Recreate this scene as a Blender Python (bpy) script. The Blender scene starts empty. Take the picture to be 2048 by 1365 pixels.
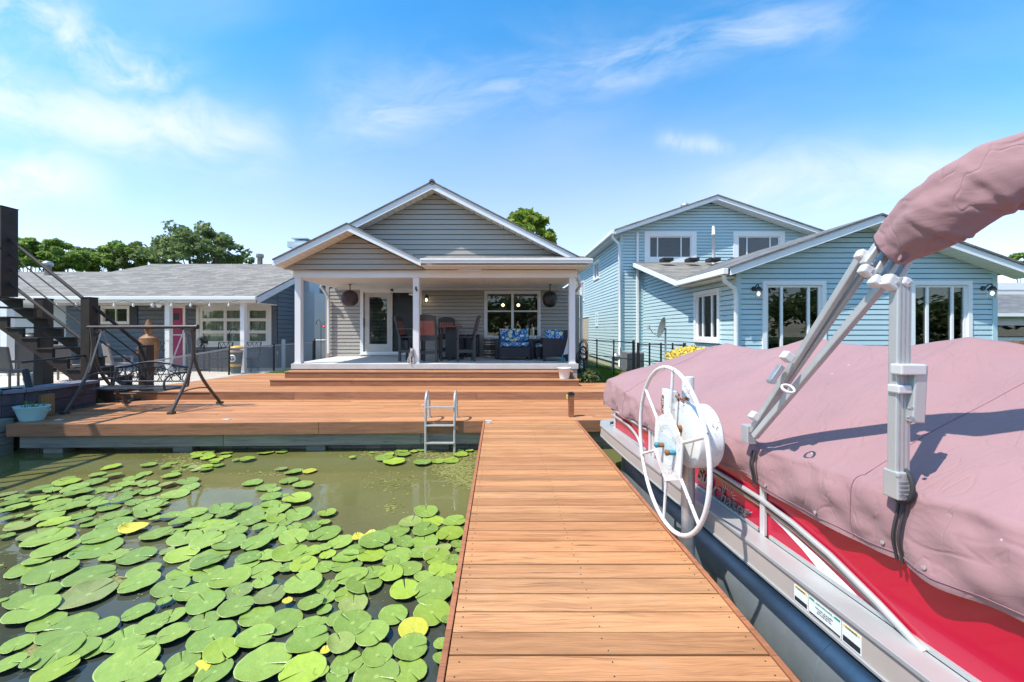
import bpy, bmesh, math, random
from mathutils import Vector, Matrix, noise
random.seed(7)
R = math.radians
S = bpy.context.scene
COL = S.collection
# ---------------------------------------------------------------- camera
cam = bpy.data.cameras.new('camera'); co = bpy.data.objects.new('camera', cam); COL.objects.link(co)
co.location = (0, 0, 1.5); co.rotation_euler = (R(90), 0, 0)
cam.sensor_width = 36; cam.lens = 800 / 2048 * 36
cam.shift_x = 25 / 2048; cam.shift_y = -22.5 / 2048
cam.clip_start = 0.05; cam.clip_end = 3000
S.camera = co
# ---------------------------------------------------------------- sun + exposure
SUN = Vector((-0.44, -0.235, 0.866)).normalized()
sl = bpy.data.lights.new('sun', 'SUN'); so = bpy.data.objects.new('sun', sl); COL.objects.link(so)
sl.energy = 3.3; sl.angle = R(0.5); sl.color = (1.0, 0.955, 0.89)
so.rotation_euler = SUN.to_track_quat('Z', 'Y').to_euler(); so.location = (-20, -10, 40)
S.view_settings.view_transform = 'Standard'; S.view_settings.look = 'None'
S.view_settings.exposure = 1.02; S.view_settings.gamma = 1
# ---------------------------------------------------------------- node helpers
class NT:
    def __init__(s, tree): s.t = tree; s.n = tree.nodes; s.l = tree.links
    def new(s, kind, **kw):
        n = s.n.new(kind)
        for k, v in kw.items():
            if hasattr(n, k): setattr(n, k, v)
        return n
    def put(s, sock, v):
        if hasattr(v, 'is_linked') or isinstance(v, bpy.types.NodeSocket): s.l.new(v, sock)
        elif v is not None:
            if isinstance(v, (tuple, list)) and len(v) == 3 and sock.type == 'RGBA': v = (*v, 1)
            sock.default_value = v
    def math(s, op, a, b=None, c=None, clamp=False):
        n = s.n.new('ShaderNodeMath'); n.operation = op; n.use_clamp = clamp
        s.put(n.inputs[0], a)
        if b is not None: s.put(n.inputs[1], b)
        if c is not None: s.put(n.inputs[2], c)
        return n.outputs[0]
    def mix(s, f, a, b, mode='MIX'):
        n = s.n.new('ShaderNodeMix'); n.data_type = 'RGBA'; n.blend_type = mode
        s.put(n.inputs['Factor'], f); s.put(n.inputs[6], a); s.put(n.inputs[7], b)
        return n.outputs[2]
    def noise(s, vec, scale=5, detail=4, rough=0.55, dist=0.0):
        n = s.n.new('ShaderNodeTexNoise'); s.put(n.inputs['Vector'], vec)
        n.inputs['Scale'].default_value = scale; n.inputs['Detail'].default_value = detail
        n.inputs['Roughness'].default_value = rough; n.inputs['Distortion'].default_value = dist
        return n.outputs['Fac']
    def ramp(s, f, stops, interp='LINEAR'):
        n = s.n.new('ShaderNodeValToRGB'); s.put(n.inputs[0], f); r = n.color_ramp; r.interpolation = interp
        while len(r.elements) < len(stops): r.elements.new(0.5)
        for e, (p, c) in zip(r.elements, stops):
            e.position = p; e.color = (*c, 1) if len(c) == 3 else c
        return n.outputs[0]
    def step(s, f, a, b):
        n = s.n.new('ShaderNodeMapRange'); s.put(n.inputs[0], f)
        n.inputs[1].default_value = a; n.inputs[2].default_value = b; n.interpolation_type = 'SMOOTHSTEP'
        return n.outputs[0]
    def map(s, vec, loc=(0, 0, 0), rot=(0, 0, 0), scale=(1, 1, 1)):
        n = s.n.new('ShaderNodeMapping'); s.put(n.inputs[0], vec)
        s.put(n.inputs[1], loc); n.inputs[2].default_value = rot; n.inputs[3].default_value = scale
        return n.outputs[0]
    def xyz(s, vec):
        n = s.n.new('ShaderNodeSeparateXYZ'); s.put(n.inputs[0], vec); return n.outputs
    def comb(s, x, y, z=0.0):
        n = s.n.new('ShaderNodeCombineXYZ'); s.put(n.inputs[0], x); s.put(n.inputs[1], y); s.put(n.inputs[2], z); return n.outputs[0]
    def bump(s, h, strength=0.3, dist=0.01, normal=None):
        n = s.n.new('ShaderNodeBump'); s.put(n.inputs['Height'], h); n.inputs['Strength'].default_value = strength
        n.inputs['Distance'].default_value = dist
        if normal is not None: s.put(n.inputs['Normal'], normal)
        return n.outputs[0]
# ---------------------------------------------------------------- world
W = bpy.data.worlds.new('World'); S.world = W; W.use_nodes = True
w = NT(W.node_tree); w.n.clear()
sky = w.new('ShaderNodeTexSky'); sky.sky_type = 'NISHITA'; sky.sun_disc = False
sky.sun_elevation = math.asin(SUN.z); sky.sun_rotation = math.atan2(SUN.x, SUN.y)
sky.air_density = 1.0; sky.dust_density = 0.6; sky.ozone_density = 2.2
tc = w.new('ShaderNodeTexCoord')
dx, dy, dz = w.xyz(tc.outputs['Generated'])
ay = w.math('MAXIMUM', w.math('ABSOLUTE', dy), 0.12)
U = w.math('DIVIDE', dx, ay); V = w.math('DIVIDE', dz, ay)          # tangent of azimuth and height
# high cirrus: one long streak, one bank in the west, faint veil low down
def streak(u0, v0, u1, v1, wid, sc, seed, thr0, thr1):
    L = math.hypot(u1 - u0, v1 - v0); cx, cy = (u1 - u0) / L, (v1 - v0) / L
    du = w.math('SUBTRACT', U, u0); dv = w.math('SUBTRACT', V, v0)
    al = w.math('DIVIDE', w.math('ADD', w.math('MULTIPLY', du, cx), w.math('MULTIPLY', dv, cy)), L)
    ac = w.math('ADD', w.math('MULTIPLY', du, -cy), w.math('MULTIPLY', dv, cx))
    wob = w.math('MULTIPLY', w.math('SUBTRACT', w.noise(w.comb(al, ac, seed + 3.0), 2.2, 3), 0.5), wid * 2.2)
    acw = w.math('ADD', ac, wob)
    g = w.math('POWER', 2.718, w.math('MULTIPLY', w.math('POWER', w.math('DIVIDE', w.math('ABSOLUTE', acw), wid), 2.0), -1.0))
    e = w.math('MULTIPLY', w.step(al, -0.15, 0.15), w.math('SUBTRACT', 1.0, w.step(al, 0.8, 1.2)))
    n = w.noise(w.comb(w.math('MULTIPLY', al, sc * 1.3), w.math('MULTIPLY', acw, sc * 3.6), seed), 1.0, 9, 0.60, 0.45)
    return w.math('MULTIPLY', w.math('MULTIPLY', g, e), w.step(n, thr0, thr1))
c = streak(-0.42, 0.50, 0.80, 0.79, 0.060, 2.6, 1.7, 0.30, 0.78)
c = w.math('MAXIMUM', c, w.math('MULTIPLY', streak(-0.45, 0.56, 0.30, 0.66, 0.11, 2.0, 9.1, 0.30, 0.85), 0.55))
c = w.math('MAXIMUM', c, streak(-1.30, 0.84, -0.80, 0.60, 0.07, 2.4, 4.4, 0.25, 0.72))
c = w.math('MAXIMUM', c, streak(-1.35, 0.58, -0.60, 0.46, 0.085, 2.2, 12.4, 0.22, 0.70))
c = w.math('MAXIMUM', c, w.math('MULTIPLY', streak(-1.6, 0.66, -1.0, 0.62, 0.12, 2.0, 15.4, 0.22, 0.75), 0.7))
c = w.math('MAXIMUM', c, streak(-1.7, 0.42, -1.02, 0.38, 0.075, 2.0, 22.4, 0.20, 0.60))
c = w.math('MAXIMUM', c, w.math('MULTIPLY', streak(0.55, 0.33, 1.6, 0.44, 0.09, 2.0, 31.0, 0.20, 0.8), 0.8))
c = w.math('MAXIMUM', c, w.math('MULTIPLY', streak(0.40, 0.475, 0.58, 0.45, 0.022, 3, 41.0, 0.2, 0.7), 0.5))
veil = w.noise(w.comb(w.math('MULTIPLY', U, 0.8), w.math('MULTIPLY', V, 2.4), 0.3), 1.3, 5, 0.5, 0.3)
c = w.math('ADD', c, w.math('MULTIPLY', w.step(veil, 0.40, 0.85), 0.20))
c = w.math('ADD', c, w.math('MULTIPLY', w.math('SUBTRACT', 1.0, w.step(V, 0.05, 0.62)), 0.18))
c = w.math('MULTIPLY', c, w.step(dz, -0.02, 0.05), clamp=True)
hs = w.new('ShaderNodeHueSaturation'); w.put(hs.inputs['Color'], sky.outputs[0]); w.put(hs.inputs['Saturation'], w.math('ADD', 0.95, w.math('MULTIPLY', w.step(V, 0.15, 0.85), 0.38)))
SKYCOL = w.mix(1.0, hs.outputs[0], w.mix(w.step(V, 0.2, 0.8), (0.86, 0.865, 0.96), (0.78, 1.10, 1.02)), 'MULTIPLY')
lum = w.mix(w.math('MULTIPLY', c, 0.76), SKYCOL, (3.6, 3.75, 3.95))
bg = w.new('ShaderNodeBackground'); w.put(bg.inputs[0], lum); bg.inputs[1].default_value = 0.15
wo = w.new('ShaderNodeOutputWorld'); w.l.new(bg.outputs[0], wo.inputs[0])
# ---------------------------------------------------------------- materials
MATS = {}
def newmat(name):
    m = bpy.data.materials.new(name); m.use_nodes = True; t = NT(m.node_tree)
    b = t.n['Principled BSDF']; MATS[name] = m
    return m, t, b
def pm(name, col, rough=0.6, metal=0.0, var=0.10, scale=3.0, bump=0.0, bscale=40, col2=None, spec=0.5, stain=None, dist=0.004):
    m, t, b = newmat(name)
    tcn = t.new('ShaderNodeTexCoord'); v = tcn.outputs['Object']
    n = t.noise(v, scale, 6, 0.6)
    k2 = col2 if col2 else tuple(min(1, x * (1 + var)) for x in col)
    k1 = col if col2 else tuple(x * (1 - var) for x in col)
    cc = t.ramp(n, [(0.3, k1), (0.7, k2)])
    if stain:
        sn = t.noise(v, stain[1], 8, 0.7)
        cc = t.mix(t.step(sn, stain[2], stain[2] + 0.12), cc, stain[0])
    t.put(b.inputs['Base Color'], cc); b.inputs['Roughness'].default_value = rough; b.inputs['Metallic'].default_value = metal
    b.inputs['Specular IOR Level'].default_value = spec
    t.put(b.inputs['Roughness'], t.math('ADD', rough - 0.06, t.math('MULTIPLY', t.noise(v, scale * 4, 4), 0.12)))
    if bump: t.put(b.inputs['Normal'], t.bump(t.noise(v, bscale, 5, 0.65), bump, dist))
    return m
def wood(name, c1, c2, dark, rough=0.62, gs=(1.3, 24.0), vertical=False, var=(0.76, 1.17), crack=0.66):
    m, t, b = newmat(name)
    uv = t.new('ShaderNodeUVMap').outputs[0]
    geo = t.new('ShaderNodeNewGeometry'); isl = geo.outputs['Random Per Island']
    x, y, z = t.xyz(uv)
    if vertical: x, y = y, x
    ox = t.math('MULTIPLY', isl, 91.7); oy = t.math('MULTIPLY', isl, 37.3)
    x = t.math('ADD', x, ox); y = t.math('ADD', y, oy)
    warp = t.math('MULTIPLY', t.math('SUBTRACT', t.noise(t.comb(t.math('MULTIPLY', x, 1.5), t.math('MULTIPLY', y, 6.0)), 1.0, 3), 0.5), 0.09)
    yw = t.math('ADD', y, warp)
    g = t.noise(t.comb(t.math('MULTIPLY', x, gs[0]), t.math('MULTIPLY', yw, gs[1])), 1.0, 9, 0.62, 0.4)
    gb = t.noise(t.comb(t.math('MULTIPLY', x, gs[0] * 2.3), t.math('MULTIPLY', yw, gs[1] * 5)), 1.0, 6, 0.7)
    big = t.noise(t.comb(t.math('MULTIPLY', x, 0.9), t.math('MULTIPLY', y, 2.6)), 1.0, 4)
    cc = t.ramp(t.math('ADD', t.math('MULTIPLY', g, 0.75), t.math('MULTIPLY', big, 0.28)), [(0.36, c2), (0.50, c1), (0.66, tuple(min(1, q * 1.18) for q in c1))])
    fine = t.ramp(gb, [(0.36, (0.76, 0.73, 0.70)), (0.58, (1.05, 1.05, 1.05))])
    cc = t.mix(1.0, cc, fine, 'MULTIPLY')
    ck = t.noise(t.comb(t.math('MULTIPLY', x, 1.7), t.math('MULTIPLY', yw, 46.0), 5.0), 1.0, 3, 0.5)
    ckm = t.step(ck, crack, crack + 0.06)
    vo = t.new('ShaderNodeTexVoronoi'); t.put(vo.inputs['Vector'], t.comb(t.math('MULTIPLY', x, 1.5), t.math('MULTIPLY', yw, 4.6))); vo.inputs['Scale'].default_value = 1.0
    kn = t.math('SUBTRACT', 1.0, t.step(vo.outputs['Distance'], 0.02, 0.085))
    cc = t.mix(t.math('MULTIPLY', kn, 0.6), cc, dark)
    cc = t.mix(t.math('MULTIPLY', ckm, 0.6), cc, dark)
    sv = t.noise(t.comb(t.math('MULTIPLY', x, 3.5), t.math('MULTIPLY', y, 9.0), 3.0), 1.0, 5, 0.6)
    cc = t.mix(t.math('MULTIPLY', t.step(sv, 0.55, 0.8), 0.30), cc, (0.36, 0.27, 0.20))
    ck2 = t.noise(t.comb(t.math('MULTIPLY', x, 1.1), t.math('MULTIPLY', yw, 120.0), 11.0), 1.0, 2, 0.5)
    cc = t.mix(t.math('MULTIPLY', t.step(ck2, 0.66, 0.70), 0.7), cc, dark)
    hue = t.math('FRACT', t.math('MULTIPLY', isl, 7.31))
    cc = t.mix(t.math('MULTIPLY', hue, 0.5), cc, t.mix(1.0, cc, (1.0, 0.80, 0.66), 'MULTIPLY'))
    va = t.new('ShaderNodeMapRange'); t.put(va.inputs[0], isl); va.inputs[3].default_value = var[0]; va.inputs[4].default_value = var[1]
    cc = t.mix(1.0, cc, t.comb(va.outputs[0], va.outputs[0], va.outputs[0]), 'MULTIPLY')
    t.put(b.inputs['Base Color'], cc); b.inputs['Roughness'].default_value = rough
    b.inputs['Specular IOR Level'].default_value = 0.35
    h = t.math('SUBTRACT', t.math('ADD', g, t.math('MULTIPLY', gb, 0.5)), t.math('MULTIPLY', ckm, 1.2))
    t.put(b.inputs['Normal'], t.bump(h, 0.35, 0.004))
    return m
def shingle(name, c1, c2, c3):
    m, t, b = newmat(name)
    uv = t.new('ShaderNodeUVMap').outputs[0]
    br = t.new('ShaderNodeTexBrick'); t.put(br.inputs['Vector'], uv); br.offset = 0.37; br.squash = 1
    br.inputs['Scale'].default_value = 1.0; br.inputs['Brick Width'].default_value = 0.34; br.inputs['Row Height'].default_value = 0.135
    br.inputs['Mortar Size'].default_value = 0.006; br.inputs['Mortar Smooth'].default_value = 0.3; br.inputs['Bias'].default_value = 0.1
    t.put(br.inputs['Color1'], c1); t.put(br.inputs['Color2'], c2); t.put(br.inputs['Mortar'], c3)
    n = t.noise(uv, 90, 3, 0.7); n2 = t.noise(uv, 0.8, 5)
    cc = t.mix(1.0, br.outputs['Color'], t.ramp(n, [(0.3, (0.62, 0.62, 0.62)), (0.7, (1.3, 1.3, 1.3))]), 'MULTIPLY')
    cc = t.mix(1.0, cc, t.ramp(n2, [(0.3, (0.88, 0.88, 0.88)), (0.7, (1.1, 1.1, 1.1))]), 'MULTIPLY')
    t.put(b.inputs['Base Color'], cc); b.inputs['Roughness'].default_value = 0.9
    t.put(b.inputs['Normal'], t.bump(t.math('ADD', n, t.math('MULTIPLY', br.outputs['Fac'], -2.0)), 0.5, 0.006))
    return m
M_DECK = wood('deck_boards', (0.45, 0.215, 0.100), (0.325, 0.145, 0.065), (0.09, 0.04, 0.025))
M_DOCK = wood('dock_boards', (0.45, 0.225, 0.102), (0.335, 0.155, 0.069), (0.07, 0.035, 0.02), crack=0.655)
M_EDGE = wood('edge_boards', (0.34, 0.135, 0.065), (0.25, 0.10, 0.05), (0.08, 0.03, 0.02))
M_FASC = wood('fascia_boards', (0.33, 0.16, 0.085), (0.23, 0.11, 0.06), (0.05, 0.028, 0.018))
M_GREYW = wood('weathered_timber', (0.24, 0.25, 0.22), (0.15, 0.16, 0.14), (0.05, 0.05, 0.045))
M_DARKW = pm('dark_brown_timber', (0.034, 0.022, 0.016), 0.7, var=0.3, scale=6, bump=0.3)
M_POSTW = wood('post_timber', (0.33, 0.19, 0.09), (0.24, 0.13, 0.06), (0.07, 0.035, 0.02), vertical=True)
M_GREY = pm('grey_siding', (0.38, 0.355, 0.315), 0.55, var=0.05, scale=1.2)
M_WHITE = pm('white_trim', (0.76, 0.76, 0.75), 0.45, var=0.03, scale=2)
M_SOFFIT = pm('soffit_cream', (0.72, 0.69, 0.63), 0.5, var=0.03)
M_BLUE = pm('light_blue_siding', (0.43, 0.575, 0.605), 0.5, var=0.04, scale=1.0)
M_SLATE = pm('slate_blue_siding', (0.085, 0.13, 0.175), 0.55, var=0.08, scale=1.5)
M_SLATE2 = pm('grey_porch_siding', (0.11, 0.12, 0.135), 0.55, var=0.08, scale=1.5)
M_PALE = pm('pale_blue_panel', (0.44, 0.52, 0.56), 0.6, var=0.04)
M_ROOF = shingle('grey_shingles', (0.285, 0.255, 0.218), (0.160, 0.146, 0.128), (0.08, 0.08, 0.08))
M_ROOFD = shingle('dark_shingles', (0.20, 0.195, 0.19), (0.12, 0.12, 0.125), (0.06, 0.06, 0.06))
M_SLAB = pm('concrete_slab', (0.50, 0.49, 0.47), 0.8, var=0.10, scale=2.5, bump=0.2, bscale=90)
M_SLABE = pm('slab_edge', (0.42, 0.39, 0.34), 0.85, var=0.12, scale=5, bump=0.3)
M_PATIO = pm('patio_concrete', (0.56, 0.50, 0.42), 0.85, var=0.10, scale=1.5, bump=0.2, bscale=60)
M_BLACK = pm('black_metal', (0.018, 0.018, 0.02), 0.4, var=0.2)
M_BRONZE = pm('bronze_metal', (0.085, 0.065, 0.055), 0.38, 0.35, var=0.2, scale=8)
M_IRON = pm('dark_iron', (0.045, 0.045, 0.05), 0.42, 0.3, var=0.2, scale=8)
M_GALV = pm('galvanised', (0.42, 0.43, 0.44), 0.45, 0.7, var=0.15, scale=12)
M_ALU = pm('aluminium', (0.50, 0.50, 0.49), 0.40, 0.45, var=0.05, scale=3)
M_ALUW = pm('aluminium_pale', (0.62, 0.61, 0.60), 0.38, 0.25, var=0.06, scale=9)
M_RUB = pm('rubber', (0.03, 0.03, 0.033), 0.7, var=0.2)
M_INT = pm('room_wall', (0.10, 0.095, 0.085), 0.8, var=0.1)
M_FAB = None
def fabric(name, c1, c2, spots=True):
    m, t, b = newmat(name)
    v = t.new('ShaderNodeTexCoord').outputs['Object']
    n = t.noise(v, 1.3, 6, 0.6)
    cc = t.ramp(n, [(0.3, c1), (0.7, c2)])
    if spots:
        sp = t.new('ShaderNodeTexVoronoi'); t.put(sp.inputs['Vector'], v); sp.inputs['Scale'].default_value = 5.5
        d = t.math('SUBTRACT', 1.0, t.step(t.math('ADD', sp.outputs['Distance'], t.math('MULTIPLY', t.noise(v, 60, 3), 0.06)), 0.045, 0.07))
        cc = t.mix(t.math('MULTIPLY', d, 0.5), cc, (0.72, 0.62, 0.62))
    st = t.noise(t.map(v, scale=(3, 3, 1)), 2.2, 7, 0.7)
    cc = t.mix(t.math('MULTIPLY', t.step(st, 0.56, 0.75), 0.08), cc, (0.30, 0.17, 0.19))
    wv = t.noise(v, 420, 2, 0.5)
    t.put(b.inputs['Base Color'], t.mix(1.0, cc, t.ramp(wv, [(0.3, (0.93, 0.93, 0.93)), (0.7, (1.05, 1.05, 1.05))]), 'MULTIPLY'))
    b.inputs['Roughness'].default_value = 0.78; b.inputs['Specular IOR Level'].default_value = 0.3
    b.inputs['Sheen Weight'].default_value = 0.15
    wr = t.noise(v, 2.2, 3, 0.5, 0.8); fold = t.noise(t.map(v, scale=(1, 1, 2.2)), 6, 3, 0.5, 1.6)
    cr = t.math('ABSOLUTE', t.math('SUBTRACT', t.noise(v, 1.9, 2, 0.45, 1.2), 0.5)); cr2 = t.math('ABSOLUTE', t.math('SUBTRACT', t.noise(t.map(v, loc=(3, 1, 7), rot=(0.4, 0.2, 0.9), scale=(1, 2.4, 1)), 3.2, 2, 0.4, 0.8), 0.5))
    h = t.math('ADD', wr, t.math('MULTIPLY', fold, 0.25))
    h = t.math('SUBTRACT', h, t.math('MULTIPLY', t.math('SUBTRACT', 1.0, t.step(cr, 0.0, 0.035)), 0.22))
    h = t.math('SUBTRACT', h, t.math('MULTIPLY', t.math('SUBTRACT', 1.0, t.step(cr2, 0.0, 0.030)), 0.16))
    t.put(b.inputs['Normal'], t.bump(h, 0.36, 0.035))
    return m
M_FAB = fabric('pink_canvas', (0.285, 0.156, 0.160), (0.330, 0.186, 0.190))
M_WRAP = pm('dark_purple_cloth', (0.06, 0.035, 0.045), 0.6, var=0.3, scale=6, bump=0.4, bscale=12, dist=0.02)
def floral():
    m, t, b = newmat('floral_fabric')
    v = t.map(t.new('ShaderNodeTexCoord').outputs['Object'], scale=(1, 1, 1))
    vo = t.new('ShaderNodeTexVoronoi'); t.put(vo.inputs['Vector'], v); vo.inputs['Scale'].default_value = 8.5
    d = vo.outputs['Distance']; sel = t.xyz(vo.outputs['Color'])[0]
    base = t.ramp(t.noise(v, 22, 3), [(0.42, (0.02, 0.10, 0.32)), (0.5, (0.04, 0.28, 0.5)), (0.6, (0.36, 0.60, 0.66))], 'CONSTANT')
    fl = t.mix(t.step(sel, 0.45, 0.5), (0.74, 0.66, 0.12), (0.05, 0.22, 0.55))
    cc = t.mix(t.math('SUBTRACT', 1.0, t.step(d, 0.40, 0.44)), base, (0.75, 0.78, 0.76))
    cc = t.mix(t.math('SUBTRACT', 1.0, t.step(d, 0.28, 0.32)), cc, fl)
    t.put(b.inputs['Base Color'], cc); b.inputs['Roughness'].default_value = 0.8
    return m
M_FLOR = floral()
M_WICK = pm('dark_wicker', (0.018, 0.016, 0.024), 0.5, var=0.4, scale=30, bump=0.5, bscale=120)
M_CHG = pm('charcoal_poly_lumber', (0.05, 0.052, 0.052), 0.5, var=0.15)
M_CHR = pm('brick_red_slats', (0.30, 0.095, 0.075), 0.5, var=0.12)
M_WICKB = pm('beige_wicker', (0.20, 0.165, 0.15), 0.7, var=0.15, scale=40, bump=0.5, bscale=150)
M_RED = None
def gloss(name, col, rough=0.25, coat=0.6, var=0.03):
    m, t, b = newmat(name); v = t.new('ShaderNodeTexCoord').outputs['Object']
    t.put(b.inputs['Base Color'], t.ramp(t.noise(v, 2, 4), [(0.3, tuple(x * (1 - var) for x in col)), (0.7, tuple(min(1, x * (1 + var)) for x in col))]))
    b.inputs['Roughness'].default_value = rough; b.inputs['Coat Weight'].default_value = coat; b.inputs['Coat Roughness'].default_value = 0.06
    t.put(b.inputs['Normal'], t.bump(t.noise(v, 1.5, 2), 0.06, 0.02))
    return m
M_RED = gloss('red_gelcoat', (0.44, 0.002, 0.030), 0.3, 0.5)
M_TANREFL = pm('extrusion_dock_reflection', (0.50, 0.42, 0.37), 0.4, 0.15, var=0.05, scale=4)  # polished aluminium, the dock's tan reflection painted into its base colour
M_PINKD = gloss('magenta_paint', (0.36, 0.015, 0.10), 0.3, 0.4)
def pontoon_mat():
    m, t, b = newmat('pontoon_aluminium'); v = t.new('ShaderNodeTexCoord').outputs['Object']
    n = t.noise(v, 6, 8, 0.7); s2 = t.noise(v, 55, 4, 0.7)
    cc = t.ramp(n, [(0.3, (0.34, 0.40, 0.45)), (0.7, (0.46, 0.51, 0.55))])
    cc = t.mix(t.math('MULTIPLY', t.step(s2, 0.60, 0.72), 0.5), cc, (0.60, 0.62, 0.62))
    t.put(b.inputs['Base Color'], cc); b.inputs['Metallic'].default_value = 0.75; b.inputs['Roughness'].default_value = 0.38
    t.put(b.inputs['Normal'], t.bump(s2, 0.1, 0.003)); return m
M_PONT = pontoon_mat()
def lift_mat():
    m, t, b = newmat('chipped_white_paint'); v = t.new('ShaderNodeTexCoord').outputs['Object']
    z = t.xyz(v)[2]
    n = t.noise(v, 38, 6, 0.75); n2 = t.noise(v, 7, 4)
    chip = t.math('MULTIPLY', t.step(n, 0.57, 0.62), t.step(n2, 0.50, 0.58))
    cc = t.mix(t.step(n2, 0.5, 0.8), (0.68, 0.68, 0.67), (0.58, 0.55, 0.50))
    cc = t.mix(chip, cc, t.ramp(n2, [(0.5, (0.05, 0.035, 0.03)), (0.65, (0.28, 0.12, 0.05))]))
    t.put(b.inputs['Base Color'], cc); b.inputs['Roughness'].default_value = 0.4
    t.put(b.inputs['Normal'], t.bump(t.math('SUBTRACT', 1.0, chip), 0.5, 0.002)); return m
M_LIFT = lift_mat()
M_RUST = pm('rust', (0.22, 0.09, 0.035), 0.85, var=0.4, scale=30, bump=0.5)
M_TEAL = pm('teal_paint', (0.03, 0.20, 0.27), 0.5, var=0.2, scale=20)
M_CYANTUB = pm('pale_turquoise_enamel', (0.36, 0.60, 0.62), 0.35, var=0.05)
M_BUCK = pm('white_plastic', (0.72, 0.72, 0.70), 0.4, var=0.04)
M_TEXT = pm('dark_chrome', (0.20, 0.20, 0.21), 0.25, 0.6, var=0.5, scale=40)
M_GOLD = pm('gold_paint', (0.60, 0.36, 0.05), 0.4, var=0.06)
M_DGREEN = pm('dark_green_paint', (0.025, 0.06, 0.04), 0.45)
M_CARVE = pm('carved_wood', (0.24, 0.105, 0.04), 0.6, var=0.4, scale=7, bump=0.5, bscale=10, dist=0.02)
M_YEL = pm('yellow_petals', (0.52, 0.36, 0.03), 0.6, var=0.2, scale=20)
M_SOIL = pm('soil', (0.05, 0.04, 0.03), 0.9, var=0.3, scale=20, bump=0.6)
M_TREE = pm('bark', (0.09, 0.07, 0.055), 0.9, var=0.3, scale=10, bump=0.8)
M_STICK = pm('sticker_white', (0.74, 0.74, 0.72), 0.4, var=0.01)
M_STG = pm('sticker_green', (0.02, 0.30, 0.22), 0.4, var=0.02)
M_STY = pm('sticker_yellow', (0.72, 0.56, 0.16), 0.4, var=0.02)
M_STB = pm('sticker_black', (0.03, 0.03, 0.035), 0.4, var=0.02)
M_CURT = pm('curtain_cloth', (0.72, 0.72, 0.58), 0.85, var=0.1, scale=3)
M_STONE = pm('dark_block', (0.075, 0.062, 0.078), 0.85, var=0.25, scale=9, bump=0.9, bscale=26, dist=0.02)
M_CAP = pm('block_cap', (0.17, 0.17, 0.21), 0.7, var=0.2, scale=5, bump=0.3)
M_TAIL = pm('towel', (0.66, 0.66, 0.68), 0.9, var=0.05)
def glass(name, tint, alpha, rough=0.0):
    m = bpy.data.materials.new(name); m.use_nodes = True; t = NT(m.node_tree); t.n.clear()
    o = t.new('ShaderNodeOutputMaterial'); mx = t.new('ShaderNodeMixShader')
    tr = t.new('ShaderNodeBsdfTransparent'); tr.inputs[0].default_value = (*tint, 1)
    g = t.new('ShaderNodeBsdfGlossy'); g.inputs[0].default_value = (1, 1, 1, 1); g.inputs[1].default_value = rough
    fr = t.new('ShaderNodeFresnel'); fr.inputs[0].default_value = 1.5
    f = t.math('ADD', t.math('MULTIPLY', fr.outputs[0], 0.9), alpha, clamp=True)
    t.put(mx.inputs[0], f); t.l.new(tr.outputs[0], mx.inputs[1]); t.l.new(g.outputs[0], mx.inputs[2]); t.l.new(mx.outputs[0], o.inputs[0])
    return m
M_GLASS = glass('window_glass', (0.80, 0.84, 0.82), 0.01)
M_GLASSD = glass('tinted_glass', (0.45, 0.50, 0.49), 0.03)
def emit(name, col, s):
    m, t, b = newmat(name); b.inputs['Base Color'].default_value = (*col, 1)
    b.inputs['Emission Color'].default_value = (*col, 1); b.inputs['Emission Strength'].default_value = s; return m
M_BULB = emit('lit_bulb', (1.0, 0.72, 0.36), 4)
M_BULBW = emit('white_lamp_glow', (1.0, 0.93, 0.85), 0.7)
def water():
    m, t, b = newmat('pond_water'); v = t.new('ShaderNodeTexCoord').outputs['Object']
    n = t.noise(v, 0.5, 6, 0.6, 0.6); n2 = t.noise(v, 14, 6, 0.75)
    yy = t.xyz(v)[1]; shore = t.step(t.math('ADD', yy, t.math('MULTIPLY', n, 1.6)), 149.2, 152.9)
    cc = t.mix(shore, (0.034, 0.040, 0.034), t.ramp(n, [(0.3, (0.11, 0.105, 0.034)), (0.7, (0.15, 0.145, 0.052))]))
    cc = t.mix(t.math('MULTIPLY', t.step(n2, 0.66, 0.74), 0.35), cc, (0.20, 0.19, 0.07))
    t.put(b.inputs['Base Color'], cc); b.inputs['Roughness'].default_value = 0.025; b.inputs['IOR'].default_value = 1.38
    b.inputs['Specular IOR Level'].default_value = 0.6
    rp = t.math('ADD', t.noise(v, 1.6, 3, 0.5), t.math('MULTIPLY', t.noise(t.map(v, scale=(1, 1.8, 1)), 7, 3, 0.5), 0.12))
    t.put(b.inputs['Normal'], t.bump(rp, 0.10, 0.05)); return m
M_WATER = water()
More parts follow.
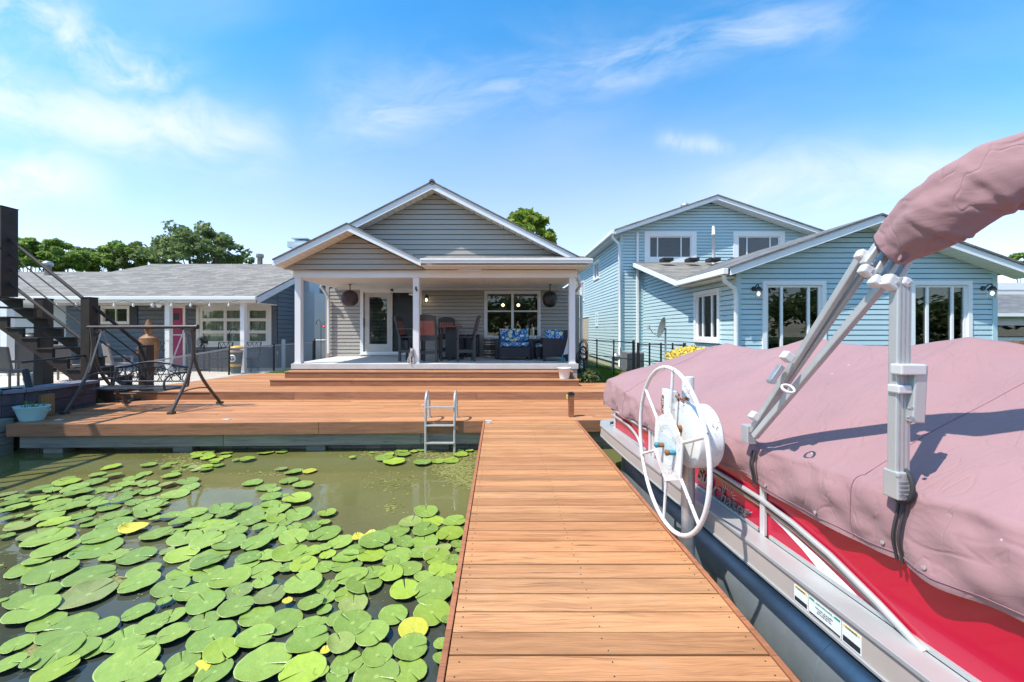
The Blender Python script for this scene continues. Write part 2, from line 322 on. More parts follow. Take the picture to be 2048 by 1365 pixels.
def padmat(name, g1, g2, spotcol=None, sp=0.62):
    m, t, b = newmat(name); v = t.new('ShaderNodeTexCoord').outputs['Object']
    oi = t.new('ShaderNodeObjectInfo').outputs['Random']
    x, y, z = t.xyz(v)
    r = t.math('SQRT', t.math('ADD', t.math('MULTIPLY', x, x), t.math('MULTIPLY', y, y)))
    an = t.math('ARCTAN2', y, x)
    ve = t.math('ABSOLUTE', t.math('SINE', t.math('ADD', t.math('MULTIPLY', an, 9.0), t.math('MULTIPLY', t.math('SINE', t.math('MULTIPLY', an, 5.0)), 0.6))))
    vein = t.math('MULTIPLY', t.math('SUBTRACT', 1.0, t.step(ve, 0.0, 0.16)), t.math('SUBTRACT', 1.0, t.step(r, 0.45, 0.85)))
    sh = t.comb(t.math('ADD', x, t.math('MULTIPLY', oi, 40.0)), y)
    n = t.noise(sh, 2.2, 5, 0.6); f = t.noise(sh, 26, 5, 0.7)
    cc = t.mix(n, g1, g2)
    cc = t.mix(t.math('MULTIPLY', oi, 0.55), cc, (0.15, 0.255, 0.045))
    pt = t.noise(sh, 3.1, 6, 0.7); cc = t.mix(t.math('MULTIPLY', t.step(pt, 0.52, 0.68), 0.55), cc, (0.34, 0.38, 0.06)); cc = t.mix(t.math('MULTIPLY', t.step(t.noise(sh, 9, 4, 0.6), 0.60, 0.72), 0.4), cc, (0.12, 0.20, 0.04))
    oi2 = t.math('FRACT', t.math('MULTIPLY', oi, 5.7)); cc = t.mix(1.0, cc, t.ramp(oi2, [(0.0, (0.78, 0.80, 0.80)), (1.0, (1.16, 1.14, 1.05))]), 'MULTIPLY')
    cc = t.mix(t.math('MULTIPLY', vein, 0.42), cc, (0.30, 0.40, 0.14))
    cc = t.mix(t.math('SUBTRACT', 1.0, t.step(r, 0.02, 0.16)), cc, (0.33, 0.42, 0.10))
    hole = t.step(f, 0.71, 0.735)
    cc = t.mix(t.math('MULTIPLY', hole, 0.75), cc, (0.16, 0.13, 0.05))
    if spotcol: cc = t.mix(t.step(t.noise(sh, 5, 7, 0.75), sp, sp + 0.08), cc, spotcol)
    edge = t.step(r, 0.93, 0.99)
    cc = t.mix(t.math('MULTIPLY', edge, 0.5), cc, (0.42, 0.48, 0.24))
    t.put(b.inputs['Base Color'], cc); b.inputs['Roughness'].default_value = 0.36; b.inputs['Specular IOR Level'].default_value = 0.5
    t.put(b.inputs['Roughness'], t.math('ADD', 0.20, t.math('MULTIPLY', n, 0.2)))
    t.put(b.inputs['Normal'], t.bump(t.math('ADD', t.math('MULTIPLY', vein, -0.5), n), 0.18, 0.05)); return m
M_PAD = padmat('pad_green', (0.185, 0.275, 0.048), (0.255, 0.345, 0.070))
M_PADL = padmat('pad_lime', (0.26, 0.36, 0.04), (0.33, 0.42, 0.05), (0.30, 0.30, 0.05), 0.66)
M_PADY = padmat('pad_yellow', (0.62, 0.46, 0.04), (0.52, 0.50, 0.06), (0.50, 0.22, 0.04), 0.60)
M_PADB = padmat('pad_brown', (0.22, 0.25, 0.08), (0.27, 0.32, 0.10), (0.33, 0.22, 0.12), 0.55)
def leafmat(name, c1, c2, c3):
    m, t, b = newmat(name); isl = t.new('ShaderNodeNewGeometry').outputs['Random Per Island']
    cc = t.ramp(isl, [(0.0, c1), (0.5, c2), (1.0, c3)])
    t.put(b.inputs['Base Color'], cc); b.inputs['Roughness'].default_value = 0.55; b.inputs['Specular IOR Level'].default_value = 0.25
    tl = t.new('ShaderNodeBsdfTranslucent'); t.put(tl.inputs[0], cc); mx = t.new('ShaderNodeMixShader'); mx.inputs[0].default_value = 0.42
    o = t.n['Material Output']; t.l.new(b.outputs[0], mx.inputs[1]); t.l.new(tl.outputs[0], mx.inputs[2]); t.l.new(mx.outputs[0], o.inputs[0]); return m
M_LEAFA = leafmat('leaves_green', (0.16, 0.24, 0.045), (0.27, 0.38, 0.08), (0.38, 0.47, 0.14))
M_LEAFD = leafmat('leaves_dark', (0.11, 0.155, 0.055), (0.19, 0.25, 0.085), (0.30, 0.35, 0.15))
M_LEAFY = leafmat('leaves_bright', (0.14, 0.21, 0.025), (0.24, 0.33, 0.045), (0.36, 0.43, 0.08))
M_GRASS = leafmat('grass_blades', (0.06, 0.14, 0.015), (0.11, 0.23, 0.03), (0.19, 0.32, 0.06))
M_GROUND = pm('lawn_soil', (0.055, 0.095, 0.022), 0.95, var=0.3, scale=2.0, bump=0.5, bscale=60, dist=0.02)
M_GRAVEL = pm('gravel', (0.34, 0.31, 0.27), 0.9, var=0.35, scale=40, bump=0.9, bscale=60, dist=0.03)
def brick():
    m, t, b = newmat('beige_brick'); uv = t.new('ShaderNodeUVMap').outputs[0]
    br = t.new('ShaderNodeTexBrick'); t.put(br.inputs['Vector'], uv); br.inputs['Scale'].default_value = 1
    br.inputs['Brick Width'].default_value = 0.22; br.inputs['Row Height'].default_value = 0.075; br.inputs['Mortar Size'].default_value = 0.008
    t.put(br.inputs['Color1'], (0.50, 0.40, 0.30)); t.put(br.inputs['Color2'], (0.40, 0.29, 0.20)); t.put(br.inputs['Mortar'], (0.5, 0.46, 0.40))
    t.put(b.inputs['Base Color'], br.outputs[0]); b.inputs['Roughness'].default_value = 0.9
    t.put(b.inputs['Normal'], t.bump(br.outputs['Fac'], -0.4, 0.01)); return m
M_BRICK = brick()
# ---------------------------------------------------------------- mesh builder
ORG = {}
class MB:
    def __init__(s): s.v = []; s.f = []; s.sm = []
    def add(s, vs, fs, smooth=False):
        o = len(s.v); s.v += [Vector(p) for p in vs]
        s.f += [tuple(i + o for i in f) for f in fs]; s.sm += [smooth] * len(fs); return s
    def hexa(s, p):  # 8 points: bottom 0-3 ccw, top 4-7
        return s.add(p, [(3, 2, 1, 0), (4, 5, 6, 7), (0, 1, 5, 4), (1, 2, 6, 5), (2, 3, 7, 6), (3, 0, 4, 7)])
    def box(s, x0, x1, y0, y1, z0, z1):
        return s.hexa([(x0, y0, z0), (x1, y0, z0), (x1, y1, z0), (x0, y1, z0), (x0, y0, z1), (x1, y0, z1), (x1, y1, z1), (x0, y1, z1)])
    def rbox(s, c, d, rz=0, rx=0, ry=0):
        M = Matrix.Translation(c) @ Matrix.Rotation(rz, 4, 'Z') @ Matrix.Rotation(ry, 4, 'Y') @ Matrix.Rotation(rx, 4, 'X')
        a, b, e = d[0] / 2, d[1] / 2, d[2] / 2
        return s.hexa([M @ Vector(p) for p in [(-a, -b, -e), (a, -b, -e), (a, b, -e), (-a, b, -e), (-a, -b, e), (a, -b, e), (a, b, e), (-a, b, e)]])
    def slab(s, q, th):  # quad (ccw from above) thickened downwards
        return s.hexa([(p[0], p[1], p[2] - th) for p in q] + [tuple(p) for p in q])
    def prism(s, poly, vec):
        n = len(poly); v = Vector(vec); P = [Vector(p) for p in poly]
        return s.add(P + [p + v for p in P], [tuple(range(n))[::-1], tuple(range(n, 2 * n))] + [(i, (i + 1) % n, (i + 1) % n + n, i + n) for i in range(n)])
    def tube(s, pts, r, n=10, cap=True, closed=False, sx=1.0, flat=False):
        P = [Vector(p) for p in pts]; m = len(P); rs = r if isinstance(r, (list, tuple)) else [r] * m
        vs = []; ref = None
        for i, p in enumerate(P):
            if closed: d = P[(i + 1) % m] - P[i - 1]
            else: d = P[min(i + 1, m - 1)] - P[max(i - 1, 0)]
            d.normalize()
            if ref is None:
                ref = Vector((0, 0, 1)) if abs(d.z) < 0.9 else Vector((0, 1, 0))
            a = (ref - d * ref.dot(d)).normalized(); b = d.cross(a); ref = a
            for k in range(n):
                t = 2 * math.pi * (k + (0.5 if n == 4 else 0)) / n
                vs.append(p + (a * math.cos(t) * sx + b * math.sin(t)) * rs[i])
        fs = []
        for i in range(m if closed else m - 1):
            for k in range(n):
                j = (i + 1) % m
                fs.append((i * n + k, i * n + (k + 1) % n, j * n + (k + 1) % n, j * n + k))
        s.add(vs, fs, n > 4 and not flat)
        if cap and not closed:
            s.add(vs[:n], [tuple(range(n))[::-1]]); s.add(vs[-n:], [tuple(range(n))])
        return s
    def bar(s, p0, p1, w, h=None, up=(0, 0, 1)):
        p0, p1 = Vector(p0), Vector(p1); h = h or w; d = (p1 - p0).normalized(); u = Vector(up)
        if abs(d.dot(u)) > 0.98: u = Vector((0, 1, 0))
        a = d.cross(u).normalized() * w / 2; b = a.cross(d).normalized() * h / 2
        return s.hexa([p0 - a - b, p0 + a - b, p1 + a - b, p1 - a - b, p0 - a + b, p0 + a + b, p1 + a + b, p1 - a + b])
    def lathe(s, prof, c=(0, 0, 0), n=24, axis='Z', sx=1, sy=1):
        vs = []; fs = []
        for (r, z) in prof:
            for k in range(n):
                t = 2 * math.pi * k / n; x, y = r * math.cos(t) * sx, r * math.sin(t) * sy
                p = {'Z': (x, y, z), 'X': (z, x, y), 'Y': (y, z, x)}[axis]
                vs.append((c[0] + p[0], c[1] + p[1], c[2] + p[2]))
        for i in range(len(prof) - 1):
            for k in range(n): fs.append((i * n + k, i * n + (k + 1) % n, (i + 1) * n + (k + 1) % n, (i + 1) * n + k))
        s.add(vs, fs, True)
        s.add(vs[:n], [tuple(range(n))[::-1]]); s.add(vs[-n:], [tuple(range(n))]); return s
    def build(s, name, mat, parent=None, bevel=0, local=False, smooth=None):
        me = bpy.data.meshes.new(name)
        if parent is not None: org = Vector((0, 0, 0)) if local else ORG.get(parent.name, Vector((0, 0, 0)))
        elif local: org = Vector((0, 0, 0))
        else:
            xs = [p.x for p in s.v]; ys = [p.y for p in s.v]; zs = [p.z for p in s.v]
            org = Vector(((min(xs) + max(xs)) / 2, (min(ys) + max(ys)) / 2, min(zs)))
        me.from_pydata([tuple(p - org) for p in s.v], [], s.f)
        me.polygons.foreach_set('use_smooth', [bool(smooth) if smooth is not None else x for x in s.sm])
        o = bpy.data.objects.new(name, me); COL.objects.link(o)
        if parent is not None: o.parent = parent; ORG[o.name] = org
        else: o.location = org; ORG[o.name] = org
        me.materials.append(mat)
        if len(s.f) < 30000:
            uvl = me.uv_layers.new(name='UVMap'); buf = [0.0] * (2 * len(me.loops)); Z = Vector((0, 0, 1)); ov = org
            for p in me.polygons:
                nn = p.normal
                if abs(nn.z) > 0.999: ua, va = Vector((1, 0, 0)), Vector((0, 1, 0))
                else: ua = Z.cross(nn).normalized(); va = nn.cross(ua)
                for li in p.loop_indices:
                    q = me.vertices[me.loops[li].vertex_index].co + ov
                    buf[2 * li] = q.dot(ua); buf[2 * li + 1] = q.dot(va)
            uvl.data.foreach_set('uv', buf)
        if bevel:
            b = o.modifiers.new('bevel', 'BEVEL'); b.width = bevel; b.segments = 2; b.limit_method = 'ANGLE'; b.angle_limit = R(40)
        return o
def tag(o, label=None, cat=None, group=None, kind=None):
    if label: o['label'] = label
    if cat: o['category'] = cat
    if group: o['group'] = group
    if kind: o['kind'] = kind
    return o
def thing(name, label, cat, loc=(0, 0, 0), rz=0, group=None):
    o = bpy.data.objects.new(name, None); COL.objects.link(o); o.empty_display_size = 0.2
    o.location = loc; o.rotation_euler = (0, 0, rz); ORG[o.name] = Vector(loc); tag(o, label, cat, group); return o
def dup(root, loc, rz=0, label=None):
    def cp(o, par):
        c = o.copy(); COL.objects.link(c)
        if par is not None: c.parent = par
        for ch in list(o.children): cp(ch, c)
        return c
    r = cp(root, None); r.location = loc; r.rotation_euler = (0, 0, rz); ORG[r.name] = Vector(loc)
    if label: r['label'] = label
    return r
def at(px, py, D): return Vector(((px - 999) * D / 800, D, 1.5 - (py - 660) * D / 800))
class Wall:   # a vertical wall: u runs along it, o outwards, z up
    def __init__(s, ox, oy, ux, uy, nx, ny): s.o = (ox, oy); s.u = (ux, uy); s.n = (nx, ny)
    def p(s, u, o, z): return Vector((s.o[0] + s.u[0] * u + s.n[0] * o, s.o[1] + s.u[1] * u + s.n[1] * o, z))
    def box(s, mb, u0, u1, o0, o1, z0, z1):
        q = [s.p(u0, o1, z0), s.p(u1, o1, z0), s.p(u1, o0, z0), s.p(u0, o0, z0)]
        q += [Vector((a.x, a.y, z1)) for a in q]
        fl = (s.u[0] * s.n[1] - s.u[1] * s.n[0]) > 0
        if fl: q = [q[1], q[0], q[3], q[2], q[5], q[4], q[7], q[6]]
        return mb.hexa(q)
def siding(mb, wl, lim, z0, z1, step=0.115, d=0.020, openings=(), groove=0.019):
    """lap siding: lim(z) -> (left, right); each course leans out at its lower edge above a recessed groove"""
    z = z0
    fl = (wl.u[0] * wl.n[1] - wl.u[1] * wl.n[0]) > 0
    def quad(A, B, C_, D_, oa, ob, p, q):
        vs = [wl.p(A, oa, p), wl.p(B, oa, p), wl.p(C_, ob, q), wl.p(D_, ob, q)]; mb.add(vs, [(3, 2, 1, 0) if fl else (0, 1, 2, 3)])
    def spans(mid, la, ra):
        iv = [(la, ra)]
        for (u0, u1, a, b) in openings:
            if a < mid < b:
                nv = []
                for (s0, s1) in iv:
                    if u1 <= s0 or u0 >= s1: nv.append((s0, s1)); continue
                    if s0 < u0: nv.append((s0, u0))
                    if u1 < s1: nv.append((u1, s1))
                iv = nv
        return [s for s in iv if s[1] - s[0] > 1e-3]
    while z < z1 - 1e-4:
        za, zb = z, min(z + step, z1); zg = max(za, zb - groove); br = {za, zg}
        for (u0, u1, a, b) in openings:
            for q in (a, b):
                if za < q < zg: br.add(q)
        br = sorted(br)
        for k, (p, q) in enumerate(zip(br, br[1:])):
            la, ra = lim(p); lb, rb = lim(q)
            if la > ra or lb > rb: continue
            oa = d * (1 - .55 * (p - za) / step) + 0.002; ob = d * (1 - .55 * (q - za) / step) + 0.002
            for (s0, s1) in spans((p + q) / 2, min(la, lb), max(ra, rb)):
                A, B, C_, D_ = max(la, s0), min(ra, s1), min(rb, s1), max(lb, s0)
                if B < A: A = B = (A + B) / 2
                if C_ < D_: C_ = D_ = (C_ + D_) / 2
                quad(A, B, C_, D_, oa, ob, p, q)
                if k == 0: quad(A, B, B, A, -.03, oa, p, p + 1e-5)
                if abs(q - zg) < 1e-6: quad(D_, C_, C_, D_, ob, -.03, q, q + 1e-5)
        la, ra = lim(zb)
        if la < ra:
            for (s0, s1) in spans((zg + zb) / 2, la, ra): quad(s0, s1, s1, s0, -.03, -.03, zg, zb)
        z += step
    return mb
def window(parent, wl, u0, u1, z0, z1, cols, rows=1, name='window', trim=0.07, fm=None, gm=None, sash=0.035, curtain=None, proud=0.035, sill=True):
    """frame proud of the wall, sashes and recessed glass; cols/rows may be lists of fractions"""
    fm = fm or M_WHITE; gm = gm or M_GLASS
    mb = MB(); t = trim
    wl.box(mb, u0 - t, u0, -0.05, proud, z0 - t, z1 + t); wl.box(mb, u1, u1 + t, -0.05, proud, z0 - t, z1 + t)
    wl.box(mb, u0, u1, -0.05, proud - 0.002, z1, z1 + t); wl.box(mb, u0, u1, -0.05, proud + (0.02 if sill else 0), z0 - t, z0)
    f = mb.build(name, fm, parent)
    cs = cols if isinstance(cols, list) else [i / cols for i in range(cols + 1)]
    rs = rows if isinstance(rows, list) else [i / rows for i in range(rows + 1)]
    sb = MB(); k = sash / 2
    for i, c in enumerate(cs):
        u = u0 + (u1 - u0) * c; a, b = (u, u + sash) if i == 0 else ((u - sash, u) if i == len(cs) - 1 else (u - k, u + k))
        wl.box(sb, a, b, -0.045, 0.008, z0, z1)
    for j, r in enumerate(rs):
        z = z0 + (z1 - z0) * r; a, b = (z, z + sash) if j == 0 else ((z - sash, z) if j == len(rs) - 1 else (z - k, z + k))
        wl.box(sb, u0 + sash, u1 - sash, -0.042, 0.005, a, b)
    sb.build('sash', fm, f)
    gb = MB(); wl.box(gb, u0 + 0.01, u1 - 0.01, -0.026, -0.020, z0 + 0.01, z1 - 0.01); gb.build('pane', gm, f)
    if curtain:
        cb = MB(); n = int((u1 - u0) / 0.02); vs = []
        for i in range(n + 1):
            u = u0 + (u1 - u0) * i / n; o = -0.14 + 0.022 * math.sin(i * 0.9 + math.sin(i * 0.23) * 2)
            vs += [wl.p(u, o, z0), wl.p(u, o, z1)]
        cb.add(vs, [(2 * i, 2 * i + 2, 2 * i + 3, 2 * i + 1) for i in range(n)], True); cb.build('curtain', curtain, f)
    return f
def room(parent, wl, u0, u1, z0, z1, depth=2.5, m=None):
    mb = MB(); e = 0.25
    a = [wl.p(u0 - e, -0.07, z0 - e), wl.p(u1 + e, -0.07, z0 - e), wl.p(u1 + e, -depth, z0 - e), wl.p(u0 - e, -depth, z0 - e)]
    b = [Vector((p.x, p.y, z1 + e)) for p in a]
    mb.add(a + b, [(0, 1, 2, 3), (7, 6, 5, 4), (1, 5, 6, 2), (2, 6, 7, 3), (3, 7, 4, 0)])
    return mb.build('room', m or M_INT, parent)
def planks(mb, poly_rows, th, gap=0.005, seglen=3.6, rnd=None, zt=0.0):
    """poly_rows: list of (y0,xl0,xr0,y1,xl1,xr1); slanted ends allowed"""
    for (y0, a0, b0, y1, a1, b1) in poly_rows:
        cuts = [0.0]; L = max(b0 - a0, b1 - a1)
        if L > seglen:
            u = random.uniform(0.3, 1.0) * seglen
            while u < L - 0.4: cuts.append(u / L); u += seglen
        cuts.append(1.0)
        for c0, c1 in zip(cuts, cuts[1:]):
            e = 0.0015 / L
            f0 = c0 + (e if c0 > 0 else 0); f1 = c1 - (e if c1 < 1 else 0)
            dz = random.uniform(-0.0012, 0.0012)
            q = [(a0 + (b0 - a0) * f0, y0 + gap / 2, zt + dz), (a0 + (b0 - a0) * f1, y0 + gap / 2, zt + dz), (a1 + (b1 - a1) * f1, y1 - gap / 2, zt + dz), (a1 + (b1 - a1) * f0, y1 - gap / 2, zt + dz)]
            mb.slab(q, th)
    return mb
# ================================================================ SETTING
WZ = -0.5
g = MB()
ys = [6.78, 8.62, 8.63, 30, 120, 900]; zs = [-0.12, -0.12, 0.10, 0.12, 0.15, 0.2]
vs = []
for y, z in zip(ys, zs): vs += [(-700, y, z), (700, y, z)]
g.add(vs, [(2 * i, 2 * i + 1, 2 * i + 3, 2 * i + 2) for i in range(5)])
g.add([(-700, 6.78, -0.12), (700, 6.78, -0.12), (700, 6.78, -2), (-700, 6.78, -2)], [(0, 3, 2, 1)])
tag(g.build('ground', M_GROUND), kind='structure')
g = MB(); g.add([(-300, -300, WZ), (300, -300, WZ), (300, 6.80, WZ), (-300, 6.80, WZ)], [(0, 1, 2, 3)])
tag(g.build('water', M_WATER), kind='structure')
g = MB(); g.add([(-26, 8.9, 0.125), (-8.35, 8.9, 0.125), (-7.35, 13.2, 0.125), (-7.2, 14.5, 0.125), (-26, 14.5, 0.125)], [(0, 1, 2, 3, 4)])
tag(g.build('patio', M_PATIO), kind='structure')
g = MB(); g.add([(-12, 6.85, -0.08), (-8.0, 6.85, -0.08), (-8.25, 8.9, -0.08), (-8.3, 8.9, -0.08), (-12, 8.9, -0.08)], [(0, 1, 2, 3, 4)])
tag(g.build('gravel_bed', M_GRAVEL), kind='structure')
g = MB(); g.add([(-5.4, 12.0, 0.13), (-5.55, 21, 0.13), (-7.2, 21, 0.13), (-7.2, 12.3, 0.13)], [(3, 2, 1, 0)][::1])
tag(g.build('gravel_path', M_GRAVEL), kind='structure')
# ---- seawall
st = thing('seawall', 'weathered grey timber seawall under the front edge of the wooden deck', 'seawall', (-3, 6.7, WZ))
def fy(x): return 6.64 + 0.033 * x
mb = MB()
x = -7.7
while x < 2.6:
    x1 = min(x + 3.2, 2.6); mb.hexa([(x, fy(x) + .03, -.40), (x1 - .006, fy(x1) + .03, -.40), (x1 - .006, fy(x1) + .17, -.40), (x, fy(x) + .17, -.40), (x, fy(x) + .03, -.205), (x1 - .006, fy(x1) + .03, -.205), (x1 - .006, fy(x1) + .17, -.205), (x, fy(x) + .17, -.205)]); x = x1
mb.build('waler', M_GREYW, st, bevel=0.006)
for x in (-7.25, -5.2, -3.05, -1.0, 1.7):
    mb = MB(); mb.box(x - .16, x + .16, fy(x) + .09, fy(x) + .3, -1.2, -.405); mb.build('pile', M_GREYW, st, bevel=0.01)
mb = MB(); x = -30
while x < 30:
    mb.box(x, x + .245, 6.74 + random.uniform(0, .012), 6.775, -2, -.12); x += .25
mb.build('sheathing', M_GREYW, st)
mb = MB()
for k in range(3): mb.box(-16, -7.95, 6.30 + .02 * k, 6.55, -.56 + .21 * k, -.56 + .205 * (k + 1))
tag(mb.build('timber_bulkhead', M_GREYW, bevel=0.008), 'grey timber bulkhead at the water left of the deck, below the dark block wall', 'bulkhead')
# ---- decks
deck = thing('deck', 'low red-brown wooden deck along the water with a raised second level', 'deck', (-2.6, 7.5, 0))
rows = []; n = 14; XR = 2.9
for i in range(n):
    f0, f1 = i / n, (i + 1) / n
    def Y(x, f): return 0
    y0, y1 = 6.62 + (8.6 - 6.62) * f0, 6.62 + (8.6 - 6.62) * f1
    l0, l1 = -7.77 - .45 * f0, -7.77 - .45 * f1
    rows.append((y0, l0, XR, y1, l1, XR))
mb = MB(); planks(mb, rows, 0.035)
for p in mb.v:   # the front edge runs slightly oblique to the house
    f = max(0, min(1, (p.y - 6.62) / 1.98)); p.y += 0.033 * (p.x - .4) * (1 - f)
mb.build('deck_boards', M_DECK, deck)
mb = MB()
def fb(x, o): return 6.62 + 0.033 * (x - .4) - o
for xa, xb in ((-7.78, -2.93), (-2.925, -.27), (1.3, XR)):
    mb = MB(); mb.hexa([(xa, fb(xa, .035), -.19), (xb, fb(xb, .035), -.19), (xb, fb(xb, -.003), -.19), (xa, fb(xa, -.003), -.19), (xa, fb(xa, .035), .002), (xb, fb(xb, .035), .002), (xb, fb(xb, -.003), .002), (xa, fb(xa, -.003), .002)]); mb.build('fascia_board', M_FASC, deck, bevel=.003)
mb = MB(); mb.hexa([(-7.81, 6.33, -.19), (-7.775, 6.33, -.19), (-8.22, 8.6, -.19), (-8.26, 8.6, -.19), (-7.81, 6.33, .004), (-7.775, 6.33, .004), (-8.22, 8.6, .004), (-8.26, 8.6, .004)])
mb.build('fascia_board', M_FASC, deck, bevel=0.003)
mb = MB(); mb.box(-8.0, XR, 6.9, 7.0, -.16, -.04); mb.box(-8.0, XR, 7.9, 8.0, -.16, -.04); mb.build('joist', M_GREYW, deck)
rows = []; y = 8.6; pit = .143
while y < 12.2:
    y1 = min(y + pit, 12.2)
    L = lambda q: -8.25 + .85 * (q - 8.6) / 3.7
    if y < 9.90: rows.append((y, L(y), XR, y1, L(y1), XR))
    elif y < 9.98: rows.append((y, L(y), -5.22, y1, L(y1), -5.22)); rows.append((y, 1.99, XR, y1, 1.99, XR))
    else: rows.append((y, L(y), -5.22, y1, L(y1), -5.22))
    y = y1
mb = MB(); planks(mb, rows, .035, zt=.17); mb.build('upper_deck_boards', M_DECK, deck)
mb = MB()
for xa, xb in ((-8.26, -4.4), (-4.395, -.5), (-.495, XR)): mb.box(xa, xb, 8.562, 8.597, -.03, .168)
mb.hexa([(-8.29, 8.6, 0), (-8.255, 8.6, 0), (-7.405, 12.2, 0), (-7.44, 12.2, 0), (-8.29, 8.6, .172), (-8.255, 8.6, .172), (-7.405, 12.2, .172), (-7.44, 12.2, .172)])
mb.box(-7.4, -5.22, 12.202, 12.235, 0, .172)
mb.build('riser_board', M_FASC, deck, bevel=0.003)
# steps up to the porch
stp = thing('porch_steps', 'two long wooden steps rising from the deck to the porch slab', 'steps', (-1.7, 9.7, .17))
for (xa, xb, ya, z) in ((-5.4, 1.87, 9.41, .33), (-5.2, 1.78, 9.69, .49)):
    mb = MB(); planks(mb, [(ya - .012, xa - .01, xb + .01, ya + .136, xa - .01, xb + .01), (ya + .136, xa - .01, xb + .01, ya + .277, xa - .01, xb + .01)], .03, zt=z)
    mb.build('tread', M_DECK, stp, bevel=0.003)
    mb = MB(); mb.box(xa, xb, ya, ya + .03, z - .16, z - .031); mb.box(xa, xa + .03, ya + .031, 9.96, z - .16, z - .031); mb.box(xb - .03, xb, ya + .031, 9.96, z - .16, z - .031)
    mb.build('riser', M_FASC, stp, bevel=0.003)
# ---- dock
dk = thing('dock', 'long narrow wooden dock leading from the camera to the deck', 'dock', (.5, 3, 0))
rows = []; y = -1.6
while y < 6.6:
    y1 = y + .1433; rows.append((y, -.232, 1.245, y1, -.232, 1.245)); y = y1
mb = MB()
for (y0, a, b_, y1, c_, d_) in rows:
    ga = random.uniform(.006, .013); sk = random.uniform(-.0035, .0035); zz = random.uniform(-.001, .001)
    mb.slab([(a, y0 + ga, zz), (b_, y0 + ga + sk, zz), (b_, y1, zz), (a, y1, zz)], .035)
mb.build('dock_boards', M_DOCK, dk, bevel=0.0025)
for xa, xb in ((-.268, -.238), (1.251, 1.281)):
    mb = MB(); q = -1.6
    while q < 6.6:
        e = min(q + 3.6, 6.62); mb.box(xa, xb, q, e - .003, -.20, .004); q = e
    mb.build('edge_board', M_EDGE, dk, bevel=0.003)
mb = MB()
for i in range(len(rows)):
    for x in (-.19, .50, 1.2):
        for o in (.035, .108):
            mb.lathe([(.0035, 0), (.0035, .0022)], (x + random.uniform(-.01, .01), rows[i][0] + o + random.uniform(-.006, .006), 0), 6)
o = mb.build('screws', M_STB, dk); tag(o, kind='stuff')
mb = MB()
for y in (-1, 1, 3, 5): mb.box(-.2, 1.2, y, y + .09, -.2, -.04)
mb.build('crossbeam', M_GREYW, dk)
for i, y in enumerate((0.2, 3.2, 6.2)):
    for x in (-.15, 1.13):
        mb = MB(); mb.box(x - .06, x + .06, y - .06, y + .06, -1.6, -.2); mb.build('pile', M_GREYW, dk)
# ================================================================ MAIN HOUSE
H = thing('grey_house', 'grey vinyl-sided house with covered porch and white gables facing the deck', 'house', (-1.6, 12.8, .1))
YW = 12.8; ZS = .65; ZC = 2.82
mb = MB(); mb.box(-5.2, 1.97, 9.97, YW, .52, ZS); mb.build('porch_slab', M_SLAB, H, bevel=.006)
mb = MB(); mb.box(-5.17, 1.94, 10.0, YW, .0, .518); mb.build('slab_base', M_SLABE, H)
wl = Wall(0, YW, 1, 0, 0, -1)
dr = (-4.38, -2.56, .80, 2.72); wn = (-.43, 1.26, 1.27, 2.69)
mb = MB(); siding(mb, wl, lambda z: (-5.5, 2.5), ZS, ZC + .02, .115, .022, [(dr[0], dr[1], dr[2], dr[3]), wn]); mb.build('wall', M_GREY, H)
mb = MB(); siding(mb, Wall(2.5, 0, 0, 1, 1, 0), lambda z: (YW + .02, 22), .2, 3.1, .122, .018); mb.build('side_wall', M_GREY, H); mb = MB(); siding(mb, Wall(-5.5, 0, 0, 1, -1, 0), lambda z: (YW + .02, 22), .2, 3.1, .122, .018)
mb.box(-5.5, 2.5, 21.9, 22, 0, 3); mb.build('side_wall', M_GREY, H)
mb = MB()
for x in (-5.55, 2.44): mb = MB(); mb.box(x, x + .11, YW - .03, YW + .1, .5, 3.05); mb.build('corner_trim', M_GREY, H)
# ceiling with beadboard grooves
mb = MB(); x = -5.15
while x < 1.95: mb.box(x, x + .082, 10.2, YW - .002, ZC, ZC + .03); x += .088
mb.box(-5.2, 2.0, 10.2, YW, ZC + .031, ZC + .05)
mb.build('porch_ceiling', M_SOFFIT, H)
mb = MB(); mb.box(-5.15, 1.93, YW - .05, YW - .02, ZC - .04, ZC - .002); mb.build('ceiling_trim', M_WHITE, H)
mb = MB(); mb.box(-5.18, 1.95, 10.04, 10.2, ZC - .01, 3.0); mb.box(-5.18, -5.03, 10.2, YW - .06, ZC - .01, 3.0); mb.box(1.80, 1.95, 10.2, YW - .06, ZC - .01, 3.0); mb.build('porch_beam', M_WHITE, H, bevel=.004)
for x in (-5.07, -2.10, 1.83):
    mb = MB(); mb.box(x - .075, x + .075, 10.045, 10.195, ZS + .03, ZC - .012); mb.box(x - .09, x + .09, 10.03, 10.21, ZS + .002, ZS + .03)
    mb.build('porch_post', M_WHITE, H, bevel=.006)
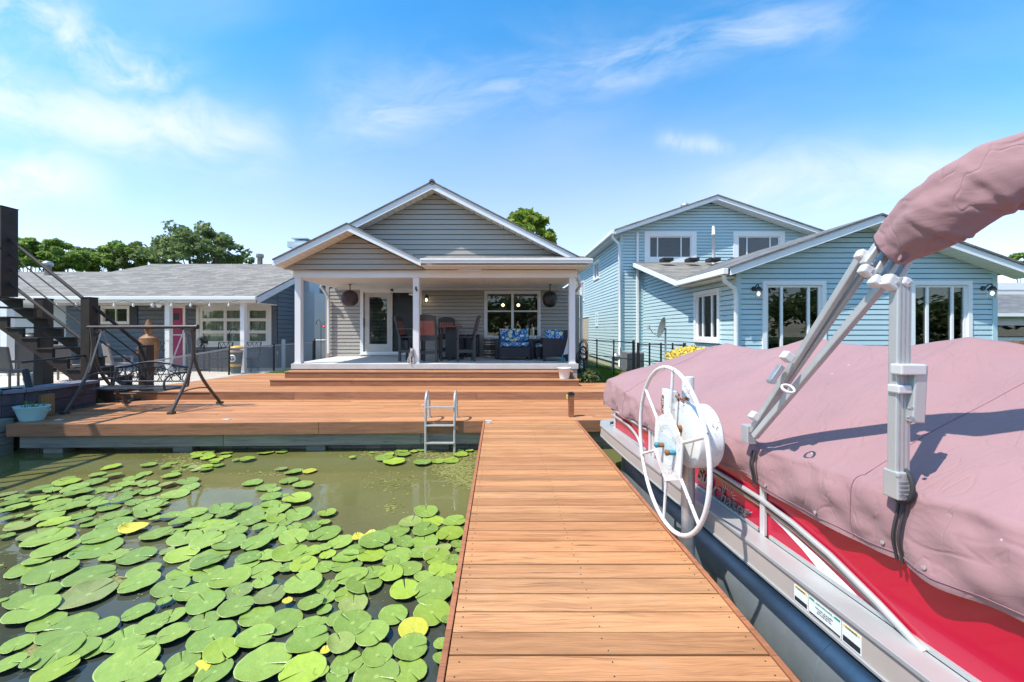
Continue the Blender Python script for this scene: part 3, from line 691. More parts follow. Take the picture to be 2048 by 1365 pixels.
# main gable
PX, PZ, SL = -1.675, 5.16, .512
GY = 10.32
wg = Wall(0, GY, 1, 0, 0, -1)
mb = MB(); siding(mb, wg, lambda z: (PX - (PZ - .15 - z) / SL, PX + (PZ - .15 - z) / SL), 3.05, PZ - .17, .13, .022); mb.build('gable_wall', M_GREY, H)
def roofpl(mb, px, pz, sl, x1, ya, yb, th, lift=0):
    s = 1 if x1 > px else -1; z1 = pz - sl * abs(x1 - px)
    q = [(px, ya, pz + lift), (x1, ya, z1 + lift), (x1, yb, z1 + lift), (px, yb, pz + lift)]
    if s < 0: q = q[::-1]
    return mb.slab(q, th)
mb = MB(); roofpl(mb, PX, PZ, SL, 2.2, 9.90, 22.3, .03, .03); roofpl(mb, PX, PZ, SL, -5.48, 9.90, 22.3, .03, .03)
mb.lathe([(.07, 9.9), (.075, 9.95), (.075, 22.2), (.07, 22.3)], (PX, 0, PZ + .01), 10, 'Y')
mb.build('roof', M_ROOFD, H)
mb = MB()
for x1 in (2.18, -5.46):
    z1 = PZ - SL * abs(x1 - PX)
    a, b_ = (PX, 9.93, PZ - .002), (x1, 9.93, z1 - .002)
    mb.prism([a, b_, (b_[0], b_[1], b_[2] - .15), (a[0], a[1], a[2] - .165)] if x1 > PX else [b_, a, (a[0], a[1], a[2] - .165), (b_[0], b_[1], b_[2] - .15)], (0, .025, 0))
mb.build('rake_board', M_WHITE, H)
mb = MB()
for x1 in (2.18, -5.46):
    k = 26
    for i in range(k):
        f0, f1 = i / k, (i + .93) / k
        xa, xb = PX + (x1 - PX) * f0, PX + (x1 - PX) * f1
        za, zb = PZ - SL * abs(xa - PX) - .13, PZ - SL * abs(xb - PX) - .13
        q = [(xa, 9.957, za), (xb, 9.957, zb), (xb, GY - .01, zb), (xa, GY - .01, za)]
        mb.slab(q if x1 > PX else q[::-1], .012)
mb.build('rake_soffit', M_SOFFIT, H)
# pent roof, gutter and soffit along the front, right part
mb = MB(); mb.slab([(-1.83, 9.50, 3.20), (2.16, 9.50, 3.20), (2.16, GY - .02, 3.40), (-1.83, GY - .02, 3.40)], .04); mb.build('pent_roof', M_ROOF, H)
mb = MB(); mb.box(-1.87, 2.2, 9.40, 9.50, 3.07, 3.165); mb.box(-1.87, 2.2, 9.385, 9.40, 3.13, 3.175)
mb.box(2.14, 2.2, 9.5, 22, 3.08, 3.17); mb.build('gutter', M_WHITE, H, bevel=.008)
mb = MB(); x = -1.86
while x < 2.12: mb.box(x, x + .052, 9.50, 10.035, 3.015, 3.03); x += .056
mb.box(-1.86, 2.14, 9.502, 10.2, 3.031, 3.05); mb.box(1.96, 2.14, 10.04, 22, 3.015, 3.04)
mb.build('soffit', M_SOFFIT, H)
# small gable over the left half
qx, qz, qs = -3.60, 4.0, .488
mb = MB(); siding(mb, Wall(0, 9.92, 1, 0, 0, -1), lambda z: (qx - (qz - .145 - z) / qs, qx + (qz - .145 - z) / qs - .03), 3.0, qz - .17, .13, .022); mb.build('small_gable_wall', M_GREY, H)
mb = MB(); roofpl(mb, qx, qz, qs, -5.36, 9.42, 13, .03, .03); roofpl(mb, qx, qz, qs, -1.86, 9.42, 13, .03, .03); mb.build('small_gable_roof', M_ROOFD, H)
mb = MB()
for x1 in (-5.34, -1.86):
    z1 = qz - qs * abs(x1 - qx); s = x1 > qx
    a, b_ = (qx, 9.45, qz - .002), (x1, 9.45, z1 - .002); P = [a, b_, (b_[0], b_[1], b_[2] - .14), (a[0], a[1], a[2] - .155)]
    mb.prism(P if s else [P[1], P[0], P[3], P[2]], (0, .025, 0))
mb.box(-5.40, -5.30, 9.5, 12, 3.03, 3.11)
mb.build('small_rake_board', M_WHITE, H)
mb = MB()
for x1 in (-5.34, -1.9):
    k = 13
    for i in range(k):
        f0, f1 = i / k, (i + .93) / k; xa, xb = qx + (x1 - qx) * f0, qx + (x1 - qx) * f1
        za, zb = qz - qs * abs(xa - qx) - .125, qz - qs * abs(xb - qx) - .125
        q = [(xa, 9.477, za), (xb, 9.477, zb), (xb, 9.915, zb), (xa, 9.915, za)]; mb.slab(q if x1 > qx else q[::-1], .012)
mb.build('small_rake_soffit', M_SOFFIT, H)
mb = MB(); mb.tube([(-5.55, 12.5, 3.02), (-5.62, 12.6, 2.85), (-5.5, 12.66, 2.66), (-5.42, 12.7, 2.5), (-5.42, 12.7, .75)], .045, 8); mb.build('downspout', M_WHITE, H)
mb = MB(); mb.tube([(2.17, 11.2, 3.05), (2.3, 11.4, 2.75), (2.25, 12.0, 2.6), (2.56, 12.5, 2.55), (2.56, 12.5, .3)], .045, 8); mb.build('downspout', M_WHITE, H)
# sliding door: left leaf is a glazed white door, right side is open
f = MB(); u0, u1, z0, z1 = dr; t = .07
wl.box(f, u0 - t, u0 + .03, -.1, .035, z0 - .06, z1 + t); wl.box(f, u1 - .03, u1 + t, -.1, .035, z0 - .06, z1 + t); wl.box(f, u0 + .03, u1 - .03, -.1, .033, z1 - .03, z1 + t); wl.box(f, u0 - t, u1 + t, -.1, .07, z0 - .10, z0 - .062); wl.box(f, u0 + .03, u1 - .03, -.1, .04, z0 - .06, z0)
D1 = f.build('patio_door', M_WHITE, H, bevel=.004)
f = MB(); a, b_ = u0 + .06, u0 + .92
wl.box(f, a, a + .15, -.06, -.01, z0, z1 - .03); wl.box(f, b_ - .14, b_, -.06, -.01, z0, z1 - .03); wl.box(f, a + .15, b_ - .14, -.06, -.01, z1 - .17, z1 - .03); wl.box(f, a + .15, b_ - .14, -.06, -.01, z0, z0 + .24)
wl.box(f, b_, b_ + .035, -.06, .02, z0, z1 - .03)
f.build('door_leaf', pm('door_white_shaded', (.50, .48, .44), .5), D1)  # white leaf toned down, porch shade put into its base colour
f = MB(); wl.box(f, a + .15, b_ - .14, -.04, -.035, z0 + .24, z1 - .17); f.build('pane', M_GLASS, D1)
f = MB()
for i in range(34): wl.box(f, a + .16, b_ - .15, -.058, -.05, z0 + .26 + i * .045, z0 + .262 + i * .045 + .004)
f.build('blinds', M_WHITE, D1)
f = MB(); wl.box(f, u0 + .035, u0 + .055, -.0, .05, 1.62, 1.86); f.build('handle', M_BLACK, D1)
f = MB(); wl.box(f, b_ + .04, u1 - .035, -.082, -.078, z0, z1 - .03); f.build('screen', glass('insect_screen', (.42, .42, .42), .01, .4), D1)
f = MB(); f.lathe([(.04, 0), (.055, .03), (.03, .07)], wl.p(-3.43, .04, 2.735), 12); f.build('camera_dome', M_BLACK, D1)
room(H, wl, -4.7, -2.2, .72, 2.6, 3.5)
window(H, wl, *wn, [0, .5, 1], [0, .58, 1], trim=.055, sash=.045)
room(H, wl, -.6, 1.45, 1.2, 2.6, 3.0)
f = MB(); wl.box(f, .375, .455, -.04, .036, wn[2], wn[3]); f.build('mullion', M_WHITE, H)
f = MB()
for u, o, z in ((.12, -1.2, 2.36), (.66, -1.2, 2.36)): c = wl.p(u, o, z); f.lathe([(.02, -.05), (.05, -.02), (.055, .015), (.02, .05)], c, 12)
f.build('room_lamp', M_BULB, H)
f = MB(); f.lathe([(.02, -.06), (.11, -.04), (.14, .0)], (-2.95, 13.6, 2.72), 16); f.build('room_lamp', M_BULBW, H)
def wall_lantern(p, n, label, lit=M_BULB):
    t_ = thing('wall_lantern', label, 'wall lantern', p, math.atan2(n[1], n[0]) + R(90))
    m = MB(); m.lathe([(.05, 0), (.05, .02)], (0, 0, 0), 12, 'Y'); 
    m.tube([(0, -.02, .0), (0, -.09, .07), (0, -.14, .07), (0, -.15, .02)], .012, 6)
    m.lathe([(.012, .03), (.035, .02), (.06, -.02), (.075, -.04), (.075, -.05)], (0, -.15, 0), 12); m.build('bracket', M_BLACK, t_, local=True)
    m = MB(); m.lathe([(.062, -.22), (.068, -.05)], (0, -.15, 0), 12); m.build('glass_shade', M_GLASS, t_, local=True)
    m = MB(); m.lathe([(.008, -.17), (.030, -.14), (.034, -.11), (.012, -.07)], (0, -.15, 0), 12); m.build('bulb', lit, t_, local=True); return t_
wall_lantern((-2.31, YW - .02, 2.56), (0, -1), 'small black wall lantern with lit bulb on the grey porch wall')
# ================================================================ LEFT HOUSE
L = thing('slate_blue_house', 'low slate-blue neighbour house with wide grey shingle roof and pink door', 'house', (-13, 14.4, .12))
FY = 14.4
wf = Wall(0, FY, 1, 0, 0, -1)
wA = (-10.80, -8.30, .98, 2.30); dA = (-11.95, -11.38, .18, 2.28); wB = (-14.25, -13.38, 1.78, 2.28)
mb = MB(); siding(mb, wf, lambda z: (-12.9, -8.0), .12, 2.55, .16, .016, [wA, dA]); mb.build('wall', M_SLATE2, L)
mb = MB(); siding(mb, wf, lambda z: (-15.6, -12.9), .12, 2.55, .16, .016, [wB]); mb.build('wall', M_SLATE, L)
RZ, EZ, RY, EY = 4.33, 2.56, 17.2, 12.7
rs = (RZ - EZ) / (RY - EY)
wsd = Wall(-8.0, 0, 0, 1, 1, 0)
mb = MB(); siding(mb, wsd, lambda z: (max(FY, EY + (z - EZ + .16) / rs) if z > 2.3 else FY, min(20.5, 2 * RY - EY - (z - EZ + .16) / rs)), .12, 4.15, .16, .016); mb.build('side_wall', M_SLATE, L)
mb = MB(); mb.box(-8.0, -7.992, EY + .25, FY - .002, 2.40, 2.62); mb.prism([(-8.0, EY + .4, 2.6), (-8.0, FY, 2.6), (-8.0, FY, 2.6 + rs * (FY - EY - .4))], (.008, 0, 0)); mb.build('porch_side_panel', M_SLATE, L)
mb = MB(); mb.slab([(-16.5, EY, EZ), (-7.72, EY, EZ), (-7.72, RY, RZ), (-14.9, RY, RZ)], .04); mb.slab([(-7.72, 2 * RY - EY, EZ), (-16.5, 2 * RY - EY, EZ), (-14.9, RY, RZ), (-7.72, RY, RZ)], .04)
mb.add([(-16.5, EY, EZ), (-14.9, RY, RZ), (-19.5, 15.5, EZ)], [(0, 1, 2)]); mb.add([(-14.9, RY, RZ), (-16.5, 2 * RY - EY, EZ), (-19.5, 15.5, EZ)], [(0, 1, 2)])
mb.build('roof', M_ROOF, L)
mb = MB(); mb.slab([(-30, 13.2, 2.75), (-15.2, 13.2, 2.75), (-17.8, 19.0, 4.25), (-30, 19.0, 4.25)], .06); mb.build('rear_roof', M_ROOF, L)
mb = MB(); mb.box(-16.5, -7.7, EY - .09, EY, EZ - .11, EZ + .0); mb.build('gutter', M_WHITE, L, bevel=.01)
mb = MB(); mb.box(-16.5, -7.75, EY + .003, EY + .03, EZ - .20, EZ - .04); mb.box(-16.5, -8.0, EY + .1, FY, 2.37, 2.40)
mb.box(-30, -16.55, 13.1, 13.2, 2.58, 2.72); mb.build('eave_fascia', M_SOFFIT, L)
mb = MB(); q = []
mb.prism([(-7.74, EY, EZ - .045), (-7.74, RY, RZ - .045), (-7.74, RY, RZ - .24), (-7.74, EY + .1, EZ - .22)], (.03, 0, 0))
mb.build('rake_board', pm('rake_bluewhite', (.60, .64, .68), .5), L)
for x in (-10.6, -8.29):
    xx = (338 - 999) * 12.95 / 800 if x < -9 else (487 - 999) * 12.95 / 800
    mb = MB(); mb.box(xx - .07, xx + .07, 12.88, 13.02, .125, 2.4); mb.build('porch_post', M_WHITE, L, bevel=.006)
mb = MB(); xx = (15 - 999) * 12.0 / 800; mb.box(xx - .10, xx + .10, 11.9, 12.1, .125, 2.5); mb.build('porch_post', M_WHITE, L, bevel=.006)
window(L, wf, *wA, [0, .37, .70, 1], 3, trim=.10, sash=.11, curtain=M_CURT, fm=M_SOFFIT)
room(L, wf, wA[0], wA[1], wA[2], wA[3], 1.2)
window(L, wf, *wB, 2, trim=.08, sash=.03, curtain=M_CURT, fm=M_SOFFIT); room(L, wf, wB[0], wB[1], wB[2], wB[3], 1)
mb = MB(); mb.box(-13.28, -13.0, FY - .04, FY - .01, 1.65, 2.36); mb.build('shutter', M_BLACK, L); mb = MB(); mb.box(-14.6, -14.35, FY - .04, FY - .01, 1.65, 2.36); mb.build('shutter', M_BLACK, L)
mb = MB(); wf.box(mb, dA[0] - .09, dA[0], -.06, .03, .12, 2.38); wf.box(mb, dA[1], dA[1] + .09, -.06, .03, .12, 2.38); wf.box(mb, dA[0], dA[1], -.06, .03, 2.28, 2.38); fr = mb.build('door', M_SOFFIT, L)
mb = MB(); wf.box(mb, dA[0], dA[1], -.06, -.02, .14, 2.28)
for zz in (1.95, .55, 1.25): wf.box(mb, dA[0] + .08, dA[1] - .08, -.02, -.008, zz - .22, zz + .16)
mb.build('door_leaf', M_PINKD, fr)
mb = MB(); wf.box(mb, dA[0] + .2, dA[0] + .42, -.008, -.002, 1.85, 2.1); mb.build('door_pane', M_BLACK, fr)
mb = MB(); wf.box(mb, dA[0] + .02, dA[1] - .02, -.0, .02, 1.3, 1.33); mb.build('storm_rail', M_WHITE, fr)
mb = MB(); mb.box(-8.0, -7.35, 15.9, 17.0, .12, 3.0); mb.box(-8.3, -7.6, 16.0, 16.9, 3.0, 4.9); mb.build('chimney_chase', M_PALE, L)
mb = MB(); mb.box(-8.6, -7.75, 16.2, 16.9, 4.85, 5.08); mb.box(-8.4, -7.95, 16.4, 16.8, 5.08, 5.16); mb.box(-8.5, -7.85, 16.3, 16.85, 5.22, 5.25); mb.build('chimney_cap', M_PALE, L)
mb = MB(); mb.lathe([(.1, 4.1), (.1, 4.6), (.15, 4.6), (.15, 4.75)], (-10.3, 17.2, 0), 10); mb.build('vent_pipe', M_GALV, L)
mb = MB(); mb.lathe([(.11, 3.6), (.11, 4.35), (.19, 4.35), (.19, 4.48), (.08, 4.55)], (-20.1, 17.8, 0), 12); mb.build('vent_pipe', M_GALV, L)
mb = MB(); mb.box(-30, -15.6, 14.6, 14.7, .12, 2.7); mb.build('rear_wall', M_PALE, L)
for (px, py) in ((313, 617), (385, 617)):
    p = at(px, py, 14.2)
    t_ = thing('wall_light', 'grey gooseneck wall light %s of the pink door' % ('left' if px < 350 else 'right'), 'wall light', p)
    mb = MB(); mb.tube([p + Vector((0, .2, .05)), p + Vector((0, .05, .12)), p + Vector((0, -.08, .1))], .015, 6); mb.build('arm', M_GALV, t_)
    mb = MB(); mb.lathe([(.03, .1), (.16, .03), (.17, .0)], p + Vector((0, -.08, 0)), 12); mb.build('shade', M_GALV, t_)
p = at(314, 610, 12.9); t_ = thing('flood_light', 'twin white security flood light under the slate-blue house eave', 'flood light', p)
for dx_ in (-.09, .14):
    mb = MB(); mb.tube([p + Vector((0, 0, .05)), p + Vector((dx_ * .6, -.03, .02)), p + Vector((dx_, -.10, -.03))], [.02, .035, .075], 10); mb.build('lamp_head', M_WHITE, t_)
t_ = thing('string_lights', 'string of small white bulbs along the slate-blue house eave', 'string lights', (-13, 12.5, 2.4))
mb = MB(); pts = []
for i in range(41):
    x = -14.2 + 6.0 * i / 40; pts.append((x, 12.56, 2.42 - .10 * abs(math.sin(i / 8 * math.pi))))
mb.tube(pts, .006, 4); mb.build('wire', M_BLACK, t_)
for i in range(2, 40, 4):
    mb = MB(); p = pts[i]; mb.lathe([(.012, 0), (.016, -.04), (.035, -.08), (.035, -.10), (.012, -.13)], p, 8); mb.build('bulb', M_STICK, t_)
# ================================================================ RIGHT HOUSE (light blue)
B = thing('light_blue_house', 'two-storey light blue house with a one-storey gabled wing behind the boat', 'house', (7.5, 13.9, .1))
F2 = 13.9; px2, pz2, s2 = 7.35, 6.02, .338
w2 = Wall(0, F2, 1, 0, 0, -1)
wa = (5.20, 6.66, 4.0, 4.74); wb = (8.28, 9.72, 4.0, 4.74)
mb = MB(); siding(mb, w2, lambda z: (4.22 if z < 4.75 else px2 - (pz2 - .12 - z) / s2, 10.62 if z < 4.75 else px2 + (pz2 - .12 - z) / s2), .1, pz2 - .14, .106, .022, [wa, wb]); mb.build('front_wall', M_BLUE, B)
wsl = Wall(4.22, 0, 0, 1, -1, 0)
mb = MB(); siding(mb, wsl, lambda z: (F2, 18.9 if z < 2.1 else 22.5), .32, 4.80, .118, .024, [(19.9, 20.6, 3.0, 3.9), (16.9, 17.8, 3.75, 4.4)]); mb.build('side_wall', M_BLUE, B)
mb = MB(); mb.box(4.19, 4.3, 18.92, 22.5, .1, 2.1); mb.build('brick_wall', M_BRICK, B)
mb = MB(); mb.box(4.24, 4.4, F2 + .05, 22.5, .0, .32); mb.build('foundation', M_SLABE, B)
mb = MB(); mb.box(4.16, 4.24, 18.86, 22.5, 2.1, 2.15); mb.build('ledge', M_WHITE, B)
window(B, wsl, 19.9, 20.6, 3.0, 3.9, 2, trim=.08); window(B, wsl, 16.9, 17.8, 3.75, 4.4, 2, trim=.08)
window(B, wsl, 17.1, 17.4, 1.7, 2.15, 1, trim=.06)
mb = MB()
mb.box(4.19, 4.28, F2 - .03, F2 + .06, .1, 4.8); mb.build('corner_trim', M_BLUE, B); mb = MB(); mb.box(10.55, 10.65, F2 - .03, F2 + .06, .1, 4.8); mb.build('corner_trim', M_BLUE, B)
mb = MB(); roofpl(mb, px2, pz2, s2, 10.95, 13.45, 22.9, .04, .04); roofpl(mb, px2, pz2, s2, 3.88, 13.45, 22.9, .04, .04); mb.build('roof', M_ROOF, B)
mb = MB()
for x1 in (10.93, 3.9):
    z1 = pz2 - s2 * abs(x1 - px2); a, b_ = (px2, 13.48, pz2 - .002), (x1, 13.48, z1 - .002); P = [a, b_, (b_[0], b_[1], b_[2] - .12), (a[0], a[1], a[2] - .13)]
    mb.prism(P if x1 > px2 else [P[1], P[0], P[3], P[2]], (0, .025, 0))
mb.build('rake_board', M_WHITE, B)
mb = MB()
for x1 in (10.93, 3.9):
    k = 24
    for i in range(k):
        f0, f1 = i / k, (i + .93) / k; xa, xb = px2 + (x1 - px2) * f0, px2 + (x1 - px2) * f1
        za, zb = pz2 - s2 * abs(xa - px2) - .10, pz2 - s2 * abs(xb - px2) - .10
        q = [(xa, 13.507, za), (xb, 13.507, zb), (xb, F2 - .02, zb), (xa, F2 - .02, za)]; mb.slab(q if x1 > px2 else q[::-1], .012)
mb.box(3.9, 4.2, F2 + .0, 22.7, 4.72, 4.74)
mb.build('soffit', M_WHITE, B)
mb = MB(); mb.box(3.78, 3.89, 13.5, 22.8, 4.74, 4.86); mb.build('gutter', M_WHITE, B, bevel=.01)
mb = MB(); mb.tube([(3.85, 13.6, 4.75), (3.86, 13.62, 4.62), (4.10, 13.75, 4.45), (4.14, 13.82, 4.3), (4.14, 13.82, .25), (4.2, 13.6, .15)], .045, 8); mb.build('downspout', M_WHITE, B)
mb = MB(); mb.box(4.74, 4.82, F2 - .08, F2 - .02, .3, 4.86); mb.build('downspout', M_WHITE, B, bevel=.01)
window(B, w2, *wa, [0, .2, .76, 1], trim=.17, sash=.035, proud=.045); window(B, w2, *wb, [0, .22, .78, 1], trim=.17, sash=.035, proud=.045)
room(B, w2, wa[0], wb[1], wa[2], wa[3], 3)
# wing
F1 = 8.42; XL, XRr = 5.0, 10.42; p1, q1, s1 = 7.66, 3.80, .352
w1 = Wall(0, F1, 1, 0, 0, -1); w1s = Wall(XL, 0, 0, 1, -1, 0)
d1 = (5.60, 6.76, .9, 2.44); d2 = (8.70, 9.82, .9, 2.44); ws = (9.12, 10.12, 1.28, 2.36)
mb = MB(); siding(mb, w1, lambda z: (XL if z < 2.75 else p1 - (q1 - .10 - z) / s1, XRr if z < 2.75 else p1 + (q1 - .10 - z) / s1), .1, q1 - .13, .108, .018, [d1, d2]); mb.build('wing_wall', M_BLUE, B)
mb = MB(); siding(mb, w1s, lambda z: (F1 if z < 2.72 else min(10.3 + (z - 2.66) / .325, F2), F2), .1, 3.72, .108, .02, [ws]); mb.build('wing_side_wall', M_BLUE, B); mb = MB(); siding(mb, Wall(XRr, 0, 0, 1, 1, 0), lambda z: (F1, F2), .1, 2.8, .108, .02); mb.build('wing_side_wall', M_BLUE, B)
mb = MB(); mb.box(XL - .03, XL + .07, F1 - .03, F1 + .06, .1, 2.72); mb.box(XRr - .07, XRr + .03, F1 - .03, F1 + .06, .1, 2.72); mb.build('wing_corner_trim', M_BLUE, B)
mb = MB(); roofpl(mb, p1, q1, s1, 4.62, 8.0, 10.32, .04, .04); roofpl(mb, p1, q1, s1, 5.12, 10.33, F2 - .03, .04, .04); roofpl(mb, p1, q1, s1, 10.84, 8.0, F2 - .03, .04, .04)
mb.build('wing_roof', M_ROOFD, B)
mb = MB(); mb.slab([(4.62, 10.3, 2.74), (9.5, 10.3, 2.74), (9.5, F2 - .02, 3.84), (4.62, F2 - .02, 3.84)], .05); mb.build('shed_roof', M_ROOF, B)
mb = MB(); mb.prism([(4.595, 10.3, 2.735), (4.595, F2 - .02, 3.835), (4.595, F2 - .02, 3.70), (4.595, 10.3, 2.60)], (.025, 0, 0)); mb.build('shed_rake_board', M_WHITE, B); mb = MB()
for x1 in (4.64, 10.82):
    z1 = q1 - s1 * abs(x1 - p1); a, b_ = (p1, 8.03, q1 - .002), (x1, 8.03, z1 - .002); P = [a, b_, (b_[0], b_[1], b_[2] - .14), (a[0], a[1], a[2] - .15)]
    mb.prism(P if x1 > p1 else [P[1], P[0], P[3], P[2]], (0, .025, 0))
mb.build('wing_rake_board', M_WHITE, B)
mb = MB()
for x1 in (10.82, 4.64):
    k = 20
    for i in range(k):
        f0, f1 = i / k, (i + .93) / k; xa, xb = p1 + (x1 - p1) * f0, p1 + (x1 - p1) * f1
        za, zb = q1 - s1 * abs(xa - p1) - .12, q1 - s1 * abs(xb - p1) - .12
        q = [(xa, 8.057, za), (xb, 8.057, zb), (xb, F1 - .02, zb), (xa, F1 - .02, za)]; mb.slab(q if x1 > p1 else q[::-1], .012)
mb.box(4.66, 4.98, F1, 10.28, 2.60, 2.62)
mb.build('wing_soffit', M_WHITE, B)
mb = MB(); mb.box(4.50, 4.61, 8.05, 10.3, 2.62, 2.74); mb.build('wing_gutter', M_WHITE, B, bevel=.01)
mb = MB(); mb.tube([(4.58, 8.15, 2.62), (4.60, 8.18, 2.50), (4.86, 8.28, 2.36), (4.92, 8.32, 2.2), (4.92, 8.32, .3)], .045, 8); mb.build('wing_downspout', M_WHITE, B)
for dd in (d1, d2):
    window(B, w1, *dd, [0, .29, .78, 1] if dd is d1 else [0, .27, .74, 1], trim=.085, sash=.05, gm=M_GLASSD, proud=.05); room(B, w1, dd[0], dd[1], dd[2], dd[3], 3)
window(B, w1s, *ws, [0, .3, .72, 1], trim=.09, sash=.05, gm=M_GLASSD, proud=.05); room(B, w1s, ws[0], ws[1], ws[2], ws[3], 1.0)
mb = MB(); mb.lathe([(.05, 3.7), (.05, 4.7), (.06, 4.7), (.06, 4.73), (.045, 4.73), (.045, 5.0)], (7.22, 13.5, 0), 12); mb.build('vent_pipe', M_WHITE, B)
mb = MB(); mb.lathe([(.12, 5.9), (.12, 6.15), (.16, 6.15), (.16, 6.25), (.08, 6.3)], (7.05, 15.2, 0), 10); mb.build('vent_pipe', M_GALV, B)
for px in (1332, 1383, 1425, 1470):
    p = at(px, 523, 13.2); mb = MB(); mb.box(p.x - .17, p.x + .17, p.y - .2, p.y + .15, p.z - .02, p.z + .09); mb.box(p.x - .11, p.x + .11, p.y - .24, p.y - .2, p.z, p.z + .06); mb.build('roof_vent', M_BLACK, B, bevel=.01)
wall_lantern(at(1508, 578, F1 - .03), (0, -1), 'black lantern left of the glass doors on the light blue wing', M_BULBW)
wall_lantern(at(1967, 577, F1 - .03), (0, -1), 'black lantern at the far right corner of the light blue wing', M_BULBW)
p = (6.15, 9.3, .9)
t_ = thing('telescope', 'dark telescope on a white tripod behind the left glass doors of the wing', 'telescope', p)
mb = MB()
for a_ in (0, 2.1, 4.2): mb.tube([(p[0], p[1], 1.5), (p[0] + .28 * math.cos(a_), p[1] + .28 * math.sin(a_), .9)], .015, 6)
mb.build('tripod', M_WHITE, t_)
mb = MB(); mb.lathe([(.05, -.25), (.05, .2), (.07, .2), (.07, .3)], (p[0], p[1], 1.62), 12, 'Y'); mb.build('tube', M_BLACK, t_)
# far right neighbour
N = thing('white_house', 'white house with brown shingle roof beyond the light blue wing at far right', 'house', (22, 14, .1))
mb = MB(); mb.box(14.2, 24, 14, 18, .1, 2.0); mb.build('wall', M_WHITE, N)
mb = MB(); mb.box(14.5, 24, 13.95, 13.99, 1.25, 1.65); mb.build('window', M_GLASSD, N)
mb = MB(); mb.slab([(13.9, 13.6, 2.05), (24, 13.6, 2.05), (24, 17, 3.0), (13.9, 17, 3.0)], .08); mb.build('roof', M_ROOFD, N)
mb = MB(); mb.box(13.9, 24, 13.5, 13.6, 1.95, 2.06); mb.box(13.5, 24, 17.0, 17.2, 3.2, 3.5); mb.build('fascia', M_WHITE, N)
mb = MB(); mb.box(13.7, 24, 17.02, 19, 2.2, 3.2); mb.build('upper_wall', M_SOFFIT, N)
mb = MB(); x = 13.2
while x < 20: mb.box(x, x + .12, 12.9, 12.93, .1, 1.15); x += .15
mb.box(13.2, 20, 12.935, 12.97, .9, 1.0)
tag(mb.build('wooden_fence', M_POSTW), 'brown wooden picket fence behind the boat cover at the far right', 'fence')
# ================================================================ LEFT SIDE OBJECTS
# staircase, runs along x, climbing to the left
T = thing('outdoor_staircase', 'dark brown outdoor staircase climbing to the upper left beside the deck', 'staircase', (-8.3, 8.6, -.1))
RUN, RISE = .31, .217; cL = -7.22
def zlow(x): return 1.5 + cL - .70 * x
X0 = -7.78; NS = 20
for D in (8.3, 9.04):
    mb = MB(); P = [(X0 + .10, D - .03, zlow(X0 + .10) + .10), (X0 + .10, D - .03, zlow(X0) + .16)]
    for k in range(NS):
        x = X0 - RUN * k; zt_ = zlow(x) + .16 + RISE * .55; P += [(x + .08, D - .03, zt_ - RISE * .0), (x + .08 - RUN, D - .03, zt_)]
    xe = X0 - RUN * NS + .08; P.append((xe, D - .03, zlow(xe)))
    # teeth as a strip of quads so that the outline stays exact
    vs = []
    for k in range(NS):
        x = X0 - RUN * k + .08; zt_ = zlow(x - .08) + .16 + RISE * .55
        q = [(x - RUN, D - .03, zlow(x - RUN)), (x, D - .03, zlow(x)), (x, D - .03, zt_), (x - RUN, D - .03, zt_)]; mb.prism(q, (0, .06, 0))
    mb.build('stringer', M_DARKW, T)
for k in range(NS):
    x = X0 - RUN * k + .08; zt_ = zlow(x - .08) + .16 + RISE * .55
    mb = MB(); mb.box(x - RUN - .02, x + .03, 8.25, 9.09, zt_ + .002, zt_ + .032); mb.build('tread', M_DARKW, T, bevel=.004)
def post(px0, px1, pyt, D, zb, nm='newel_post', par=T):
    a, b_ = at(px0, pyt, D), at(px1, pyt, D); w_ = (b_.x - a.x)
    m = MB(); m.box(a.x, b_.x, D - w_ / 2, D + w_ / 2, zb, a.z); m.box(a.x - .008, b_.x + .008, D - w_ / 2 - .008, D + w_ / 2 + .008, a.z + .001, a.z + .02); return m.build(nm, M_DARKW, par, bevel=.006)
post(-8, 20, 417, 8.2, 2.18); post(170, 188, 597, 8.15, -.1); post(284, 301, 692, 8.75, .165); post(78, 97, 599, 9.32, -.1)
def rail(p0, p1, D0, D1, r, nm='handrail'):
    m = MB(); m.tube([at(*p0, D0), at(*p1, D1)], r, 8); m.build(nm, M_DARKW, T)
rail((18, 478), (172, 602), 8.2, 8.15, .032); rail((186, 612), (287, 695), 8.15, 8.72, .032)
for dy, r in ((30, .014), (60, .014), (88, .03)):
    rail((18, 478 + dy), (172, 602 + dy - 4), 8.2, 8.15, r, 'baluster_rail')
    if dy < 70: rail((186, 612 + dy), (287, 695 + dy * .8), 8.15, 8.72, r, 'baluster_rail')
E_ = thing('raised_deck', 'dark timber raised deck and railing at the left edge that the staircase climbs to', 'deck', (-10.5, 5.5, -.1))
mb = MB(); y = 3.0
while y < 6.7: mb.box(-15, -8.44, y, y + .137, 2.86, 2.90); y += .14
mb.build('boards', M_DARKW, E_)
mb = MB(); mb.box(-8.48, -8.42, 3.0, 6.72, 2.62, 2.858); mb.box(-15, -8.49, 6.68, 6.74, 2.62, 2.858); mb.build('rim_joist', M_DARKW, E_)
for (x, y) in ((-8.52, 3.1), (-8.52, 6.6), (-12, 6.6), (-12, 3.1)):
    mb = MB(); mb.box(x - .07, x + .07, y - .07, y + .07, -2 if y < 6 else -.4, 2.6); mb.build('post', M_DARKW, E_)
for k in range(14):
    y = 3.1 + k * .27; mb = MB(); mb.box(-8.47, -8.43, y, y + .04, 2.9, 3.85); mb.build('baluster', M_DARKW, E_)
mb = MB(); mb.box(-8.50, -8.41, 3.0, 6.72, 3.85, 3.90); mb.build('handrail', M_DARKW, E_)
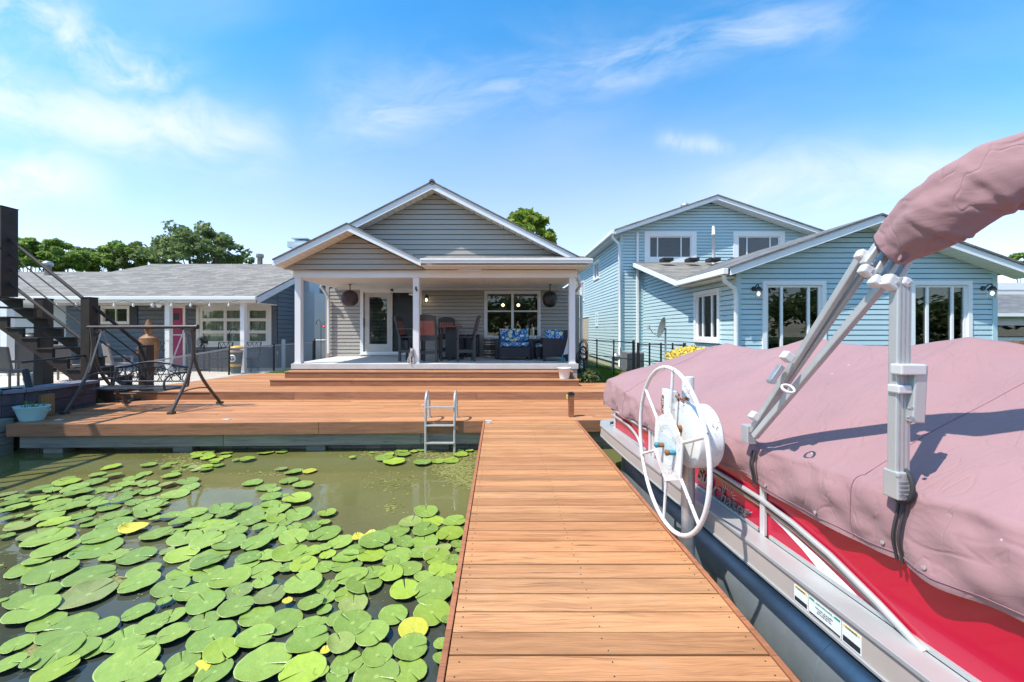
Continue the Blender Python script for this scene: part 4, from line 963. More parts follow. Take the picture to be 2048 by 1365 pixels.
# porch swing
SW = thing('porch_swing', 'dark metal garden swing with ornate bench hanging in a curved frame', 'swing', (-6.8, 7.6, 0))
mb = MB(); mb.tube([(-7.82, 7.6, 1.545), (-5.75, 7.6, 1.555)], .034, 12); mb.lathe([(.045, -5.77), (.045, -5.73)], (0, 7.6, 1.555), 12, 'X'); mb.build('top_bar', M_BRONZE, SW)
def bez(P, n=14):
    out = []
    for i in range(n + 1):
        t = i / n; Q = [Vector(p) for p in P]
        while len(Q) > 1: Q = [Q[j].lerp(Q[j + 1], t) for j in range(len(Q) - 1)]
        out.append(Q[0])
    return out
for xt, s in ((-5.82, 1), (-7.72, -1)):
    for yf, fx in ((7.12, -.02), (8.15, .12)):
        mb = MB(); mb.tube(bez([(xt, 7.6 + (yf - 7.6) * .07, 1.53), (xt, 7.6 - (yf - 7.6) * .06, 1.15), (xt, 7.6 - (yf - 7.6) * .05, .72), (xt + fx * .4, 7.6 + (yf - 7.6) * .45, .46), (xt + fx, yf, .03)]), .028, 10)
        mb.box(xt + fx - .045, xt + fx + .045, yf - .05, yf + .05, .003, .04); mb.build('leg', M_BRONZE, SW)
    mb = MB(); mb.tube([(xt - s * .02, 7.6, 1.38), (xt - s * .22, 7.6, 1.53)], .022, 8); mb.build('brace', M_BRONZE, SW)
    mb = MB(); mb.tube(bez([(xt, 7.30, .35), (xt + .02, 7.6, .42), (xt + .04, 7.95, .35)], 8), .012, 6); mb.build('spreader', M_BRONZE, SW)
mb = MB(); mb.tube([(-7.7, 8.0, .22), (-5.8, 8.0, .22)], .016, 8); mb.build('cross_bar', M_BRONZE, SW)
bn = MB(); xl, xr = -7.50, -6.05; sy0, sy1 = 7.25, 7.72; szz = .42
for i in range(7): y = sy0 + (sy1 - sy0) * i / 6; bn.box(xl + .03, xr - .03, y - .027, y + .027, szz - .008 + .02 * (i == 0), szz + .004 - .01 * math.sin(i / 6 * 3.14))
seat = bn.build('seat', M_IRON, SW)
mb = MB()
mb.tube([(xl, 7.76, .40), (xl, 7.84, .78)], .02, 8); mb.tube([(xr, 7.76, .40), (xr, 7.84, .78)], .02, 8)
top = bez([(xl, 7.84, .77), (xl + .35, 7.84, .74), (-7.0, 7.84, .95), (-6.55, 7.84, .95), (xr - .35, 7.84, .74), (xr, 7.84, .77)], 20)
mb.tube(top, .022, 8); mb.tube([(xl, 7.78, .50), (xr, 7.78, .50)], .014, 6)
mb.build('back_frame', M_IRON, SW)
mb = MB(); random.seed(3)
for i in range(13):
    x = xl + .1 + i * .105; s = 1 if i % 2 else -1
    mb.tube(bez([(x, 7.78, .50), (x + .14 * s, 7.80, .6), (x - .16 * s, 7.82, .72), (x + .05 * s, 7.84, .79)], 8), .009, 5)
    for q in range(2):
        c = Vector((x + random.uniform(-.06, .06), 7.80, random.uniform(.55, .74))); mb.add([c + Vector((-.03, 0, 0)), c + Vector((0, -.012, .018)), c + Vector((.035, 0, .006)), c + Vector((0, -.012, -.018))], [(0, 1, 2, 3), (3, 2, 1, 0)])
mb.tube(bez([(xl + .15, 7.8, .52), (-7.2, 7.8, .7), (-6.77, 7.82, .95), (-6.3, 7.8, .7), (xr - .15, 7.8, .52)], 14), .012, 6)
mb.build('scrollwork', M_IRON, SW)
for x in (xl, xr):
    mb = MB(); mb.tube(bez([(x, 7.84, .66), (x, 7.5, .70), (x, 7.22, .74), (x, 7.16, .55), (x, 7.24, .40)], 12), .018, 8); mb.tube([(x, 7.24, .41), (x, 7.76, .41)], .016, 6); mb.build('armrest', M_IRON, SW)
    for yy in (7.3, 7.82):
        mb = MB(); a = Vector((x, yy, .72)); b_ = Vector((x * .96 - .27, 7.6, 1.52)); n = 34
        xt_ = -5.98 if x > -7 else -7.55; b_ = Vector((xt_, 7.6, 1.52))
        for i in range(n):
            p = a.lerp(b_, (i + .5) / n); d = (b_ - a) / n * .75
            o = Vector((.009, 0, 0)) if i % 2 else Vector((0, .009, 0))
            mb.tube([p - d + o, p + d + o], .0035, 4); mb.tube([p - d - o, p + d - o], .0035, 4)
        mb.build('chain', M_GALV, SW)
# block wall left of the deck
bw = thing('block_wall', 'low curved dark stone block wall with smooth cap at the left deck edge', 'wall', (-8.6, 6.9, -.3))
pts = [(-7.95, 8.0), (-8.15, 7.35), (-8.05, 6.9), (-8.1, 6.62)]
arc = [(-7.62 - .55 * math.sin(t) * 1.0, 6.55 + 1.35 * t / 1.6) for t in [0]]
path = [Vector((-8.02, 7.95, 0)), Vector((-8.0, 7.5, 0)), Vector((-7.98, 7.05, 0)), Vector((-8.02, 6.75, 0)), Vector((-8.15, 6.55, 0)), Vector((-8.6, 6.45, 0)), Vector((-9.5, 6.42, 0)), Vector((-11.5, 6.4, 0))]
cap = MB(); bl = MB()
for i in range(len(path) - 1):
    a, b_ = path[i], path[i + 1]; d = (b_ - a).normalized(); nrm = Vector((d.y, -d.x, 0)) * -1
    za = .50 - .06 * max(0, (a.y - 6.6)) * 0; w0 = .34
    nx = -nrm
    q = [a, b_, b_ + nx * w0, a + nx * w0]
    for kz in range(4):
        z0, z1 = -.32 + .19 * kz, -.32 + .19 * kz + .183; L_ = (b_ - a).length; nb = max(1, int(L_ / .42)); 
        for j in range(nb):
            p0 = a + d * (L_ * j / nb + .004); p1 = a + d * (L_ * (j + 1) / nb - .004); off = nrm * random.uniform(-.004, .012)
            Q = [p0 + off, p1 + off, p1 + nx * .3, p0 + nx * .3]
            if nrm.cross(d).z > 0: Q = Q[::-1]
            Q = [Vector((v.x, v.y, z0)) for v in Q] + [Vector((v.x, v.y, z1)) for v in Q]; bl.hexa(Q)
    Q = [a + nrm * .05 - d * .01, b_ + nrm * .05 - d * .002, b_ + nx * w0, a + nx * w0]
    if nrm.cross(d).z > 0: Q = Q[::-1]
    cap.hexa([Vector((v.x, v.y, .442)) for v in Q] + [Vector((v.x, v.y, .50)) for v in Q])
bl.build('blocks', M_STONE, bw, bevel=.008); cap.build('cap', M_CAP, bw, bevel=.008)
# oval tub planter
p = at(64, 841, 6.62); p.z = .004
t_ = thing('tub_planter', 'pale turquoise oval metal tub planter on the left corner of the deck', 'planter', p)
mb = MB(); mb.lathe([(.16, .0), (.165, .01), (.235, .22), (.25, .235), (.24, .24), (.228, .225), (.2, .19)], p, 30, sx=1.05, sy=.7); mb.build('tub', M_CYANTUB, t_)
mb = MB(); mb.lathe([(.01, .19), (.2, .19), (.2, .191)], p, 20, sx=1.05, sy=.7); mb.build('soil', M_SOIL, t_)
for s in (-1, 1):
    mb = MB(); c = p + Vector((s * .255, 0, .19)); mb.tube([c + Vector((s * .015 * math.sin(a_), .045 * math.cos(a_), .0 - .035 * math.sin(a_))) for a_ in [i * math.pi / 6 for i in range(7)]], .006, 6); mb.build('handle', M_CYANTUB, t_)
mb = MB(); random.seed(5)
for i in range(26):
    a_ = random.uniform(0, 6.28); rr = random.uniform(0, .17); b0 = p + Vector((rr * math.cos(a_), rr * .7 * math.sin(a_), .19)); d = Vector((random.uniform(-.05, .05), random.uniform(-.05, .05), random.uniform(.04, .13)))
    mb.tube([b0, b0 + d], .003, 4)
    for k in range(3):
        c = b0 + d * random.uniform(.5, 1.05); v = Vector((random.uniform(-.04, .04), random.uniform(-.04, .04), random.uniform(-.005, .02))); s_ = v.cross(Vector((0, 0, 1))).normalized() * .012
        mb.add([c, c + v * .5 + s_, c + v, c + v * .5 - s_], [(0, 1, 2, 3)])
mb.build('seedlings', M_LEAFY, t_)
a = at(82, 812, 7.0); b_ = at(100, 786, 7.0)
t_ = thing('deck_post', 'short square wooden deck post behind the turquoise tub planter', 'post', (a.x + .08, 7.0, 0)); mb = MB(); mb.box(a.x, b_.x, 6.93, 7.08, .002, b_.z - .02); mb.build('post', M_POSTW, t_, bevel=.005)
mb = MB(); mb.box(a.x + .14, a.x + .26, 6.80, 6.90, .06, .20); mb.box(a.x + .16, a.x + .24, 6.795, 6.80, .09, .16); mb.build('light_box', M_GREYW, t_, bevel=.005)
x = 1.235
t_ = thing('deck_post', 'short brown wooden post with black solar cap at the head of the dock', 'post', (x, 6.9, 0))
mb = MB(); mb.box(x - .045, x + .045, 6.86, 6.95, .003, .38); mb.build('post', M_EDGE, t_, bevel=.004)
mb = MB(); mb.box(x - .055, x + .055, 6.85, 6.96, .381, .405); mb.box(x - .04, x + .04, 6.865, 6.945, .405, .425); mb.box(x - .055, x - .045, 6.86, 6.95, .30, .38); mb.build('solar_cap', M_BLACK, t_, bevel=.004)
mb = MB()
for i in range(3): mb.box(x - .075, x - .056, 6.87, 6.94, .31 + .025 * i, .325 + .025 * i)
mb.build('lamp', M_STY, t_)
# cleats and plates
for i, (px, py, lab) in enumerate(((118, 841, 'pale metal plate set in the left end of the deck'), (453, 840, 'pale metal plate in the middle of the front deck'), (977, 847, 'small white cleat where the dock meets the deck'))):
    D = 1200 / (py - 660); p = at(px, py, D); p.z = .004; t_ = MB()
    if i < 2: t_.box(p.x - .06, p.x + .06, p.y - .03, p.y + .03, .003, .012); t_.box(p.x - .02, p.x + .02, p.y - .01, p.y + .01, .012, .02)
    else: t_.box(p.x - .03, p.x + .03, p.y - .03, p.y + .03, .003, .015); t_.tube([p + Vector((-.05, 0, .035)), p + Vector((.05, 0, .035))], .012, 8); t_.box(p.x - .015, p.x + .015, p.y - .012, p.y + .012, .015, .03)
    tag(t_.build('deck_plate' if i < 2 else 'cleat', M_ALUW, bevel=.002), lab, 'deck plate' if i < 2 else 'cleat')
# dock ladder
x0, x1 = -1.20, -.73; yl = 6.50
t_ = thing('swim_ladder', 'grey aluminium swim ladder with looped handrails on the deck edge', 'ladder', (-.97, 6.6, 0))
for x in (x0, x1):
    mb = MB(); pts = [(x, yl, -1.0), (x, yl, .30)] + [(x, yl + .17 - .17 * math.cos(a_), .30 + .17 * math.sin(a_)) for a_ in [i * math.pi / 10 for i in range(1, 11)]] + [(x, yl + .34, .02)]
    mb.tube(pts, .021, 10); mb.box(x - .04, x + .04, yl + .31, yl + .40, .003, .012); mb.box(x - .02, x + .02, yl + .33, yl + .375, .012, .07); mb.build('rail', M_ALU, t_)
for z in (.24, -.055, -.34, -.62):
    mb = MB(); mb.box(x0 + .01, x1 - .01, yl - .035, yl + .035, z - .013, z + .013); mb.build('rung', M_ALU, t_, bevel=.006)
for x, s in ((x0, -1), (x1, 1)): mb = MB(); mb.tube(bez([(x, yl, .27), (x + s * .12, yl, .33), (x + s * .10, yl + .05, .1), (x + s * .02, yl + .1, .02)], 10), .003, 5); mb.build('cord', M_WHITE, t_)
# ---------------------------------------------------------------- chain link fence
def chain_fence(name, label, pts, hs, zb, pitch=.06, posts=True, wire=.0034, cat='fence'):
    t = thing(name, label, cat, (*pts[0], zb)); P = [Vector((p[0], p[1], 0)) for p in pts]
    for (a, b_, ha, hb) in zip(P, P[1:], hs, hs[1:]):
        L_ = (b_ - a).length; d = (b_ - a) / L_; m = MB(); H = min(ha, hb) - zb
        m2 = MB(); m2.tube([(a.x, a.y, ha), (b_.x, b_.y, hb)], .02, 8); m2.build('top_rail', M_GALV if wire > .003 else M_BLACK, t)
        k = -int(H / pitch)
        while k * pitch < L_:
            for s in (1, -1):
                u0 = k * pitch; u1 = u0 + H; z0, z1 = zb, zb + H
                c0, c1 = max(0, u0), min(L_, u1)
                if c1 <= c0: continue
                f0, f1 = (c0 - u0) / H, (c1 - u0) / H
                if s < 0: f0, f1 = 1 - f0, 1 - f1
                e = lambda u: (ha + (hb - ha) * u / L_)
                pa = a + d * c0; pb = b_ * 0 + a + d * c1
                za = zb + (e(c0) - zb) * f0; zb_ = zb + (e(c1) - zb) * f1
                m.tube([(pa.x, pa.y, za), (pb.x, pb.y, zb_)], wire, 3, cap=False, flat=True)
            k += 1
        m.build('mesh', M_GALV if wire > .002 else M_BLACK, t)
    if posts:
        for p, h in zip(P, hs): m = MB(); m.tube([(p.x, p.y, zb - .1), (p.x, p.y, h + .03)], .03, 8); m.lathe([(.033, h + .03), (.033, h + .045), (.01, h + .06)], (p.x, p.y, 0), 8); m.build('post', M_BLACK, t)
    return t
chain_fence('chain_link_fence', 'black-posted chain link fence running along the left edge of the deck', [(-8.42, 8.7), (-8.25, 12.2), (-7.5, 13.3), (-6.75, 14.5)], [.68, .92, .98, 1.04], .13)
chain_fence('chain_link_gate', 'chain link gate between the slate-blue house and the porch', [(-6.72, 14.55), (-6.1, 14.6)], [1.12, 1.12], .15, pitch=.07, cat='gate')
t_ = thing('gate_post', 'pale grey fence post standing before the slate-blue house corner', 'post', (-7.5, 13.9, .1)); mb = MB(); p = at(567, 700, 13.9); mb.tube([(p.x, 13.9, .1), (p.x, 13.9, 1.12)], .06, 12); mb.lathe([(.065, 1.12), (.065, 1.14), (.03, 1.17)], (p.x, 13.9, 0), 12); mb.build('post', M_PALE, t_)
t_ = chain_fence('chain_link_fence', 'short leaning chain link fence piece behind the dark block wall', [(-8.35, 7.0), (-8.35, 8.2)], [.93, .99], .1, posts=False, wire=.0012)
mb = MB(); mb.tube([at(50, 740, 7.0), at(62, 790, 6.95)], .045, 10); mb.build('leaning_post', M_BLACK, t_)
# black fence on the right
def rail_fence(label, P, zb, h, np_):
    t = thing('metal_fence', label, 'fence', (*P[0], zb)); A, Bv = Vector((*P[0], 0)), Vector((*P[1], 0))
    for z in (h, h * .45 + .1, .2):
        m = MB(); m.tube([(A.x, A.y, zb + z), (Bv.x, Bv.y, zb + z)], .014, 6); m.build('rail', M_BLACK, t)
    for i in range(np_):
        p = A.lerp(Bv, i / (np_ - 1)); m = MB(); w_ = .03 if i in (0, np_ - 1) else .018; m.box(p.x - w_, p.x + w_, p.y - w_, p.y + w_, zb - .05, zb + h + .05); m.build('post', M_BLACK, t)
rail_fence('black metal fence across the grass beside the light blue house', [(2.9, 14.0), (3.72, 11.1)], .1, 1.05, 4)
rail_fence('black metal fence between the air conditioner and the satellite dish', [(3.78, 10.9), (4.9, 10.6)], .1, 1.0, 5)
rail_fence('black metal fence posts at the corner of the grey porch', [(2.55, 14.0), (2.88, 14.02)], .1, 1.05, 2)
# satellite dish
p = at(1331, 700, 9.6); t_ = thing('satellite_dish', 'grey satellite dish on a pole before the light blue wing', 'satellite dish', (p.x, p.y, .1))
mb = MB(); mb.tube([(p.x, p.y, .1), (p.x, p.y, 1.55)], .022, 8); mb.build('pole', M_GALV, t_)
mb = MB(); c = at(1328, 657, 9.6); ax = Vector((-.96, .08, .25)).normalized(); e1 = ax.cross(Vector((0, 0, 1))).normalized(); e2 = e1.cross(ax)
vs = []; fs = []
for i in range(7):
    for k in range(24):
        r = .235 * i / 6; a_ = 2 * math.pi * k / 24; vs.append(c + e1 * r * math.cos(a_) + e2 * r * 1.1 * math.sin(a_) + ax * (r * r * 1.2))
for i in range(6):
    for k in range(24): fs.append((i * 24 + k, i * 24 + (k + 1) % 24, (i + 1) * 24 + (k + 1) % 24, (i + 1) * 24 + k))
mb.add(vs, fs, True); mb.build('dish', pm('dish_grey', (.10, .12, .12), .5), t_)
mb = MB(); mb.tube([c - e2 * .22 + ax * .02, c + ax * .22 - e2 * .18, at(1297, 653, 9.5)], .011, 6); mb.lathe([(.03, -.04), (.035, .04)], at(1297, 655, 9.5), 8); mb.build('feed_arm', M_ALU, t_)
# air conditioner + meter
p = at(1271, 735, 12.3); t_ = thing('air_conditioner', 'grey outdoor air conditioner unit at the light blue house corner', 'air conditioner', (p.x, p.y, .1))
mb = MB(); mb.box(p.x - .27, p.x + .27, p.y, p.y + .55, .12, .82); mb.build('cabinet', M_GALV, t_, bevel=.02)
mb = MB()
for i in range(22):
    mb.box(p.x - .26 + i * .0245, p.x - .255 + i * .0245, p.y - .012, p.y - .002, .16, .78)
for i in range(14): mb.box(p.x - .26, p.x + .26, p.y - .016, p.y - .012, .18 + i * .043, .185 + i * .043)
mb.build('grille', M_IRON, t_)
p = at(1232, 735, 13.5); t_ = thing('gas_meter', 'small grey gas meter with pipes on the light blue house wall', 'gas meter', (p.x, p.y, .1))
mb = MB(); mb.lathe([(.05, .45), (.12, .5), (.13, .62), (.06, .7)], p * 1 - Vector((0, 0, p.z)), 12); mb.build('meter', M_GALV, t_)
mb = MB(); mb.tube([(p.x - .12, p.y, .1), (p.x - .12, p.y, .8), (p.x, p.y, .85), (p.x, p.y, .7)], .022, 6); mb.tube([(p.x + .15, p.y, .1), (p.x + .15, p.y, .9)], .022, 6); mb.build('pipe', M_GALV, t_)
# dome planter with yellow flowers, rust dome
p = at(1385, 722, 8.9); t_ = thing('flower_pot', 'large pale pot of yellow flowers before the light blue wing', 'flower pot', (p.x, p.y, .1))
mb = MB(); mb.lathe([(.25, .1), (.42, .5), (.48, .80), (.44, .88)], (p.x, p.y, 0), 24); mb.build('pot', M_PALE, t_)
mb = MB(); random.seed(8)
for i in range(500):
    a_ = random.uniform(0, 6.28); r = .56 * math.sqrt(random.random()); z = .90 + .20 * (1 - (r / .56) ** 2) + random.uniform(-.06, .05)
    c = Vector((p.x + r * math.cos(a_), p.y + r * math.sin(a_), z)); s_ = .025
    u = Vector((random.gauss(0, 1), random.gauss(0, 1), random.gauss(0, .6))).normalized(); v = u.orthogonal().normalized()
    mb.add([c - u * s_ - v * s_, c + u * s_ - v * s_, c + u * s_ + v * s_, c - u * s_ + v * s_], [(0, 1, 2, 3)])
mb.build('flowers', M_YEL, t_)
p = at(1262, 752, 9.4); mb = MB(); mb.lathe([(.42, .1), (.41, .22), (.33, .40), (.18, .50), (.02, .53)], (p.x, p.y, 0), 24); tag(mb.build('fire_pit_cover', M_RUST), 'rusty domed fire pit cover on the grass behind the boat', 'fire pit')
# hose heap at right porch corner
mb = MB(); random.seed(11)
for k in range(9):
    r = random.uniform(.10, .2); c = Vector((2.18 + random.uniform(-.03, .03), 10.4 + .03 * k, .78 + random.uniform(-.25, .25)))
    mb.tube([c + Vector((r * .8 * math.cos(a_), .02 * math.sin(a_ * 3), r * 1.7 * math.sin(a_))) for a_ in [i * 6.283 / 18 for i in range(18)]], .013, 6, closed=True)
tag(mb.build('garden_hose', M_RUB), 'coiled black garden hose hanging at the right porch post', 'hose')
# ================================================================ PORCH FURNITURE
def tall_chair():
    t = thing('bar_chair', '', 'chair', (0, 0, 0), 0, 'tall chairs around the round porch table'); Wd = .26; Dp = .24
    for sx in (-1, 1):
        m = MB(); m.rbox((sx * (Wd - .02), -Dp + .02, .33), (.05, .06, .66)); m.build('leg', M_CHG, t, bevel=.004)
        m = MB(); m.bar((sx * (Wd - .02), Dp - .02, .0), (sx * (Wd - .02), Dp - .02, .64), .05, .07); m.bar((sx * (Wd - .02), Dp - .02, .64), (sx * (Wd - .03), Dp + .13, 1.20), .045, .05); m.build('leg', M_CHG, t, bevel=.004)
        m = MB(); m.box(sx * Wd - .045, sx * Wd + .045, -Dp - .03, Dp + .06, .86, .89); m.box(sx * Wd - .025, sx * Wd + .025, -Dp, -Dp + .05, .66, .86); m.build('armrest', M_CHG, t, bevel=.004)
        m = MB(); m.box(sx * (Wd - .02) - .015, sx * (Wd - .02) + .015, -Dp + .05, Dp - .05, .24, .31); m.build('stretcher', M_CHG, t)
    m = MB()
    for i in range(6): m.box(-Wd + .03, Wd - .03, -Dp + .005 + i * .083, -Dp + .080 + i * .083, .64, .665)
    m.build('seat', M_CHG, t, bevel=.003)
    m = MB(); m.box(-Wd + .01, Wd - .01, -Dp + .0, -Dp + .03, .56, .638); m.box(-Wd + .01, Wd - .01, Dp - .03, Dp, .56, .638); m.box(-Wd + .01, Wd - .01, Dp - .04, Dp - .01, .22, .30)
    m.box(-Wd + .01, Wd - .01, -Dp + .02, -Dp + .06, .20, .27); m.build('seat_frame', M_CHG, t)
    back = MB()
    for i in range(7):
        x = -.165 + i * .055; back.bar((x, Dp - .005, .70), (x, Dp + .115, 1.12), .043, .018)
    back.build('back_slats', M_CHR, t)
    m = MB(); m.bar((-Wd + .03, Dp - .01, .69), (Wd - .03, Dp - .01, .69), .03, .05); m.build('lower_back_rail', M_CHG, t); m = MB()
    P = [(-Wd + .01, Dp + .09, 1.08), (Wd - .01, Dp + .09, 1.08), (Wd - .01, Dp + .12, 1.17)] + [((Wd - .01) * math.cos(a_), Dp + .13, 1.17 + .075 * math.sin(a_)) for a_ in [i * math.pi / 8 for i in range(1, 8)]] + [(-Wd + .01, Dp + .12, 1.17)]
    m.prism(P, (0, .03, 0)); m.build('crest_rail', M_CHG, t, bevel=.003)
    return t
zf = ZS
ch = tall_chair()
cx, cy = -1.28, 11.45
ch.location = (-1.84, 10.62, zf); ch.rotation_euler = (0, 0, R(180 - 8)); ch['label'] = 'tall chair with brick-red slatted back nearest the camera, beside the middle porch post'
ORG[ch.name] = ch.location
for (x, y, a_, lab) in ((-1.58, 12.15, 12, 'tall chair behind the round table, its red back half hidden'), (-.93, 10.9, -80, 'tall charcoal chair seen in profile right of the round table'), (-2.42, 10.95, 80, 'tall charcoal chair seen in profile left of the middle porch post')):
    dup(ch, (x, y, zf), R(a_), lab)
t_ = thing('bar_table', 'round tall table with brick-red top and dark base among the chairs', 'table', (cx, cy, zf))
mb = MB()
for i in range(9):
    y0 = -.40 + i * .09; y1 = y0 + .085; h0 = math.sqrt(max(.005, .42 ** 2 - max(abs(y0), abs(y1)) ** 2))
    mb.box(cx - .3 - h0 * .55, cx - .3 + h0 * .55 + .3, cy + y0, cy + y1, zf + .93, zf + .96)
mb.build('table_top', M_CHR, t_, bevel=.004)
mb = MB(); mb.box(cx - .25, cx + .05, cy - .15, cy + .15, zf + .06, zf + .92); mb.box(cx - .45, cx + .25, cy - .05, cy + .05, zf, zf + .07); mb.box(cx - .15, cx - .05, cy - .35, cy + .35, zf, zf + .065); mb.build('base', M_CHG, t_, bevel=.006)
for i, (pa, pb, lab) in enumerate(((905, 929, 'black wicker storage box behind the profile chair'), (932, 959, 'black wicker storage box standing next to the barrel'))):
    D = 12.5; a = at(pa, 700, D); b_ = at(pb, 700, D); t_ = thing('storage_box', lab, 'storage box', ((a.x + b_.x) / 2, D, zf))
    mb = MB(); mb.box(a.x + .01, b_.x - .01, D - .02, D + .24, zf + .03, zf + .66); mb.build('body', M_WICK, t_, bevel=.006)
    mb = MB(); mb.box(a.x, b_.x, D - .03, D + .25, zf + .662, zf + .70); mb.box(a.x + .03, b_.x - .03, D - .045, D - .031, zf + .64, zf + .67); mb.build('lid', M_WICK, t_, bevel=.006)
    mb = MB()
    for xx in (a.x + .02, b_.x - .05):
        for yy in (D, D + .2): mb.box(xx, xx + .03, yy, yy + .03, zf, zf + .03)
    mb.build('feet', M_BLACK, t_)
    mb = MB(); mb.box(a.x + .04, b_.x - .04, D - .028, D - .021, zf + .08, zf + .60); mb.build('front_panel', M_CHG, t_)
p = at(979, 712, 12.45); t_ = thing('barrel', 'small dark wooden barrel with silver hoops on the porch', 'barrel', (p.x, p.y, zf))
pf = [(.155, 0), (.172, .10), (.186, .28), (.186, .32), (.172, .50), (.155, .60)]
mb = MB(); mb.lathe(pf, (p.x, p.y, zf), 24); mb.build('staves', pm('barrel_oak', (.10, .06, .04), .5, var=.3, scale=10, bump=.3), t_)
for z, r in ((.03, .163), (.13, .180), (.20, .185), (.40, .185), (.47, .180), (.57, .163)):
    mb = MB(); mb.lathe([(r, z - .017), (r + .003, z), (r, z + .017)], (p.x, p.y, zf), 24); mb.build('hoop', M_ALU, t_)
# loveseat
def puff(mb, c, d, rz=0, rx=0, n=8, seed=0):
    """a soft cushion: rounded box with pillow thickness profile"""
    M = Matrix.Translation(c) @ Matrix.Rotation(rz, 4, 'Z') @ Matrix.Rotation(rx, 4, 'X'); vs = []; fs = []
    for s in (1, -1):
        o = len(vs)
        for i in range(n + 1):
            for j in range(n + 1):
                u, v = 2 * i / n - 1, 2 * j / n - 1
                th = d[1] / 2 * max(.12, (1 - abs(u) ** 3.2) * (1 - abs(v) ** 3.2)) ** .45
                pin = 1 - .07 * (1 - abs(u) ** 2) * abs(v) ** 4 - .0
                pi2 = 1 - .07 * (1 - abs(v) ** 2) * abs(u) ** 4
                vs.append(M @ Vector((u * d[0] / 2 * pi2, s * th * -1, v * d[2] / 2 * pin)))
        for i in range(n):
            for j in range(n):
                q = (o + i * (n + 1) + j, o + (i + 1) * (n + 1) + j, o + (i + 1) * (n + 1) + j + 1, o + i * (n + 1) + j + 1); fs.append(q if s > 0 else q[::-1])
    rim = [i * (n + 1) for i in range(n)] + [n * (n + 1) + j for j in range(n)] + [i * (n + 1) + n for i in range(n, 0, -1)] + [j for j in range(n, 0, -1)]
    k = (n + 1) ** 2
    for a_, b_ in zip(rim, rim[1:] + rim[:1]): fs.append((a_ + k, b_ + k, b_, a_))
    return mb.add(vs, fs, True)
D = 11.15; a = at(999, 720, D); b_ = at(1060, 720, D); xm = (a.x + b_.x) / 2; hw = (b_.x - a.x) / 2
t_ = thing('loveseat', 'dark wicker loveseat with two blue and yellow floral back cushions', 'loveseat', (xm, D, zf))
mb = MB(); mb.box(a.x, b_.x, D, D + .62, zf + .09, zf + .36); mb.build('seat_base', M_WICK, t_, bevel=.01)
for s in (-1, 1):
    mb = MB(); xx = xm + s * (hw + .06); mb.box(xx - .07, xx + .07, D + .25, D + .85, zf + .03, zf + .58); mb.build('armrest', M_WICK, t_, bevel=.015)
    for yy in (D + .01, D + .55): mb = MB(); mb.box(xm + s * (hw - .03) - .03, xm + s * (hw - .03) + .03, yy, yy + .05, zf, zf + .089); mb.build('leg', M_WICK, t_)
mb = MB(); mb.box(a.x - .02, b_.x + .02, D + .66, D + .80, zf + .36, zf + .80); mb.build('backrest', M_WICK, t_, bevel=.015)
mb = MB(); puff(mb, (xm, D + .30, zf + .43), (2 * hw + .02, .62, .14)); mb.v = [Vector(v) for v in mb.v]; mb.build('seat_cushion', M_FLOR, t_)
for s in (-1, 1):
    mb = MB(); puff(mb, (xm + s * hw * .49, D + .50, zf + .69), (hw * 1.02, .17, .40), 0, R(-12)); mb.build('back_cushion', M_FLOR, t_)
# armchair side-on, facing left
a = at(1086, 724, 10.75); b_ = at(1137, 724, 10.75)
t_ = thing('wicker_armchair', 'dark wicker armchair facing left with loose floral pillows by the right post', 'armchair', ((a.x + b_.x) / 2, 11.0, zf))
mb = MB(); mb.box(a.x, b_.x, 10.75, 10.85, zf + .12, zf + .62); mb.box(a.x, a.x + .07, 10.75, 10.85, zf + .0, zf + .12); mb.box(b_.x - .07, b_.x, 10.75, 10.85, zf, zf + .12); mb.build('armrest', M_WICK, t_, bevel=.012)
mb = MB(); mb.box(a.x, b_.x, 11.45, 11.55, zf + .12, zf + .62); mb.box(a.x, a.x + .07, 11.45, 11.55, zf + .0, zf + .12); mb.box(b_.x - .07, b_.x, 11.45, 11.55, zf, zf + .12); mb.build('armrest', M_WICK, t_, bevel=.012)
mb = MB(); mb.box(a.x + .0, b_.x, 10.86, 11.44, zf + .14, zf + .36); mb.build('seat_base', M_WICK, t_, bevel=.01)
mb = MB(); mb.box(b_.x - .10, b_.x, 10.86, 11.44, zf + .36, zf + .84); mb.build('backrest', M_WICK, t_, bevel=.012)
for q, (px, dz, rr) in enumerate(((1103, .68, 70), (1118, .66, 100))):
    p = at(px, 660, 11.05 - .05 * q); mb = MB(); puff(mb, (p.x, p.y, zf + dz), (.36, .13, .36), R(12 - 30 * q), R(-14)); tag(mb.build('throw_pillow', M_FLOR), 'floral throw pillow on the wicker armchair, %s one' % ('left' if q == 0 else 'right'), 'pillow')
p = at(1134, 700, 10.70); mb = MB()
mb.add([Vector((p.x + .03, 10.73, zf + .66)), Vector((p.x + .03, 10.72, zf + .2)), Vector((p.x - .10, 10.71, zf + .18)), Vector((p.x - .02, 10.72, zf + .42)), Vector((p.x + .03, 10.735, zf + .66)), Vector((p.x + .035, 10.745, zf + .2)), Vector((p.x - .10, 10.735, zf + .18)), Vector((p.x - .02, 10.745, zf + .42))], [(3, 2, 1, 0), (4, 5, 6, 7), (0, 1, 5, 4), (1, 2, 6, 5), (2, 3, 7, 6), (3, 0, 4, 7)])
tag(mb.build('towel', M_TAIL), 'white towel hanging at the wicker armchair beside the right post', 'towel')
p = at(1125, 720, 10.45); mb = MB(); mb.lathe([(.03, 0), (.03, .12), (.012, .16), (.012, .2)], (p.x, p.y, zf), 12); tag(mb.build('bottle', M_TEAL), 'small green bottle on the slab beside the right porch post', 'bottle')
